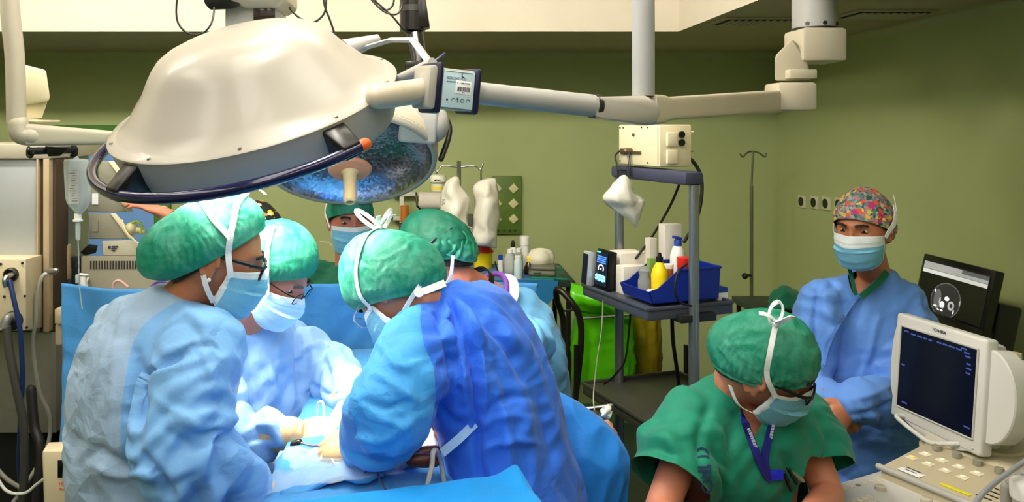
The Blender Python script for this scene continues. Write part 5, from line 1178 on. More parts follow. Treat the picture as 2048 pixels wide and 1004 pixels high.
mb = MB(); mb.hull([P(x, y, z) for x, y in ((160, 505), (178, 488), (196, 490), (192, 506), (170, 511)) for z in (3.1, 3.16)], bev=.003); mb.build('black_clamp', BLACKP, ps)
an = thing('ventilator_unit', 'grey ventilator cabinet with a slotted grille under the pump stack', 'ventilator', P(240, 700, 3.2))
mb = MB(); mb.hull([P(x, y, z) for x, y in ((162, 512), (400, 512), (400, 900), (166, 900)) for z in (3.08, 3.42)], bev=.006); cab = mb.build('cabinet', mat('vent_grey', (140, 136, 118), rough=.5), an, 40)
mb = MB()
for k in range(22): pbox(mb, 180+k*5.6, 522, 182.6+k*5.6, 538, 3.077, .004, 0)
mb.build('grille_slots', mat('slot_dark', (44, 42, 36), rough=.7), cab)
mb = MB(); mb.tube(spline([P(226, 584, 3.02), P(228, 566, 3.02), P(240, 562, 3.02), P(256, 574, 3.02)], 6), .005, 8); o = mb.build('pressure_line', mat('line_rose', (206, 160, 160), rough=.4)); o['label'] = 'short pink tube looped over the top edge of the blue drape'; o['category'] = 'tube'
sy = thing('syringe', 'white syringe standing behind the left end of the blue drape', 'syringe', P(166, 578, 2.9))
mb = MB(); mb.tube([P(166, 552, 2.9), P(170, 592, 2.9)], .0125, 14); mb.tube([P(168, 575, 2.9), V(P(172, 0, 3.07).x, 3.09, P(0, 575, 2.9).z)], .004, 8); mb.build('barrel', mat('port_white', (232, 232, 226), rough=.4), sy)
mb = MB(); mb.box(P(167, 549, 2.9), (.036, .02, .005), Matrix.Rotation(.1, 3, 'Y'), bev=.002); mb.build('flange', mat('port_white', (232, 232, 226), rough=.4), sy)
mb = MB(); pbox(mb, 124, 490, 136, 560, 3.05, .03, .004); o = mb.build('rail_post', RAILB); o['label'] = 'short cream post beside the green door frame'; o['category'] = 'post'; 
mb = MB(); mb.tube([P(146, 590, 3.0), P(149, 534, 3.0)], .008, 10); mb.box(P(148, 524, 3.0), (.016, .02, .042), bev=.003); o = mb.build('probe_lead', BLACKP); o['label'] = 'black lead with a grey plug standing beside the syringe'; o['category'] = 'cable'
# ------------------------------------------------------------------ right side: equipment cart
SHELF = mat('shelf_blue_grey', (66, 70, 84), rough=.4, var=.06)
POLE = mat('cart_pole_steel', (150, 154, 156), rough=.3, metal=.85, var=.06)
BLUEBIN = mat('bin_blue', (10, 44, 150), rough=.4, var=.05)
PAPERW = mat('carton_white', (222, 216, 204), rough=.7, var=.03)
PLW = mat('plastic_white', (226, 226, 222), rough=.4, var=.02)
YEL = mat('plastic_yellow', (236, 206, 20), rough=.35)
REDP = mat('plastic_red', (206, 34, 22), rough=.35)
BLUEP = mat('plastic_blue', (30, 66, 168), rough=.35)
e1 = V(.32, -.947, 0).normalized(); e2 = V(-e1.y, e1.x, 0); ER = Matrix((e2, -e1, V(0, 0, 1))).transposed()   # e1 towards the camera, e2 to the right
FC = P(1295, 622, 2.50)            # front corner of the middle shelf
def K(a, b, z): return V(FC.x, FC.y, 0)-e1*a+e2*b+V(0, 0, z)      # a back along the left edge, b to the right
zM, zT, zL = FC.z, P(0, 345, 2.55).z, P(0, 770, 2.86).z-.01
cart = thing('equipment_cart', 'steel equipment cart with dark blue-grey shelves beside the green waste bag', 'cart', K(.2, .18, 0))
def shelf(name, z, th, lip, m, a0=0, a1=.42, b0=0, b1=.335):
    mb = MB(); mb.box(K((a0+a1)/2, (b0+b1)/2, z-th/2), (b1-b0, a1-a0, th), ER, bev=.004)
    for a, b, sx, sy in ((a0, (b0+b1)/2, b1-b0, .010), (a1, (b0+b1)/2, b1-b0, .010), ((a0+a1)/2, b0, .010, a1-a0), ((a0+a1)/2, b1, .010, a1-a0)):
        mb.box(K(a, b, z+lip/2-.002), (sx, sy, lip), ER, bev=.003)
    return mb.build(name, m, cart, 40)
shelf('middle_shelf', zM, .034, .012, SHELF); shelf('lower_shelf', zL, .034, .014, mat('shelf_dark', (62, 62, 52), rough=.35, var=.08), 0, .42, 0, .42)
mb = MB(); mb.box(K(.195, .158, zT-.018), (.075, .455, .044), ER, bev=.012); mb.build('top_shelf', mat('top_shelf_navy', (58, 62, 84), rough=.45), cart, 40)
for a, b, r in ((.40, .145, .0175), (-.014, .168, .0172)):
    p0 = K(a, b, 0); mb = MB(); mb.cyl(V(p0.x, p0.y, .10), V(p0.x, p0.y, zT-.04), r, segs=28); mb.build('pole', POLE, cart)
for z in (zM-.032, zL-.03):
    mb = MB(); mb.box(K(.0, .18, z), (.14, .05, .026), ER, bev=.004); mb.build('shelf_bracket', mat('bracket_dark', (44, 44, 48), rough=.4, metal=.4), cart)
mb = MB()
mb.box(K(.385, .2, .09), (.5, .05, .04), ER, bev=.01); mb.box(K(.03, .2, .09), (.5, .05, .04), ER, bev=.01); mb.box(K(.2, .2, .09), (.05, .4, .04), ER, bev=.01); mb.build('base_frame', mat('bracket_dark', (44, 44, 48)), cart)
for a in (.385, .03):
    for b in (-.03, .43): mb = MB(); c = K(a, b, .04); mb.cyl(c-e1*.012, c+e1*.012, .04, segs=20); mb.build('caster', BLACKP, cart)
# machine on the top shelf
mc = thing('monitor_module', 'cream electronics box with side sockets on the top shelf of the cart', 'electronic module', K(.2, .15, zT+.01))
hz = P(0, 338, 2.55).z
mb = MB(); mb.box(K(.25, .195, zT+.012+.073), (.13, .26, .146), ER, bev=.006); hb = mb.build('housing', CREAMY, mc, 40)
LX = .13                                   # left face offset, and front face
def lf(a, z): return K(.115+a*.70, LX-.0015, zT+.012+z)
def ff(b, z): return K(.12-.0015, .13+b*.55, zT+.012+z)
mb = MB(); mb.box(lf(.24, .106), (.001, .001, .001)); mb.text('lap', .018, lf(.25, .106), e1, (0, 0, 1), .0004); mb.build('lettering', INK, hb)
for a, z in ((.36, .135), (.33, .135), (.16, .136), (.11, .136), (.11, .012), (.36, .012)): mb = MB(); mb.ball(lf(a, z), .003, segs=8, rings=6); mb.build('screw', SCREW, hb)
mb = MB(); mb.tube([lf(.02, .01), lf(.02, .136)], .0006, 6); mb.build('seam', SCREW, hb)
for z, n in ((.095, 'upper'), (.035, 'lower')):
    mb = MB(); mb.box(ff(.085, z), (.042, .014, .048), ER, bev=.003); mb.build('module_cover', CREAMY, hb, 40)
for z in (.112, .084):
    mb = MB(); c = ff(.155, z); mb.cyl(c, c+e1*.008, .0115, segs=20); mb.build('round_socket', BLACKP, hb)
for z in (.118, .056):
    mb = MB(); c = K(.16, .259, zT+.012+z); mb.tube([c, c+e2*.034], .006, 10, round_ends=True); mb.build('side_peg', CREAMY, mc)
mb = MB(); mb.box(lf(.30, .048), (.012, .07, .022), ER, bev=.002); mb.box(lf(.215, .046), (.010, .07, .010), ER, bev=.002); mb.tube([lf(.258, .05), lf(.258, .05)-e2*.02], .012, 16, round_ends=True); mb.build('hook_clamp', mat('clamp_bronze', (112, 96, 74), rough=.4, metal=.6), mc)
mb = MB(); mb.tube(spline([lf(.34, .05)-e2*.01, lf(.36, .03)-e2*.02, lf(.345, .0)-e2*.02, lf(.335, -.03)-e2*.02, lf(.335, -.05)-e2*.02], 6), .0035, 8); mb.tube(spline([lf(.25, .04)-e2*.015, lf(.225, .0)-e2*.02, lf(.22, -.04)-e2*.02], 6), .0045, 8); mb.tube([lf(.335, -.02)-e2*.02, lf(.26, -.02)-e2*.02], .004, 8); mb.build('wire_hook', SCREW, mc)
# plastic bag hanging from the hook
PLBAG = mat('translucent_bag', (236, 234, 222), rough=.3, trans=.15, alpha=.90, bump=.5, bscale=30, var=.05)
def sheet(name, outline_rows, m, parent=None, rough_amp=.006, th=.002, seed=1, sub=6, **tags):
    """a crumpled sheet through rows of points, with real thickness"""
    rows = [spline(r, sub) for r in outline_rows]; cols = list(zip(*rows)); cols = [spline(c, sub) for c in cols]
    g = np.array([[tuple(p) for p in c] for c in cols]); sh = g.shape; q = g.reshape(-1, 3)
    q = q+np.stack([pn(q*14+seed), ridge(q*11+seed*3+pn(q*6+seed)[:, None]*.8)*1.2, pn(q*16+seed*5)*.5], 1)*rough_amp
    mb = MB(); mb.grid([[Vector(p) for p in r] for r in q.reshape(sh)]); o = mb.build(name, m, parent, 180, **tags)
    s_ = o.modifiers.new('s', 'SOLIDIFY'); s_.thickness = th; return o
zb = 2.72
sheet('plastic_bag', [[P(1243, 352, zb), P(1250, 352, zb), P(1258, 364, zb)], [P(1226, 372, zb), P(1245, 368, zb-.03), P(1264, 384, zb)], [P(1210, 398, zb), P(1246, 400, zb-.05), P(1284, 398, zb)], [P(1236, 422, zb), P(1258, 420, zb-.03), P(1288, 410, zb)], [P(1268, 452, zb), P(1271, 452, zb), P(1274, 455, zb)]], PLBAG, rough_amp=.010, seed=2,
      label='crumpled clear white plastic bag hanging from the hook of the cream box', category='plastic bag')
cable('power_cable', 'thick black cable hanging behind the top shelf of the cart', [K(.16, .258, zT+.03), K(.15, .28, zT+.035), K(.13, .305, zT-.02), K(.12, .30, zT-.10), K(.10, .26, zT-.18), K(.08, .20, zT-.24)], .0062)
cable('power_cable', 'black cable running diagonally down from the top shelf to the boxes', [P(1360, 366, 2.74), P(1340, 412, 2.8), P(1306, 470, 2.84), P(1272, 516, 2.82)], .0045)
cable('power_cable', 'black cable drooping over the blue bin in front of the steel pole', [P(1374, 528, 2.50), P(1356, 545, 2.47), P(1350, 580, 2.46), P(1360, 604, 2.47), P(1382, 612, 2.50)], .004)
cable('power_cable', 'thin black cable hanging below the middle shelf past the green bag', [P(1262, 612, 2.72), P(1258, 660, 2.74), P(1250, 720, 2.76), P(1228, 752, 2.80), P(1208, 768, 2.86)], .0038)
cable('power_cable', 'thick dark cable hanging down behind the steel pole under the shelf', [P(1344, 628, 2.70), P(1346, 680, 2.74), P(1354, 740, 2.8), P(1362, 800, 2.84)], .007)
cable('sensor_lead', 'thin pale lead running from the middle shelf down to the patient finger', [P(1206, 602, 2.74), P(1203, 660, 2.66), P(1194, 720, 2.56), P(1187, 790, 2.24), P(1190, 828, 2.115)], .0019, mat('lead_grey', (130, 130, 118), rough=.5))
# depth of anaesthesia monitor
mo = thing('patient_monitor', 'slim black patient monitor with bright blue traces on the cart shelf', 'monitor', K(.36, .03, zM))
MR = ER @ Matrix.Rotation(.12, 3, 'Y')
cM = K(.335, .045, zM+.078)
mb = MB(); mb.hull([K(a, b, zM+z) for a in (.29, .38) for b, z in ((.028, .004), (.058, .004), (.040, .146), (.070, .140))], bev=.004); bd = mb.build('body', BLACKP, mo, 40)
s0 = [K(.376, .0262, zM+.016), K(.296, .0262, zM+.016), K(.296, .0372, zM+.138), K(.376, .0372, zM+.138)]
sx = (s0[1]-s0[0]); sz = (s0[3]-s0[0]); sn = sx.cross(sz).normalized()
def sp(u, v, d=.0012): return s0[0]+sx*u+sz*v+sn*d
mb = MB(); mb.prism([sp(0, 0), sp(1, 0), sp(1, 1), sp(0, 1)], sn*.0012); scn = mb.build('screen', mat('screen_black_blue', (14, 20, 38), rough=.15, emit=.25), bd)
E_BLUE = mat('screen_blue', (60, 110, 220), emit=1.2); E_CYAN = mat('screen_cyan', (110, 200, 240), emit=1.6); E_WHITE = mat('screen_white', (230, 236, 240), emit=1.4)
mb = MB()
for v in (.84, .78, .72, .66): mb.prism([sp(.12, v, .003), sp(.9, v, .003), sp(.9, v+.035, .003), sp(.12, v+.035, .003)], sn*.0004)
mb.build('blue_readouts', E_BLUE, scn)
mb = MB(); mb.tube([sp(.5+.22*math.cos(t), .50+.11*math.sin(t), .003) for t in [PI*(k/12*1.3-.15) for k in range(13)]], .0016, 6); mb.ball(sp(.5, .49, .003), .003); mb.build('dial_readout', E_WHITE, scn)
mb = MB(); rr = random.Random(4); up_, lo_ = [], []
for k in range(25): u = .06+.88*k/24; up_.append(sp(u, .24+rr.uniform(.03, .10), .003)); lo_.append(sp(u, .20-rr.uniform(.03, .10), .003))
mb.prism(up_+lo_[::-1], sn*.0004); mb.build('trace_band', E_CYAN, scn)
mb = MB(); mb.prism([sp(.06, .215, .0042), sp(.94, .215, .0042), sp(.94, .228, .0042), sp(.06, .228, .0042)], sn*.0003); mb.build('trace_line', INK, scn)
mb = MB(); mb.tube([sp(.06, .975, .002), sp(.4, .975, .002)], .002, 6); mb.build('status_light', mat('led_teal', (60, 220, 160), emit=2.5), bd)
m2 = thing('handheld_monitor', 'silver edged narrow screen standing left of the black patient monitor', 'monitor', K(.41, .01, zM))
mb = MB(); mb.hull([K(a, b, zM+z) for a in (.385, .43) for b, z in ((.0, .004), (.032, .004), (.010, .132), (.036, .128))], bev=.005); b2 = mb.build('body', mat('silver_bezel', (196, 198, 200), rough=.35, metal=.3), m2, 40)
t0 = [K(.425, -.0015, zM+.012), K(.390, -.0015, zM+.012), K(.390, .0083, zM+.122), K(.425, .0083, zM+.122)]
mb = MB(); mb.prism(t0, ((t0[1]-t0[0]).cross(t0[3]-t0[0])).normalized()*.0015); mb.build('screen', mat('screen_off', (16, 16, 18), rough=.12), b2)
# cartons
def carton(name, label, a0, a1, b0, b1, h, z=None, m=PAPERW, rot=0, z0=0, group=None, cat='box'):
    z = zM if z is None else z; mb = MB(); c = K((a0+a1)/2, (b0+b1)/2, z+z0+h/2); mb.box(c, (b1-b0, a1-a0, h), ER @ Matrix.Rotation(rot, 3, 'Z'), bev=.0015)
    o = mb.build(name, m, None, 40, label=label, category=cat)
    if group: o['group'] = group
    return o
carton('carton', 'tall white carton standing between the monitor and the blue bin', .235, .285, .06, .16, .098)
carton('carton', 'white carton lying behind the black patient monitor', .29, .38, .085, .19, .135)
carton('carton', 'small white carton seen above the tall one behind the blue bin', .30, .37, .20, .26, .125)
carton('carton', 'flat white carton behind the yellow bottle in the blue bin', .26, .33, .265, .31, .118)
carton('carton', 'large white paper packet standing behind the steel pole', .21, .25, .215, .285, .245)
carton('carton', 'folded white paper pack leaning left of the pole behind the bin', .26, .29, .185, .215, .19)
carton('carton', 'small blue and white box at the right end of the middle shelf', .05, .10, .315, .355, .026, m=[PLW])
carton('carton', 'blue box lying on the small blue and white box at the shelf end', .05, .10, .315, .355, .016, m=BLUEP, z0=.027)
# storage bin with its sloped front
bn = thing('storage_bin', 'blue plastic open-fronted storage bin on the middle shelf of the cart', 'storage bin', K(.12, .18, zM))
b0, b1, a0, a1, hB = .040, .296, .03, .20, .105
def binwall(poly_bz, a, th=.004): mb = MB(); mb.prism([K(a, b, zM+.013+z) for b, z in poly_bz], -e1*th); return mb
side_poly = [(b0, .0), (b1, 0), (b1+.008, hB), (b0+.10, hB), (b0+.02, .048), (b0-.015, .040)]
binwall(side_poly, a0).build('side_panel', BLUEBIN, bn); binwall(side_poly, a1).build('side_panel', BLUEBIN, bn)
mb = MB(); mb.prism([K(a0, b1, zM+.013), K(a1, b1, zM+.013), K(a1, b1+.008, zM+.013+hB), K(a0, b1+.008, zM+.013+hB)], e2*.004); mb.build('back_panel', BLUEBIN, bn)
mb = MB(); mb.prism([K(a0, b0, zM+.013), K(a1, b0, zM+.013), K(a1, b0-.015, zM+.053), K(a0, b0-.015, zM+.053)], e2*.004); mb.build('front_lip', BLUEBIN, bn)
mb = MB(); mb.box(K((a0+a1)/2, (b0+b1)/2, zM+.0145), (b1-b0, a1-a0, .003), ER); mb.build('bin_floor', BLUEBIN, bn)
mb = MB(); mb.tube([K(a0, b0+.098, zM+.013+hB), K(a0, b1+.012, zM+.013+hB), K(a1, b1+.012, zM+.013+hB), K(a1, b0+.098, zM+.013+hB)], .005, 8); mb.build('rim', BLUEBIN, bn)
zi = zM+.017
def bottle(name, label, c, prof, m, capm=None, capprof=None, extra=None, segs=28, cat='bottle'):
    t = thing(name, label, cat, c); c = Vector(c)
    MM = Matrix.Translation(c); mb = MB(); mb.lathe([(.001, 0)]+prof+[(.001, prof[-1][1])], MM, segs); b = mb.build('bottle_body', m, t, 40)
    if capprof: mb = MB(); mb.lathe([(.001, capprof[0][1])]+capprof+[(.001, capprof[-1][1])], MM, segs); mb.build('cap', capm, t, 40)
    if extra: extra(t, c, b)
    return t
CLEARP = mat('clear_plastic_bottle', (212, 216, 210), rough=.15, trans=.7, ior=1.15, var=.03)
BLK = BLACKP
bottle('bottle', 'yellow squeeze bottle with black cap standing in the blue bin', K(.10, .115, zi), [(.026, 0), (.028, .006), (.028, .075), (.024, .092), (.014, .112), (.012, .118)], YEL, BLK, [(.012, .117), (.012, .136), (.007, .138), (.006, .150)])
bottle('bottle', 'white translucent bottle left of the yellow one in the blue bin', K(.14, .082, zi), [(.020, 0), (.022, .004), (.022, .05), (.016, .065), (.021, .085), (.010, .098)], CLEARP)
bottle('bottle', 'white spray bottle with blue nozzle behind the red cup', K(.16, .232, zi), [(.026, 0), (.027, .005), (.027, .125), (.018, .152), (.012, .160)], PLW, BLUEP, [(.013, .158), (.013, .178), (.010, .182)], lambda t, c, b: (lambda mb: (mb.box(c+V(0, 0, .188)+e1*.004-e2*.006, (.036, .014, .010), ER @ Matrix.Rotation(.25, 3, 'Y'), bev=.003), mb.build('nozzle', BLUEP, t)))(MB()))
bottle('cup', 'red plastic cup standing in the blue bin', K(.085, .205, zi), [(.022, 0), (.022, .075), (.024, .078), (.0255, .128), (.0255, .132)], REDP, cat='cup')
bottle('jar', 'small amber labelled jar between the yellow bottle and the red cup', K(.125, .168, zi), [(.017, 0), (.017, .09)], mat('amber_label', (176, 110, 52), rough=.4), PLW, [(.0175, .09), (.0175, .102), (.016, .104)], cat='jar')
o = carton('paper_packet', 'small white printed packet leaning at the right of the red cup', .050, .054, .225, .270, .10, z=zi, cat='packet')
o = carton('paper_packet', 'green edged packet standing behind the yellow bottle', .165, .185, .12, .17, .118, z=zi, m=mat('packet_green', (120, 150, 70), rough=.6), cat='packet')
mb = MB(); mb.ball(K(.07, .062, zi+.018), (.022, .03, .017)); o = mb.build('cotton_swab_pad', PLW, None, 180, label='crumpled white pad at the open front of the blue bin', category='pad')
# ------------------------------------------------------------------ waste bags behind the cart
def bag_mat(name, rgb, tr=.35):
    return mat(name, rgb, rough=.28, var=.12, vscale=5, bump=.5, bscale=18, thin=tr, coat=.15)
GREENBAG = bag_mat('waste_bag_green', (104, 212, 20), .45); YBAG = bag_mat('waste_bag_yellow', (150, 134, 20), .35)
bs = thing('waste_bag_stand', 'dark tubular waste bag stand behind the equipment cart', 'stand', P(1230, 900, 3.55))
mb = MB(); TUB = mat('stand_tube_dark', (46, 42, 36), rough=.3, metal=.6)
pA = [P(1150, 800, 3.35), P(1162, 690, 3.35), P(1160, 640, 3.35), P(1146, 608, 3.35), P(1116, 578, 3.4), P(1114, 600, 3.45), P(1126, 640, 3.5), P(1128, 720, 3.5)]
mb.tube(spline(pA, 8), .014, 14, round_ends=True); mb.build('curved_frame', TUB, bs, 180)
mb = MB()
for x, y in ((1152, 3.33), (1128, 3.52), (1372, 3.35)): q = P(x, 690, y); mb = MB(); mb.cyl(V(q.x, q.y, .02), q, .010, segs=14); mb.build('leg', TUB, bs)
mb = MB(); mb.tube([P(1166, 637, 3.33), P(1420, 618, 3.33)], .0055, 10); mb.tube([P(1126, 622, 3.5), P(1148, 620, 3.42)], .005, 8); mb.build('cross_bar', METAL, bs)
mb = MB(); mb.box(P(1196, 562, 3.55), (.11, .06, .014), bev=.004); mb.build('lid', mat('lid_dark', (56, 58, 48), rough=.5), bs)
def sack(name, label, x0, x1, y0, y1, Z, dep, m, seed, flare=1.0):
    rows = 34; cols = 72; rings = []
    for i in range(rows+1):
        t = i/rows; y = y0+(y1-y0)*t; c = P((x0+x1)/2, y, Z); wdt = (x1-x0)/2/F*Z
        s = 1.0 if t < .85 else math.sqrt(max(.02, 1-((t-.85)/.15)**2))
        s *= .94+.08*math.sin(t*PI)
        ring = []
        for j in range(cols):
            a = 2*PI*j/cols; q = np.array([[math.cos(a)*1.5+seed, math.sin(a)*1.5, t*2.2]])
            r = 1+.10*ridge(np.array([[math.cos(a)*2.6+seed, math.sin(a)*2.6, t*.9]]))[0]*(.5+t)+.05*ridge(q*2.4)[0]+.03*math.sin(a*9+t*3)*(1-t)
            ring.append(c+V(wdt*s*r*math.copysign(abs(math.cos(a))**.8, math.cos(a)), dep*s*r*math.sin(a), 0))
        rings.append(ring)
    mb = MB(); mb.loft(rings, True, False); bot = len(mb.v)-cols; mb.f.append(tuple(range(bot, bot+cols))); mb.m.append(0)
    o = mb.build(name, m, None, 180, label=label, category='waste bag'); return o
g1 = sack('waste_bag', 'bright green translucent waste bag hanging full from the stand', 1150, 1262, 620, 776, 3.50, .10, GREENBAG, 3)
sheet('bag_collar', [[P(1140, 566, 3.42), P(1170, 574, 3.38), P(1204, 580, 3.38), P(1240, 610, 3.38), P(1268, 628, 3.4)], [P(1142, 590, 3.36), P(1172, 600, 3.33), P(1206, 604, 3.32), P(1240, 622, 3.33), P(1266, 640, 3.36)], [P(1146, 622, 3.38), P(1174, 628, 3.36), P(1206, 632, 3.36), P(1238, 640, 3.37), P(1264, 652, 3.38)]], GREENBAG, g1, rough_amp=.012, seed=6)
sack('waste_bag', 'dull yellow waste bag hanging right of the green one', 1256, 1318, 632, 752, 3.62, .09, YBAG, 8)
# ------------------------------------------------------------------ back table under a blue drape
DRAPE = cloth_mat('drape_blue_dark', (30, 108, 158), bump=.3)
GCLOTH = cloth_mat('cloth_green', (8, 112, 84), bump=.35)
ZT = 3.95; zt = P(0, 552, ZT).z
bt = thing('instrument_trolley', 'instrument trolley behind the far surgeon with bottles on it', 'trolley', P(1020, 640, ZT))
tx0, tx1 = P(870, 0, ZT).x, P(1142, 0, ZT).x
mb = MB(); mb.box(((tx0+tx1)/2, ZT+.12, zt-.016), (tx1-tx0, .5, .03), bev=.004); mb.build('table_top', mat('trolley_top', (36, 48, 46), rough=.4), bt)
for x in (tx0+.03, tx1-.03):
    for y in (ZT-.10, ZT+.34): mb = MB(); mb.cyl(V(x, y, 0), V(x, y, zt-.03), .013, segs=12); mb.build('leg', TUB, bt)
dr = MB(); y_ = ZT-.135
dr.prism([V(tx0-.01, y_, zt+.002), V(P(1108, 0, ZT).x, y_, zt+.002), V(P(1104, 0, ZT).x, y_, P(0, 588, ZT-.1).z), V(P(1058, 0, ZT).x, y_, P(0, 638, ZT-.1).z), V(P(1035, 0, ZT).x, y_, P(0, 668, ZT-.1).z), V(tx0-.01, y_, P(0, 668, ZT-.1).z)], V(0, .004, 0))
dr.box(((tx0+P(1100, 0, ZT).x)/2, ZT+.08, zt+.004), (P(1100, 0, ZT).x-tx0, .43, .004)); dr.build('drape', DRAPE, None, 40, label='dark blue drape covering the instrument trolley with a pointed hanging corner', category='drape')
sheet('folded_cloth', [[P(1062, 556, ZT-.12), P(1100, 556, ZT-.12), P(1140, 556, ZT-.1)], [P(1060, 546, ZT+.05), P(1100, 548, ZT+.02), P(1144, 560, ZT-.02)], [P(1060, 536, ZT+.2), P(1090, 534, ZT+.2), P(1120, 532, ZT+.2)]], GCLOTH, rough_amp=.010, th=.012, seed=4, label='green cloth spread over the right end of the instrument trolley', category='cloth')
cs = thing('hinged_case', 'olive grey hinged case resting on the green cloth', 'case', P(1084, 552, ZT-.02))
mb = MB(); mb.box(P(1084, 544, ZT-.04), (.135, .10, .028), Matrix.Rotation(-.15, 3, 'Z'), bev=.012); mb.build('case_body', mat('case_olive', (104, 104, 86), rough=.45), cs)
mb = MB(); mb.box(P(1086, 534, ZT-.04), (.125, .09, .018), Matrix.Rotation(-.15, 3, 'Z'), bev=.008); mb.build('case_lid', mat('case_olive', (104, 104, 86)), cs)
mb = MB(); mb.box(P(1074, 545, ZT-.092), (.036, .004, .006), Matrix.Rotation(-.15, 3, 'Z'), bev=.001); mb.build('latch', METAL, cs)
zt2 = zt+.007
def tb(px, dy=0): q = P(px, 0, ZT+dy); return V(q.x, q.y, zt2)
bottle('bottle', 'white spray can with a wide cap behind the trolley bottles', tb(1049, .16), [(.024, 0), (.024, .12), (.020, .128)], PLW, PLW, [(.026, .126), (.026, .172), (.024, .175)])
bottle('bottle', 'white bottle with black cap among the trolley bottles', tb(1026, .10), [(.022, 0), (.022, .105), (.012, .125)], PLW, BLK, [(.011, .124), (.011, .145), (.006, .160)])
bottle('bottle', 'dark brown bottle with yellow cap beside the olive case', tb(1058, .02), [(.026, 0), (.026, .03), (.014, .055), (.010, .062)], mat('brown_glass', (34, 22, 16), rough=.15), YEL, [(.011, .060), (.011, .088), (.008, .092)])
bottle('bottle', 'large clear bottle with printed label nearest the far surgeon', tb(1020, -.04), [(.032, 0), (.032, .09), (.024, .112), (.014, .118)], CLEARP, PLW, [(.014, .117), (.014, .135), (.012, .137)])
bottle('bottle', 'pale blue labelled flip-top bottle at the trolley front', tb(1036, -.10), [(.020, 0), (.020, .085), (.016, .095)], mat('bottle_pale_blue', (186, 208, 214), rough=.35), PLW, [(.016, .094), (.016, .112), (.014, .114)])
bottle('bottle', 'small bottle with blue cap left of the clear bottle', tb(1001, 0), [(.014, 0), (.014, .075)], PLW, BLUEP, [(.012, .075), (.012, .10)])
bottle('bottle', 'clear bottle standing right behind the large clear one', tb(1038, .05), [(.020, 0), (.020, .09), (.012, .11)], CLEARP, PLW, [(.013, .109), (.013, .128)])
sheet('gauze_pack', [[P(1064, 532, ZT+.06), P(1080, 530, ZT+.03), P(1098, 532, ZT+.06)], [P(1064, 518, ZT+.04), P(1082, 516, ZT), P(1101, 518, ZT+.04)], [P(1066, 505, ZT+.06), P(1082, 503, ZT+.04), P(1100, 505, ZT+.06)]], mat('gauze_wrap', (222, 218, 196), rough=.6, bump=.4), rough_amp=.010, th=.03, seed=9, label='crumpled white gauze pack behind the olive case', category='gauze pack')
sc_ = thing('sharps_container', 'red and yellow sharps container below the wrapped bags', 'sharps container', P(968, 556, ZT+.2))
mb = MB(); c = tb(966, .2); mb.lathe([(.001, 0), (.048, 0), (.052, .085), (.001, .085)], Matrix.Translation(c), 32); mb.build('tub', YEL, sc_)
mb = MB(); mb.lathe([(.001, .085), (.058, .085), (.056, .093), (.044, .105), (.040, .150), (.001, .152)], Matrix.Translation(c), 32); mb.build('lid', REDP, sc_)
mb = MB(); mb.tube([P(990, 524, ZT-.02), P(998, 550, ZT-.04)], .004, 8, round_ends=True); mb.build('pen', BLACKP, None, label='black pen standing beside the trolley bottles', category='pen')
# ------------------------------------------------------------------ drip stand with wrapped bags, wall rail
ds = thing('drip_stand', 'steel drip stand with two curved hooks holding wrapped bags', 'drip stand', P(918, 900, 4.15))
ch = mat('chrome', (170, 172, 170), rough=.2, metal=.95); zs = 4.15
mb = MB(); a = P(918, 322, zs); mb.cyl(V(a.x, a.y, .05), a, .0115, segs=20); mb.build('pole', ch, ds)
mb = MB(); mb.box((a.x, a.y, .03), (.5, .06, .04), bev=.01); mb.box((a.x, a.y, .03), (.06, .5, .04), bev=.01); mb.build('foot_cross', ch, ds)
for q in ([P(916, 334, zs), P(886, 331, zs), P(876, 342, zs), P(870, 340, zs), P(866, 330, zs)], [P(920, 334, zs), P(950, 332, zs), P(960, 338, zs), P(966, 328, zs)], [P(962, 338, zs), P(962, 362, zs)], [P(874, 342, zs), P(874, 350, zs)]):
    mb = MB(); mb.tube(spline(q, 6) if len(q) > 2 else q, .005, 8, round_ends=True); mb.build('hook', ch, ds)
WRAP = mat('wrapped_bag_white', (244, 240, 226), rough=.5, var=.03, bump=.25, bscale=30, thin=.04)
sheet('wrapped_bag', [[P(905, 356, 4.05), P(911, 355, 4.04), P(917, 362, 4.05)], [P(888, 374, 4.05), P(905, 372, 3.98), P(922, 378, 4.05)], [P(884, 400, 4.05), P(908, 402, 3.96), P(936, 406, 4.05)], [P(882, 440, 4.05), P(906, 440, 3.95), P(932, 440, 4.05)], [P(884, 476, 4.05), P(905, 478, 3.97), P(928, 480, 4.05)]], WRAP, rough_amp=.014, th=.010, seed=12, label='white wrapped bag with handwriting hanging left on the drip stand', category='bag')
mb = MB(); mb.text('NIL', .022, P(884, 398, 3.945)+V(0, -.01, 0), (0, 0, -1), (1, 0, 0), .0004); mb.build('handwriting', INK, bpy.data.objects['wrapped_bag'])
sheet('wrapped_bag', [[P(966, 362, 4.05), P(978, 358, 4.04), P(988, 358, 4.05)], [P(950, 375, 4.05), P(972, 378, 3.97), P(990, 372, 4.05)], [P(951, 398, 4.05), P(972, 400, 3.95), P(995, 402, 4.05)], [P(949, 450, 4.05), P(972, 450, 3.95), P(995, 450, 4.05)], [P(946, 486, 4.05), P(970, 492, 3.98), P(990, 496, 4.05)]], WRAP, rough_amp=.014, th=.010, seed=15, label='plain white wrapped bag hanging right on the drip stand', category='bag')
hb_ = thing('humidifier_bottle', 'small pale bottle with a yellow band hanging from the left hook', 'bottle', P(876, 352, 4.12))
mb = MB(); mb.lathe([(.001, -.085), (.036, -.085), (.036, -.045), (.046, -.035), (.046, -.012), (.036, 0), (.012, .004), (.001, .004)], Matrix.Translation(P(876, 350, 4.12)), 28); bb = mb.build('bottle_body', mat('humid_white', (220, 222, 200), rough=.4, trans=.15), hb_)
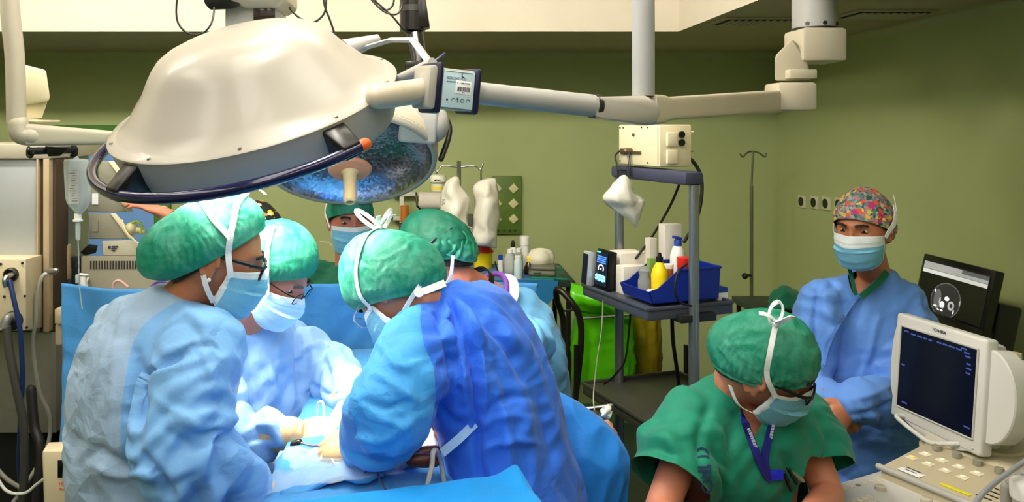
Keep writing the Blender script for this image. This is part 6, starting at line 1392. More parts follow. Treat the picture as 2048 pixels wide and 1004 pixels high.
mb = MB(); mb.lathe([(.0368, -.075), (.0368, -.062)], Matrix.Translation(P(876, 350, 4.12)), 28); mb.build('yellow_band', YEL, bb)
mb = MB(); mb.dashes(P(869, 362, 4.07), (1, 0, 0), (0, 0, 1), .03, .010, 2); mb.build('bottle_print', INK, bb)
wr = thing('wall_rail', 'pair of pale equipment rails on the far wall left of the wrapped bags', 'rail', P(830, 410, 4.9))
for y in (389, 437): mb = MB(); pbox(mb, 782, y-4, 900, y+4, 4.93, .03, .003); pbox(mb, 780, y-3, 786, y+3, 4.92, .035, .002, 1); mb.build('rail', [mat('rail_white', (206, 206, 190), rough=.4), BLACKP], wr)
mb = MB(); pbox(mb, 799, 394, 808, 446, 4.90, .03, .003); mb.build('upright', mat('rail_white', (206, 206, 190)), wr)
mb = MB(); a = P(809, 411, 4.86); mb.cyl(a, P(809, 444, 4.86), .026, segs=20); mb.build('orange_tube', mat('tube_orange', (196, 120, 40), rough=.4), None, label='orange capped tube clipped upright to the wall rail', category='tube')
rp = thing('paper_roll', 'white roll of paper held in a rack on the wall rail', 'paper roll', P(860, 400, 4.88))
mb = MB(); mb.tube([P(838, 402, 4.84), P(896, 402, 4.84)], .055, 28); mb.build('roll', mat('roll_paper', (228, 220, 208), rough=.7, bump=.2), rp)
mb = MB(); mb.tube([P(832, 386, 4.97), P(832, 386, 4.8), P(834, 412, 4.78), P(841, 419, 4.8)], .006, 8); mb.build('roll_bracket', BLACKP, rp)
wb = thing('suction_unit', 'small dark wall unit with a round gauge beside the wrapped bags', 'gauge', P(938, 458, 4.7))
mb = MB(); pbox(mb, 928, 432, 950, 472, 4.88, .12, .004); mb.build('unit_body', mat('unit_grey', (90, 90, 84), rough=.4), wb)
mb = MB(); a = P(938, 459, 4.87); mb.cyl(a, a-V(0, .012, 0), .022); mb.build('gauge', PLW, wb); mb = MB(); mb.tube([a+V(.012*math.cos(t), -.0135, .012*math.sin(t)) for t in [PI*k/10*1.4 for k in range(11)]], .002, 6); mb.build('gauge_scale', INK, wb)
mb = MB(); pbox(mb, 930, 474, 950, 500, 4.88, .12, .004); mb.build('red_jar', mat('jar_red_brown', (120, 60, 56), rough=.4), None, label='reddish brown jar under the wall gauge', category='jar')
mb = MB(); pbox(mb, 798, 448, 826, 478, 4.86, .10, .003); mb.build('wall_box', mat('box_dark', (70, 62, 58), rough=.5), None, label='small dark open box under the wall rail behind the anaesthetist', category='box')
# panel of square buttons
pn_ = thing('wall_panel', 'olive green metal panel with pale diamond plates on the far wall', 'panel', P(1014, 410, YB))
mb = MB(); pbox(mb, 984, 352, 1043, 468, YB-.025, .025, .002); pb = mb.build('panel_plate', mat('panel_olive', (92, 118, 46), rough=.5), pn_)
for i, x in enumerate((994, 1027)):
    for j, y in enumerate((377, 407, 438)):
        mb = MB(); mb.box(P(x, y, YB-.03), (.046, .010, .046), Matrix.Rotation(PI/4+.05, 3, 'Y'), bev=.002); mb.build('diamond_plate', mat('plate_cream', (214, 212, 158), rough=.5), pn_)
for x in (997, 1008, 1019, 1030): mb = MB(); c = P(x, 461, YB-.026); mb.cyl(c, c-V(0, .006, 0), .007); mb.build('button', mat('btn_green', (40, 70, 30), rough=.4), pb)
# sockets on the right wall, the right one half hidden by the flowered cap
def on_right(px, py): Z = XR*F/(px-CX); return V(XR, Z, CH-(py-CY)/F*Z)
so = None
for i, (px, py) in enumerate(((1606, 403), (1631, 405), (1655, 407), (1681, 409))):
    lab = ['dark round wall socket on the right wall, first from the room corner', 'dark round wall socket on the right wall, second from the room corner', 'dark round wall socket on the right wall, third from the room corner', 'dark round wall socket half hidden by the flowered nurse cap'][i]
    c = on_right(px, py); t = thing('wall_socket', lab, 'socket', c, 'round sockets on the right wall')
    mb = MB(); mb.box(c-V(.006, 0, 0), (.012, .086, .074), bev=.003); mb.build('plate', mat('socket_plate', (206, 204, 170), rough=.5), t)
    mb = MB(); mb.cyl(c-V(.010, 0, 0), c-V(.016, 0, 0), .027, segs=24); mb.build('socket_face', mat('socket_dark', (16, 14, 12), rough=.3), t)
# thin drip stand in the far right corner
d2 = thing('drip_stand', 'thin empty drip stand with small hooks in the right corner', 'drip stand', P(1503, 880, 4.55)); zz = 4.55; TH = mat('stand_dull_steel', (120, 126, 104), rough=.3, metal=.7)
mb = MB(); a = P(1506, 302, zz); b_ = P(1503, 372, zz); mb.cyl(a, b_, .006); mb.cyl(b_, V(b_.x, b_.y, .04), .010, segs=16); mb.build('pole', TH, d2)
mb = MB(); mb.tube(spline([P(1480, 308, zz), P(1486, 314, zz), P(1494, 306, zz), P(1505, 303, zz), P(1518, 306, zz), P(1530, 314, zz), P(1533, 306, zz)], 5), .005, 8); mb.build('hook_arm', TH, d2)
mb = MB(); c = P(1490, 552, zz-.03); mb.ball(c, .018); mb.tube([c, P(1503, 550, zz)], .008, 8); mb.build('clamp_knob', BLACKP, d2)
mb = MB(); mb.box((b_.x, b_.y, .03), (.4, .05, .04), bev=.01); mb.box((b_.x, b_.y, .03), (.05, .4, .04), bev=.01); mb.build('foot_cross', TH, d2)
# side table with a green bundle behind the nurse
st_ = thing('side_table', 'dark side table carrying the green bundle behind the nurse', 'table', P(1560, 640, 3.9))
a = P(1572, 622, 3.9); mb = MB(); mb.box((a.x+.03, a.y+.15, a.z-.015), (.34, .4, .03), bev=.004); mb.build('table_top', mat('trolley_top', (36, 48, 46)), st_)
for sx_ in (-.12, .18):
    for sy_ in (0, .3): mb = MB(); mb.cyl((a.x+sx_, a.y+sy_, 0), (a.x+sx_, a.y+sy_, a.z-.03), .012, segs=12); mb.build('leg', TUB, st_)
sheet('green_bundle', [[P(1536, 618, 3.85), P(1566, 618, 3.8), P(1612, 618, 3.85)], [P(1540, 600, 3.9), P(1570, 590, 3.84), P(1608, 596, 3.9)], [P(1548, 582, 3.98), P(1568, 572, 3.95), P(1596, 580, 3.98)], [P(1540, 606, 4.1), P(1566, 600, 4.12), P(1600, 606, 4.1)]], GCLOTH, rough_amp=.018, th=.02, seed=21, label='rumpled green cloth bundle on the side table behind the nurse', category='cloth')
mb = MB(); a = P(1552, 585, 3.95); mb.tube([P(1528, 621, 3.84), P(1556, 620, 3.84)], .008, 8); mb.build('metal_rod', METAL, None, label='short steel rod lying in front of the green bundle', category='rod')
# ------------------------------------------------------------------ CT workstation by the right wall
TL, TR = P(1848, 511, 3.08), P(1992, 536, 2.70); wv = (TR-TL); wv.z = 0; wl = wv.length; wu = wv.normalized(); wn = V(wu.y, -wu.x, 0)
tilt = .32; upv = (V(0, 0, 1)*math.cos(tilt)-wn*(-math.sin(tilt))); upv = V(0, 0, 1)*math.cos(tilt)-wn*math.sin(tilt)
ct = thing('scan_monitor', 'black widescreen monitor showing a grey scan slice by the right wall', 'monitor', P(1910, 700, 2.9))
mb_R = Matrix((wu, -wn, upv)).transposed()
hS = .265; o0 = TL.copy(); o0.z = (TL.z+TR.z)/2
upv = (V(0, 0, 1)*.97+(-wn)*.22).normalized(); fn = wu.cross(upv).normalized(); fn = fn if fn.dot(V(0, -1, 0)) > 0 or fn.x < 0 else -fn
MRm = Matrix((wu, -fn, upv)).transposed()
def mp_(u, v, d=0): return o0+wu*u*wl-upv*(1-v)*hS+fn*d
mb = MB(); mb.box(mp_(.5, .5, -.018), (wl, .036, hS), MRm, bev=.006); cbz = mb.build('bezel', mat('monitor_black', (12, 12, 13), rough=.3), ct)
mb = MB(); mb.prism([mp_(u, v, .0005) for u, v in ((.04, .12), (.96, .12), (.96, .92), (.04, .92))], fn*.001); scr = mb.build('screen', mat('screen_black', (8, 8, 9), rough=.15, emit=.3), cbz)
def quad(name, u0, v0, u1, v1, m, d=.0022): mb = MB(); mb.prism([mp_(u, v, d) for u, v in ((u0, v0), (u1, v0), (u1, v1), (u0, v1))], fn*.0003); return mb.build(name, m, scr)
quad('menu_bar', .05, .80, .95, .90, mat('screen_grey', (150, 152, 152), emit=.5)); quad('menu_bar', .05, .74, .95, .795, mat('screen_grey_light', (190, 192, 188), emit=.55)); quad('menu_bar', .60, .845, .95, .90, mat('screen_grey_dark', (96, 98, 100), emit=.3), .0028)
quad('task_bar', .06, .055, .84, .085, mat('screen_beige', (178, 172, 156), emit=.5), .0008)
SG = [mat('scan_grey_a', (46, 46, 46), emit=.35), mat('scan_grey_b', (92, 92, 92), emit=.5), mat('scan_grey_c', (150, 150, 150), emit=.8), mat('scan_white', (225, 225, 220), emit=1.1)]
def disc(cx, cy, rx, ry, m, d, rot=0, hole=0):
    mb = MB(); pts = []
    for k in range(24):
        t = 2*PI*k/24; x, y = rx*math.cos(t), ry*math.sin(t); x, y = x*math.cos(rot)-y*math.sin(rot), x*math.sin(rot)+y*math.cos(rot); pts.append(mp_(cx+x/wl, cy+y/hS, d))
    mb.prism(pts, fn*.0002); mb.build('scan_slice', SG[m], scr)
disc(.46, .42, .080, .066, 1, .0022); disc(.46, .42, .076, .062, 0, .0026); disc(.30+.05, .41, .020, .038, 1, .0030, .1); disc(.43, .36, .012, .010, 3, .0034); disc(.43, .33, .014, .008, 2, .0032); disc(.55, .37, .017, .017, 2, .0030); disc(.555, .37, .008, .008, 0, .0036)
for x, y, rx, ry in ((.39, .40, .004, .012), (.34, .31, .010, .003), (.44, .27, .008, .003), (.60, .30, .003, .008), (.66, .44, .003, .010), (.30, .52, .004, .006), (.48, .45, .012, .008), (.39, .27, .006, .003)): disc(x, y, rx, ry, 3 if ry < .009 else 2, .0038)
mb = MB(); c = mp_(.42, -.10, 0); mb.box(c-upv*.02, (.30, .05, .12), MRm, bev=.01); mb.box(mp_(.55, -.35, -.03), (.34, .10, .30), MRm, bev=.01); mb.build('stand_housing', mat('monitor_black', (12, 12, 13)), ct)
mb = MB(); mb.ball(mp_(.30, .0, .012), .006); mb.build('stand_button', METAL, ct)
mb = MB(); mb.ball(mp_(.86, -.13, .02), .003); mb.build('power_light', mat('led_blue', (40, 50, 230), emit=4), ct)
q = mp_(.55, -.8, -.05); mb = MB(); mb.box((q.x, q.y, .45), (.42, .34, .85), Matrix.Rotation(math.atan2(wu.y, wu.x), 3, 'Z'), bev=.01); mb.build('pedestal', mat('pedestal_black', (20, 20, 20), rough=.5), ct)
mb = MB(); mb.hull([mp_(u, v, d) for u in (.85, 1.02) for v in (-.3, .6) for d in (-.12, -.04)], bev=.01); mb.build('back_unit', mat('monitor_black', (12, 12, 13)), ct)
# ------------------------------------------------------------------ operating table, patient, drapes
tbl = thing('operating_table', 'padded operating table under the blue drapes between the surgeons', 'operating table', V(-.12, 1.95, 0))
mb = MB(); mb.box((-.12, 1.93, .86), (.44, 1.3, .06), bev=.02); mb.build('mattress', BLACKP, tbl)
mb = MB(); mb.box((-.12, 1.95, .80), (.42, 1.2, .05), bev=.01); mb.box((-.12, 2.0, .42), (.26, .34, .74), bev=.03); mb.build('column', METAL, tbl)
mb = MB(); mb.box((-.12, 1.95, .05), (.4, .9, .10), bev=.03); mb.build('base', ENAMEL2, tbl)
mb = MB(); mb.box((.30, 2.16, .955), (.44, .13, .03), Matrix.Rotation(-.02, 3, 'Z'), bev=.01); mb.build('arm_board', BLACKP, tbl)
mb = MB(); mb.tube([P(1150, 821, 2.26), P(1223, 811, 2.26)], .006, 10, round_ends=True); mb.build('side_rail', METAL, tbl)
# the patient: one continuous body under the drapes, an arm out on the board
pt = thing('person', 'patient lying under blue drapes with one bandaged hand out on the arm board', 'person', V(-.1, 2.0, .88))
b = MB(); 
Mh = Matrix.Translation(V(-.10, 2.56, .995)) @ frame((0, 0, 1), (0, 1, 0)).to_4x4(); head_into(b, Mh)
b.tube([V(-.10, 2.53, .98), V(-.10, 2.40, .97)], [.058, .062], 18)
b.loft(torso_rings([(V(-.10, y, z), a, d, V(1, 0, 0)) for y, z, a, d in ((1.50, .97, .16, .08), (1.65, .99, .18, .10), (1.85, 1.005, .18, .118), (2.0, 1.01, .18, .118), (2.15, 1.0, .19, .11), (2.30, .98, .17, .09), (2.40, .97, .08, .07))]))
for s in (-1, 1): b.tube([V(-.10+s*.08, 1.55, .97), V(-.10+s*.09, 1.38, .97)], [.085, .07], 16, round_ends=True)
sh_, el_, wr_ = V(.06, 2.28, .98), V(.24, 2.20, .99), P(1118, 856, 2.16)
b.tube([sh_, el_, wr_], [.055, .042, .028], 16, round_ends=True); b.tube([V(-.26, 2.28, .98), V(-.30, 2.05, .95), V(-.28, 1.85, .95)], [.055, .042, .03], 14, round_ends=True)
hand_into(b, wr_, (1, -.10, .12), (-.1, -.35, .9), True, (.35, .42, .5, .5), spread=.05); hand_into(b, V(-.28, 1.85, .95), (.1, -1, 0), (0, 0, 1), False, .4)
me = remesh(b, .0046); v = getv(me); e = gete(me); setv(me, smooth(v, e, 2, .4)); link('body', me, mat('skin_patient', (216, 150, 122), rough=.5, sss=.12, var=.08, bump=.1, bscale=160), pt, 180)
sheet('gauze_wrap', [[P(1206, 826, 2.10), P(1214, 812, 2.10), P(1222, 812, 2.12)], [P(1204, 834, 2.08), P(1212, 826, 2.07), P(1222, 822, 2.09)], [P(1206, 842, 2.10), P(1214, 842, 2.09), P(1216, 838, 2.12)]], mat('gauze_white', (226, 224, 216), rough=.8, bump=.4), pt, rough_amp=.006, th=.022, seed=31)
mb = MB(); c = P(1190, 828, 2.12); mb.box(c, (.016, .02, .016), Matrix.Rotation(.5, 3, 'Y'), bev=.004); mb.build('finger_sensor', mat('sensor_dark', (60, 50, 50)), pt)
# drape over the body with a window at the wound
DR1 = cloth_mat('drape_blue_mid', (70, 146, 206), bump=.3, bscale=160)
DR2 = cloth_mat('drape_blue_screen', (72, 148, 214), bump=.3, bscale=160)
crinkle(DR1); crinkle(DR2, .3, 5, 13)
DR3 = cloth_mat('drape_cyan', (4, 138, 218), bump=.25, bscale=160)
def grid_sheet(name, fn, nu, nv, m, th=.0025, hole=None, **tags):
    g = [[Vector(fn(i/nu, j/nv)) for i in range(nu+1)] for j in range(nv+1)]; mb = MB(); mb.grid(g)
    if hole:
        keep = [k for k, f in enumerate(mb.f) if not hole(sum((mb.v[i] for i in f), Vector())/4)]
        mb.f = [mb.f[k] for k in keep]; mb.m = [mb.m[k] for k in keep]
    o = mb.build(name, m, None, 180, **tags); s_ = o.modifiers.new('s', 'SOLIDIFY'); s_.thickness = th; return o
def rn(x, y, s): return float(ridge(np.array([[x, y, s]]))[0])
def pnn(x, y, s): return float(pn(np.array([[x, y, s]]))[0])
def body_drape(u, v):
    s = (u-.5)*2; y = 1.30+1.36*v; ax = abs(s)
    x = -.10+math.copysign(min(ax, .62)/.62*.27+max(0, ax-.62)*.10, s)
    z = 1.142-.02*(ax/.62)**2 if ax < .62 else 1.122-.02-(ax-.62)/.38*.42
    if v < .18: z -= (.18-v)*.5
    z += .006*rn(x*9+2, y*7, 1)+.012*(ax > .62)*rn(y*11, 0, 3)
    return x+.010*(ax > .62)*pnn(y*9, 1, 2), y, z
grid_sheet('surgical_drape', body_drape, 90, 80, DR1, hole=lambda c: abs(c.x+.045) < .115 and 1.80 < c.y < 2.04 and c.z > 1.1, label='mid blue surgical drape covering the patient with a window at the wound', category='drape')
# tall screen drape
xs0, xs1, zsr = -1.315, .36, 1.352; YS = 2.74
def screen_drape(u, v):
    x = xs0+(xs1-xs0)*u; z = zsr-1.0*v
    lx = u*1.675
    d = .030*v*math.sin(lx*9+1.5*v)+.016*rn(lx*3.1, v*1.6, 5)*(.3+v)+.006*rn(lx*9+v*3, v*6, 7)
    fan = .048*math.sin(max(0, 1-lx*2.2)*9*(.35+v))*max(0, 1-lx*1.6)*(1-v*.4)*min(1, lx*7)
    z -= .020*(1-v)*math.sin(min(1, lx/.55)*PI)*(lx < .55) - .012*(1-v)*math.sin(u*PI*3)*.3
    return x, YS-d-fan, z
grid_sheet('screen_drape', screen_drape, 150, 80, DR2, label='large blue screen drape hung upright between the surgeons and the anaesthetist', category='drape')
sf = thing('drape_stand', 'steel stand carrying the upright blue screen drape', 'stand', V(-.5, YS+.02, 0))
mb = MB(); mb.tube([V(xs0, YS+.012, zsr-.05), V(xs1, YS+.012, zsr-.012)], .008, 10, round_ends=True); mb.build('bar', METAL, sf)
for x in (xs0+.05, xs1-.05): mb = MB(); mb.cyl(V(x, YS+.012, 0.0), V(x, YS+.012, zsr-.05), .010, segs=12); mb.build('upright', METAL, sf)
# drape over the arm board, to the right of the royal gown
def arm_drape(u, v):
    rows = [[P(1070, 778, 2.20), P(1140, 800, 2.16), P(1202, 836, 2.09), P(1240, 876, 2.05)],
            [P(1070, 772, 2.06), P(1120, 788, 2.03), P(1188, 832, 2.0), P(1236, 874, 2.0)],
            [P(1070, 850, 1.98), P(1130, 860, 1.96), P(1200, 880, 1.95), P(1256, 912, 1.97)],
            [P(1070, 930, 1.95), P(1140, 940, 1.92), P(1205, 945, 1.92), P(1258, 950, 1.95)],
            [P(1070, 1010, 1.94), P(1140, 1010, 1.92), P(1200, 1012, 1.92), P(1250, 1015, 1.95)],
            [P(1070, 1160, 1.94), P(1140, 1160, 1.93), P(1200, 1160, 1.94), P(1248, 1160, 1.98)]]
    def bz(a, t): 
        k = min(int(t*(len(a)-1)), len(a)-2); f = t*(len(a)-1)-k; Q = [a[max(k-1, 0)], a[k], a[k+1], a[min(k+2, len(a)-1)]]
        return .5*((2*Q[1])+(Q[2]-Q[0])*f+(2*Q[0]-5*Q[1]+4*Q[2]-Q[3])*f*f+(3*Q[1]-Q[0]-3*Q[2]+Q[3])*f**3)
    p = bz([bz(r, u) for r in rows], v)
    return p+V(.004, -.012, .006)*rn(u*3.0+v*1.2, v*2.6, 11)*min(1, v*2+.2)
grid_sheet('arm_board_drape', arm_drape, 60, 70, crinkle(cloth_mat('drape_sky', (34, 128, 222), bump=.25, bscale=160), .4, 5, 14), label='bright blue drape hanging over the arm board right of the royal gown', category='drape')
# clear plastic sheet crumpled over the lower edge of the field
PLS = mat('clear_film', (232, 240, 244), rough=.06, alpha=.16, spec=.6, var=.02, bump=.3, bscale=16)
sheet('plastic_film', [[P(520, 1000, 1.58), P(620, 978, 1.58), P(710, 965, 1.58), P(800, 950, 1.60)], [P(545, 960, 1.70), P(630, 935, 1.70), P(710, 925, 1.70), P(800, 925, 1.72)], [P(570, 905, 1.84), P(630, 908, 1.81), P(700, 905, 1.79), P(790, 905, 1.79)], [P(590, 880, 1.93), P(640, 890, 1.90), P(700, 892, 1.87), P(780, 892, 1.87)]], PLS, rough_amp=.022, th=.001, seed=41, label='crumpled clear plastic film lying over the drapes below the gloved hands', category='plastic film')
sheet('blue_pad', [[P(560, 990, 1.62), P(660, 968, 1.62), P(760, 955, 1.62)], [P(570, 962, 1.70), P(660, 938, 1.70), P(750, 925, 1.70)], [P(600, 930, 1.78), P(660, 925, 1.78), P(730, 915, 1.78)]], DR1, rough_amp=.022, th=.01, seed=44, label='crumpled blue pad under the clear film near the left glove', category='pad')
sheet('pale_sheet', [[P(752, 935, 1.72), P(800, 930, 1.72), P(872, 912, 1.74)], [P(770, 905, 1.80), P(820, 895, 1.80), P(876, 890, 1.82)], [P(800, 882, 1.90), P(830, 872, 1.90), P(868, 868, 1.90)], [P(815, 866, 1.98), P(838, 858, 1.98), P(866, 856, 1.98)]], mat('sheet_pale', (240, 228, 214), rough=.85, bump=.4), rough_amp=.006, th=.01, seed=47, label='pale sheet for the brightly lit field beside the wound under the blue sleeve', category='towel')  # blown-out light on the field put into a pale sheet
sheet('pale_sheet', [[P(668, 880, 1.93), P(700, 876, 1.92), P(730, 880, 1.9)], [P(670, 840, 2.0), P(700, 835, 2.0), P(735, 840, 1.98)], [P(690, 812, 2.06), P(715, 806, 2.06), P(745, 812, 2.04)]], mat('sheet_pale', (240, 228, 214)), rough_amp=.008, th=.01, seed=48, label='bright white towel between the gloved hands', category='towel')
# instruments in the field
GRIP = mat('grip_brown', (96, 44, 26), rough=.35, var=.15)
for lab, a, b_, r, rod in (('brown handled steel probe lying nearer the front drape', P(824, 920, 1.655), P(868, 921, 1.665), .0155, P(784, 927, 1.66)), ('brown handled steel probe lying behind the nearer one', P(836, 905, 1.69), P(872, 902, 1.70), .0125, P(782, 917, 1.69))):
    t = thing('surgical_probe', lab, 'surgical instrument', a)
    mb = MB(); mb.tube([a, a.lerp(b_, .5), b_], [r*.9, r, r*.92], 18, round_ends=True); mb.build('handle', GRIP, t)
    mb = MB(); mb.tube([rod, a], .0022, 8); mb.build('shaft', METAL, t)
cable('suction_tube', 'thick pale tube arching over the brown handles', [P(850, 992, 1.60), P(857, 960, 1.60), P(864, 930, 1.61), P(866, 906, 1.62), P(873, 902, 1.64), P(882, 925, 1.66), P(888, 965, 1.66)], .0056, mat('tube_clear', (206, 206, 200), rough=.25, trans=.2))
cable('suction_tube', 'thin white tube looped around the gloved hands', [P(634, 826, 1.90), P(637, 806, 1.89), P(646, 806, 1.88), P(649, 840, 1.87), P(650, 868, 1.86), P(656, 880, 1.85), P(676, 881, 1.83), P(690, 878, 1.82)], .003, mat('tube_white', (236, 236, 232), rough=.35))
cable('suction_tube', 'white loop of tube hanging below the lower glove', [P(668, 880, 1.80), P(662, 905, 1.76), P(668, 925, 1.74), P(684, 926, 1.74)], .0026, mat('tube_white', (236, 236, 232)))
cable('suction_tube', 'dark thin cable curling over the clear film', [P(730, 945, 1.62), P(740, 935, 1.62), P(752, 938, 1.62), P(760, 960, 1.60), P(775, 985, 1.58)], .002, mat('cable_dark_blue', (52, 58, 84), rough=.4))
rt = thing('retractor', 'steel retractor held between the two lower gloves', 'surgical instrument', P(620, 892, 1.86))
mb = MB(); mb.tube([P(598, 886, 1.88), P(622, 892, 1.86), P(650, 893, 1.84)], .005, 10, round_ends=True); mb.build('shaft', METAL, rt)
mb = MB(); mb.tube([P(588, 890, 1.88), P(598, 886, 1.88)], .010, 12, round_ends=True); mb.build('grip', BLACKP, rt)
# instrument table close to the camera
it = thing('instrument_table', 'overbed instrument table under the cyan drape at the front', 'instrument table', V(.0, 1.30, 0))
zi_ = 1.19; cR = P(1032, 944, 1.575); cR.z = zi_+.010; f1 = V(.962, .274, 0); f2 = V(.274, -.962, 0)
ctr = V(cR.x, cR.y, zi_)-f1*.32+f2*.20; TRm = Matrix((f1, -f2, V(0, 0, 1))).transposed()
mb = MB(); mb.box(ctr-V(0, 0, .008), (.60, .38, .016), TRm, bev=.004); mb.build('tray', METAL, it)
pp = ctr+f2*.14; mb = MB(); mb.cyl(V(pp.x, pp.y, .03), V(pp.x, pp.y, zi_-.01), .016); mb.build('post', METAL, it)
mb = MB(); mb.box((pp.x, pp.y, .03), (.5, .05, .05), bev=.01); mb.box((pp.x, pp.y, .03), (.05, .4, .05), bev=.01); mb.build('base', METAL, it)
def table_drape(u, v):
    # u across (left to right, with the right flap), v from the far flap to the near side
    s = u*.80-.68; t = v*.62-.14
    z = zi_+.008; sx = min(s, 0.0); ty = max(t, 0.0); dx = max(0, s); dy = max(0, -t)
    p = V(cR.x, cR.y, 0)+f1*(sx+.30*dx)+f2*(ty-.10*dy)
    z -= .95*dx+.97*dy
    z += .004*rn(s*9, t*9, 21)+.010*rn(s*14, t*3, 23)*min(1, (dx+dy)*8)
    if dx > 0 and dy == 0: p = p+f1*(.03*math.exp(-(t/.10)**2)+.012*math.sin(t*22))*min(1, dx*10)
    z += .016*math.exp(-((s/.035)**2+(t/.05)**2))
    return p.x, p.y, z
grid_sheet('table_drape', table_drape, 110, 90, DR3, label='bright cyan blue drape covering the instrument table in the foreground', category='drape')

# ------------------------------------------------------------------ ultrasound machine
crinkle(DR3, .25, 5, 14)
USW = mat('ultrasound_white', (200, 200, 196), rough=.4, var=.02); USG = mat('ultrasound_grey', (176, 176, 172), rough=.45, var=.03); USC = mat('ultrasound_cream', (186, 176, 148), rough=.45, var=.03)
KEYM = mat('key_cream', (216, 208, 182), rough=.5); KNOB = mat('knob_grey', (140, 136, 122), rough=.5)
us = thing('ultrasound_machine', 'white ultrasound machine with a tilted screen and keyboard console at lower right', 'ultrasound machine', V(1.4, 1.75, 0))
A_ = P(1615, 982, 1.92); uu = V(.9, .436, 0).normalized(); ww = V(.436, -.9, 0).normalized(); UR = Matrix((uu, -ww, V(0, 0, 1))).transposed()
def U(u, w, z): return V(A_.x, A_.y, 0)+uu*u+ww*w+V(0, 0, z)
zk = A_.z
mb = MB(); mb.hull([U(u, w, z) for u, w in ((.0, .03), (.02, 0), (.46, 0), (.46, .64), (.0, .64)) for z in (zk, zk-.05)], bev=.010, seg=3); mb.build('keyboard_deck', USW, us, 40)
mb = MB(); rr = random.Random(9); keys = []
def key(parent, u, w, z, su, sw, h, m, name='key', rot=0):
    mb = MB(); mb.box(U(u, w, z+h/2), (su, sw, h), UR, bev=min(.002, h*.4)); return mb.build(name, m, parent)
deck = bpy.data.objects['keyboard_deck']
for i in range(7): key(deck, .045+.024*i, .035, zk, .012, .010, .002, KNOB if i in (1, 4) else KEYM)
for r_ in range(4):
    for c_ in range(9): key(deck, .05+.019*r_, .09+.028*c_, zk, .011, .016, .003, KEYM)
for u, w in ((.168, .075), (.205, .165), (.165, .185)):
    mb = MB(); mb.lathe([(.001, 0), (.013, 0), (.0125, .010), (.010, .012), (.001, .012)], Matrix.Translation(U(u, w, zk)), 24); mb.build('rotary_knob', mat('knob_pale', (190, 184, 168), rough=.5), deck)
for u, w, r in ((.03, .05, .014), (.215, .04, .010), (.055, .02, .009)):
    mb = MB(); mb.tube([U(u+r*math.cos(t), w+r*math.sin(t), zk+.001) for t in [2*PI*k/20 for k in range(21)]], .0016, 6); mb.build('ring_key', KEYM, deck)
# raised panel with toggles
def up_(u, w, d=0): z = zk+.030+(u-.235)/.19*.028; return U(u, w, z+d)
mb = MB(); mb.hull([up_(u, w) for u in (.235, .43) for w in (.03, .60)]+[U(u, w, zk-.04) for u in (.232, .43) for w in (.03, .60)], bev=.006); pn2 = mb.build('raised_panel', USC, us, 40)
mb = MB(); mb.tube([up_(.235, .025, -.004), up_(.235, .60, -.004)], .008, 12, round_ends=True); mb.build('panel_edge', USG, pn2)
for j in range(4):
    mb = MB(); mb.lathe([(.001, 0), (.011, 0), (.010, .012), (.001, .013)], Matrix.Translation(up_(.405, .07+.05*j)), 20); mb.build('panel_knob', KNOB, pn2)
for r_, u in enumerate((.365, .325)):
    for j in range(4):
        c = up_(u, .065+.042*j-.01*r_); mb = MB(); mb.box(c, (.026, .024, .003), UR, bev=.001); k_ = mb.build('lamp_key', mat('key_pale', (224, 216, 190), rough=.5), pn2)
        mb = MB(); mb.box(c+V(0, 0, .003), (.010, .010, .002), UR, bev=.0005); mb.build('key_light', mat('key_lit_amber', (240, 190, 110), emit=.4) if (r_ == 1 and j == 0) else mat('key_lit_white', (236, 230, 206), emit=.25), k_)
mb = MB(); mb.box(up_(.262, .095, .001), (.036, .056, .0012), UR, bev=.0003); lbx = mb.build('white_label', STICKER, pn2)
mb = MB(); mb.dashes(up_(.268, .074, .0024), ww, uu, .040, .005, 5, .0003); mb.dashes(up_(.257, .078, .0024), ww, uu, .030, .005, 8, .0003); mb.build('label_print', INK, lbx)
for j in range(7):
    mb = MB(); mb.box(up_(.275+.018*j, .255+.004*j, .001), (.004, .034, .0012), UR); mb.build('slider_slot', BLACKP, pn2)
mb = MB(); mb.box(up_(.262, .20, .001), (.012, .07, .0015), UR, bev=.0004); mb.build('yellow_strip', mat('tape_yellow', (230, 220, 20), rough=.5), pn2)
# back deck, swivel and the arm holding probes
zb_ = zk+.060
mb = MB(); mb.hull([U(u, w, z) for u, w in ((.43, .0), (.60, -.02), (.76, .02), (.80, .14), (.74, .26), (.43, .24)) for z in (zb_, zb_-.075)], bev=.016, seg=3); mb.build('back_deck', USC, us, 40)
mb = MB(); cS = U(.545, .125, zb_); mb.lathe([(.001, 0), (.072, 0), (.074, .004), (.070, .008), (.001, .008)], Matrix.Translation(cS), 48); mb.build('swivel_plate', USC, us)
mb = MB(); mb.tube([U(.40, .29, zk+.085), U(.47, .30, zk+.086), U(.62, .33, zk+.088)], [.014, .013, .017], 16, round_ends=True, flat=.7); mb.lathe([(.001, -.02), (.040, -.02), (.044, -.01), (.044, .008), (.036, .014), (.001, .014)], Matrix.Translation(U(.63, .335, zk+.070)), 36); mb.build('probe_arm', USG, us)
for k in range(6):
    mb = MB(); c = U(.295+.018*k, .292, zk+.06+.004*k); mb.tube([c-V(0, 0, .03), c+V(0, 0, .012)], [.012, .011], 14, round_ends=True); mb.build('slider_knob', mat('slider_grey', (150, 148, 142), rough=.4), us)
mb = MB(); c = U(.43, .285, zk+.075); mb.lathe([(.001, 0), (.016, 0), (.0165, .02), (.014, .022), (.001, .022)], Matrix.Translation(c), 24); mb.build('white_knob', PLW, us)
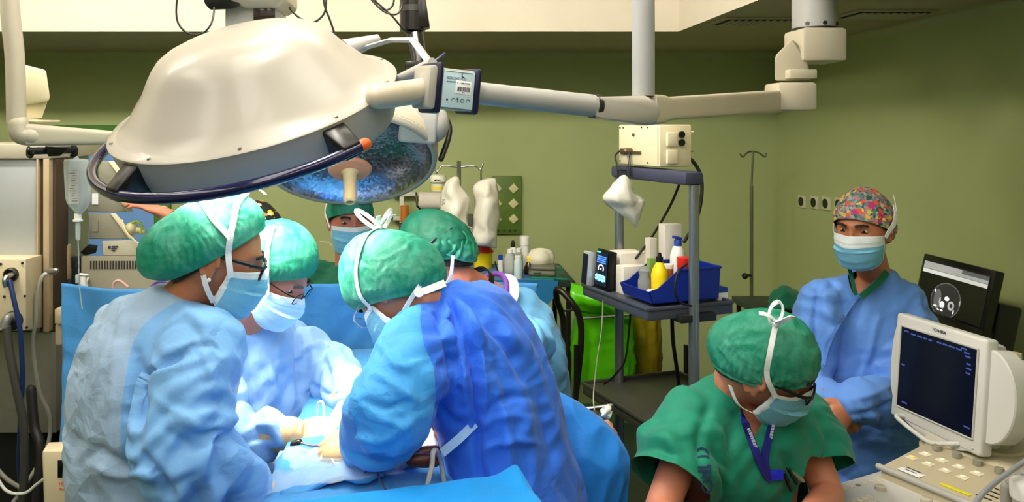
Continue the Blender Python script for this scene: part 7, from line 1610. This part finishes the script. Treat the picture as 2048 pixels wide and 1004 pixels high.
# monitor head
m00, m10, m11, m01 = P(1780, 828, 2.25), P(1956, 915, 1.95), P(1978, 681, 1.95), P(1793, 625, 2.25)    # lower far, lower near, upper near, upper far
mr = ((m10-m00)+(m11-m01)).normalized(); mu = ((m01-m00)+(m11-m10)).normalized(); mn = mr.cross(mu).normalized(); mn = mn if mn.x < 0 else -mn
mc_ = (m00+m10+m11+m01)/4; mw_ = ((m10-m00).length+(m11-m01).length)/2; mh_ = ((m01-m00).length+(m11-m10).length)/2; mu = (mu-mr*mu.dot(mr)).normalized(); mn = mr.cross(mu).normalized(); mn = mn if mn.x < 0 else -mn
def mq(u, v, d=0): return mc_+mr*mw_*(u-.5)+mu*mh_*(v-.5)+mn*d
mb = MB(); mb.hull([mq(u, v, d) for u, v in ((0, 0), (1, 0), (1, 1), (0, 1)) for d in (0, -.038)], bev=.008, seg=3); mb.hull([mq(u, v, d) for u, v in ((.12, .02), (.92, .02), (.68, -.065), (.40, -.065)) for d in (-.002, -.03)], bev=.003); mh = mb.build('monitor_housing', USW, us, 40)
mb = MB(); mb.hull([mq(u, v, d) for u in (.06, .97) for v in (.05, .95) for d in (-.036, -.075)], bev=.012); mb.build('monitor_back', USG, mh, 40)
mb = MB(); mb.prism([mq(u, v, .0005) for u, v in ((.075, .115), (.925, .125), (.925, .90), (.075, .89))], mn*.0015); ms = mb.build('screen', mat('us_screen', (7, 9, 22), rough=.12, emit=.6), mh)
mb = MB(); 
for a, b_ in (((.075, .115), (.925, .125)), ((.925, .125), (.925, .90)), ((.925, .90), (.075, .89)), ((.075, .89), (.075, .115))): mb.tube([mq(*a, .001), mq(*b_, .001)], .003, 8)
mb.build('screen_bezel', USG, mh)
SB = mat('us_text_blue', (56, 76, 150), emit=.22, emit_rgb=(56, 76, 150)); rr = random.Random(12)
for k, (u0, v0, n) in enumerate(((.12, .845, 1), (.20, .835, 4), (.50, .84, 4), (.76, .86, 1), (.79, .83, 1), (.80, .80, 1), (.82, .74, 1), (.82, .70, 1), (.82, .66, 1), (.14, .17, 1), (.11, .52, 1), (.83, .20, 1))):
    mb = MB(); x = u0
    for j in range(n): wd = rr.uniform(.04, .07); mb.prism([mq(x, v0, .0022), mq(x+wd, v0, .0022), mq(x+wd, v0+.014, .0022), mq(x, v0+.014, .0022)], mn*.0003); x += wd+.014
    mb.build('screen_text', SB, ms)
mb = MB(); mb.text('TOSHIBA', .0115, mq(.43, .935, .0005), mr, mu, .0006); mb.build('maker_lettering', INK, mh)
mb = MB(); mb.tube(spline([mq(.17, .045, .0), mq(.17, .048, .022), mq(.24, .030, .030), mq(.50, -.02, .034), mq(.62, -.03, .030), mq(.72, .005, .018), mq(.78, .03, .0)], 6), .006, 12, round_ends=True); mb.build('handle', USW, mh)
mb = MB(); mb.ball(mq(.93, .05, .001), .003); mb.build('power_button', USG, mh)
def ear(u, rad, v0=.12, v1=.92, d0=-.018, d1=-.065):
    c = mq(u, (v0+v1)/2, 0); hv = (mq(u, v1)-mq(u, v0)).length/2; sgn = 1 if u > .5 else -1; mb = MB()
    pts = [c+mu*hv*math.sin(t)+mr*sgn*rad*math.cos(t) for t in [-PI/2+PI*k/20 for k in range(21)]]
    mb.loft([[p+mn*d for p in pts] for d in (d0, d0-.006, d1)]); mb.loft([[p*.0+c+(p-c)*.97+mn*(d0+.004) for p in pts], [p+mn*d0 for p in pts]]); return mb.build('side_speaker', USW, mh, 40)
ear(1.0, .075); ear(0.0, .025)
mb = MB(); c = mq(.62, .35, -.07); mb.tube([c, c-mn*.05+V(0, 0, -.10), V(cS.x, cS.y, cS.z+.06), V(cS.x, cS.y, cS.z)], [.05, .045, .04, .045], 20); mb.build('monitor_neck', USG, us)
c = P(2030, 742, 2.12); mb = MB(); mb.hull([P(x, y, z) for x, y in ((2008, 718), (2110, 725), (2110, 768), (2008, 764)) for z in (2.10, 2.22)], bev=.005); mb.hull([P(x, y, z) for x, y in ((2048, 770), (2120, 760), (2120, 800), (2000, 892), (1992, 880)) for z in (2.14, 2.20)], bev=.006); rb = mb.build('rear_arm', USW, us, 40)
mb = MB(); mb.prism([P(2018, 760, 2.096), P(2034, 760, 2.096), P(2026, 742, 2.096)], V(0, -.0012, 0)); wt = mb.build('warning_triangle', mat('warn_yellow', (226, 186, 20), rough=.5), rb)
mb = MB(); 
for a, b_ in (((2018, 760), (2034, 760)), ((2034, 760), (2026, 742)), ((2026, 742), (2018, 760))): mb.tube([P(*a, 2.093), P(*b_, 2.093)], .0012, 6)
mb.tube([P(2026, 748, 2.093), P(2026, 754, 2.093)], .0016, 6); mb.ball(P(2026, 757, 2.093), .0014); mb.build('warning_print', BLACKP, wt)
mb = MB(); a = P(2030, 706, 2.14); mb.cyl(a, a-V(0, 0, .025), .016, segs=20); mb.build('arm_peg', USC, us)
mb = MB(); mb.hull([U(u, w, z) for u, w in ((.18, .08), (.72, .02), (.72, .46), (.18, .60)) for z in (.20, zk-.06)], bev=.02); mb.build('cabinet', USG, us, 40)
for u in (.2, .68):
    for w in (.1, .45): mb = MB(); c = U(u, w, .06); mb.cyl(c-ww*.02, c+ww*.02, .06, segs=24); mb.box(c+V(0, 0, .10), (.05, .05, .12), bev=.01); mb.build('caster', BLACKP, us)
bottle('gel_bottle', 'round white gel bottle lid standing in front of the ultrasound sliders', U(.275, .345, zk+.045), [(.026, 0), (.027, .03)], USG, PLW, [(.031, .028), (.032, .034), (.032, .062), (.030, .066)])
cable('probe_cable', 'grey ultrasound probe cable slanting up from the console at lower right', [P(1945, 1015, 1.56), P(1965, 988, 1.62), P(2000, 958, 1.70), P(2060, 915, 1.80)], .0055, mat('cable_blue_grey', (150, 154, 166), rough=.4))
mb = MB(); c = P(2060, 1000, 1.95); mb.ball(c-V(0, 0, .06), (.17, .16, .06)); mb.cyl(V(c.x, c.y, .05), V(c.x, c.y, c.z-.06), .03); mb.box((c.x, c.y, .03), (.4, .05, .05)); mb.box((c.x, c.y, .03), (.05, .4, .05))
mb.build('stool', mat('stool_red', (130, 20, 22), rough=.5), None, 40, label='dark red round stool partly seen beneath the ultrasound machine', category='stool')
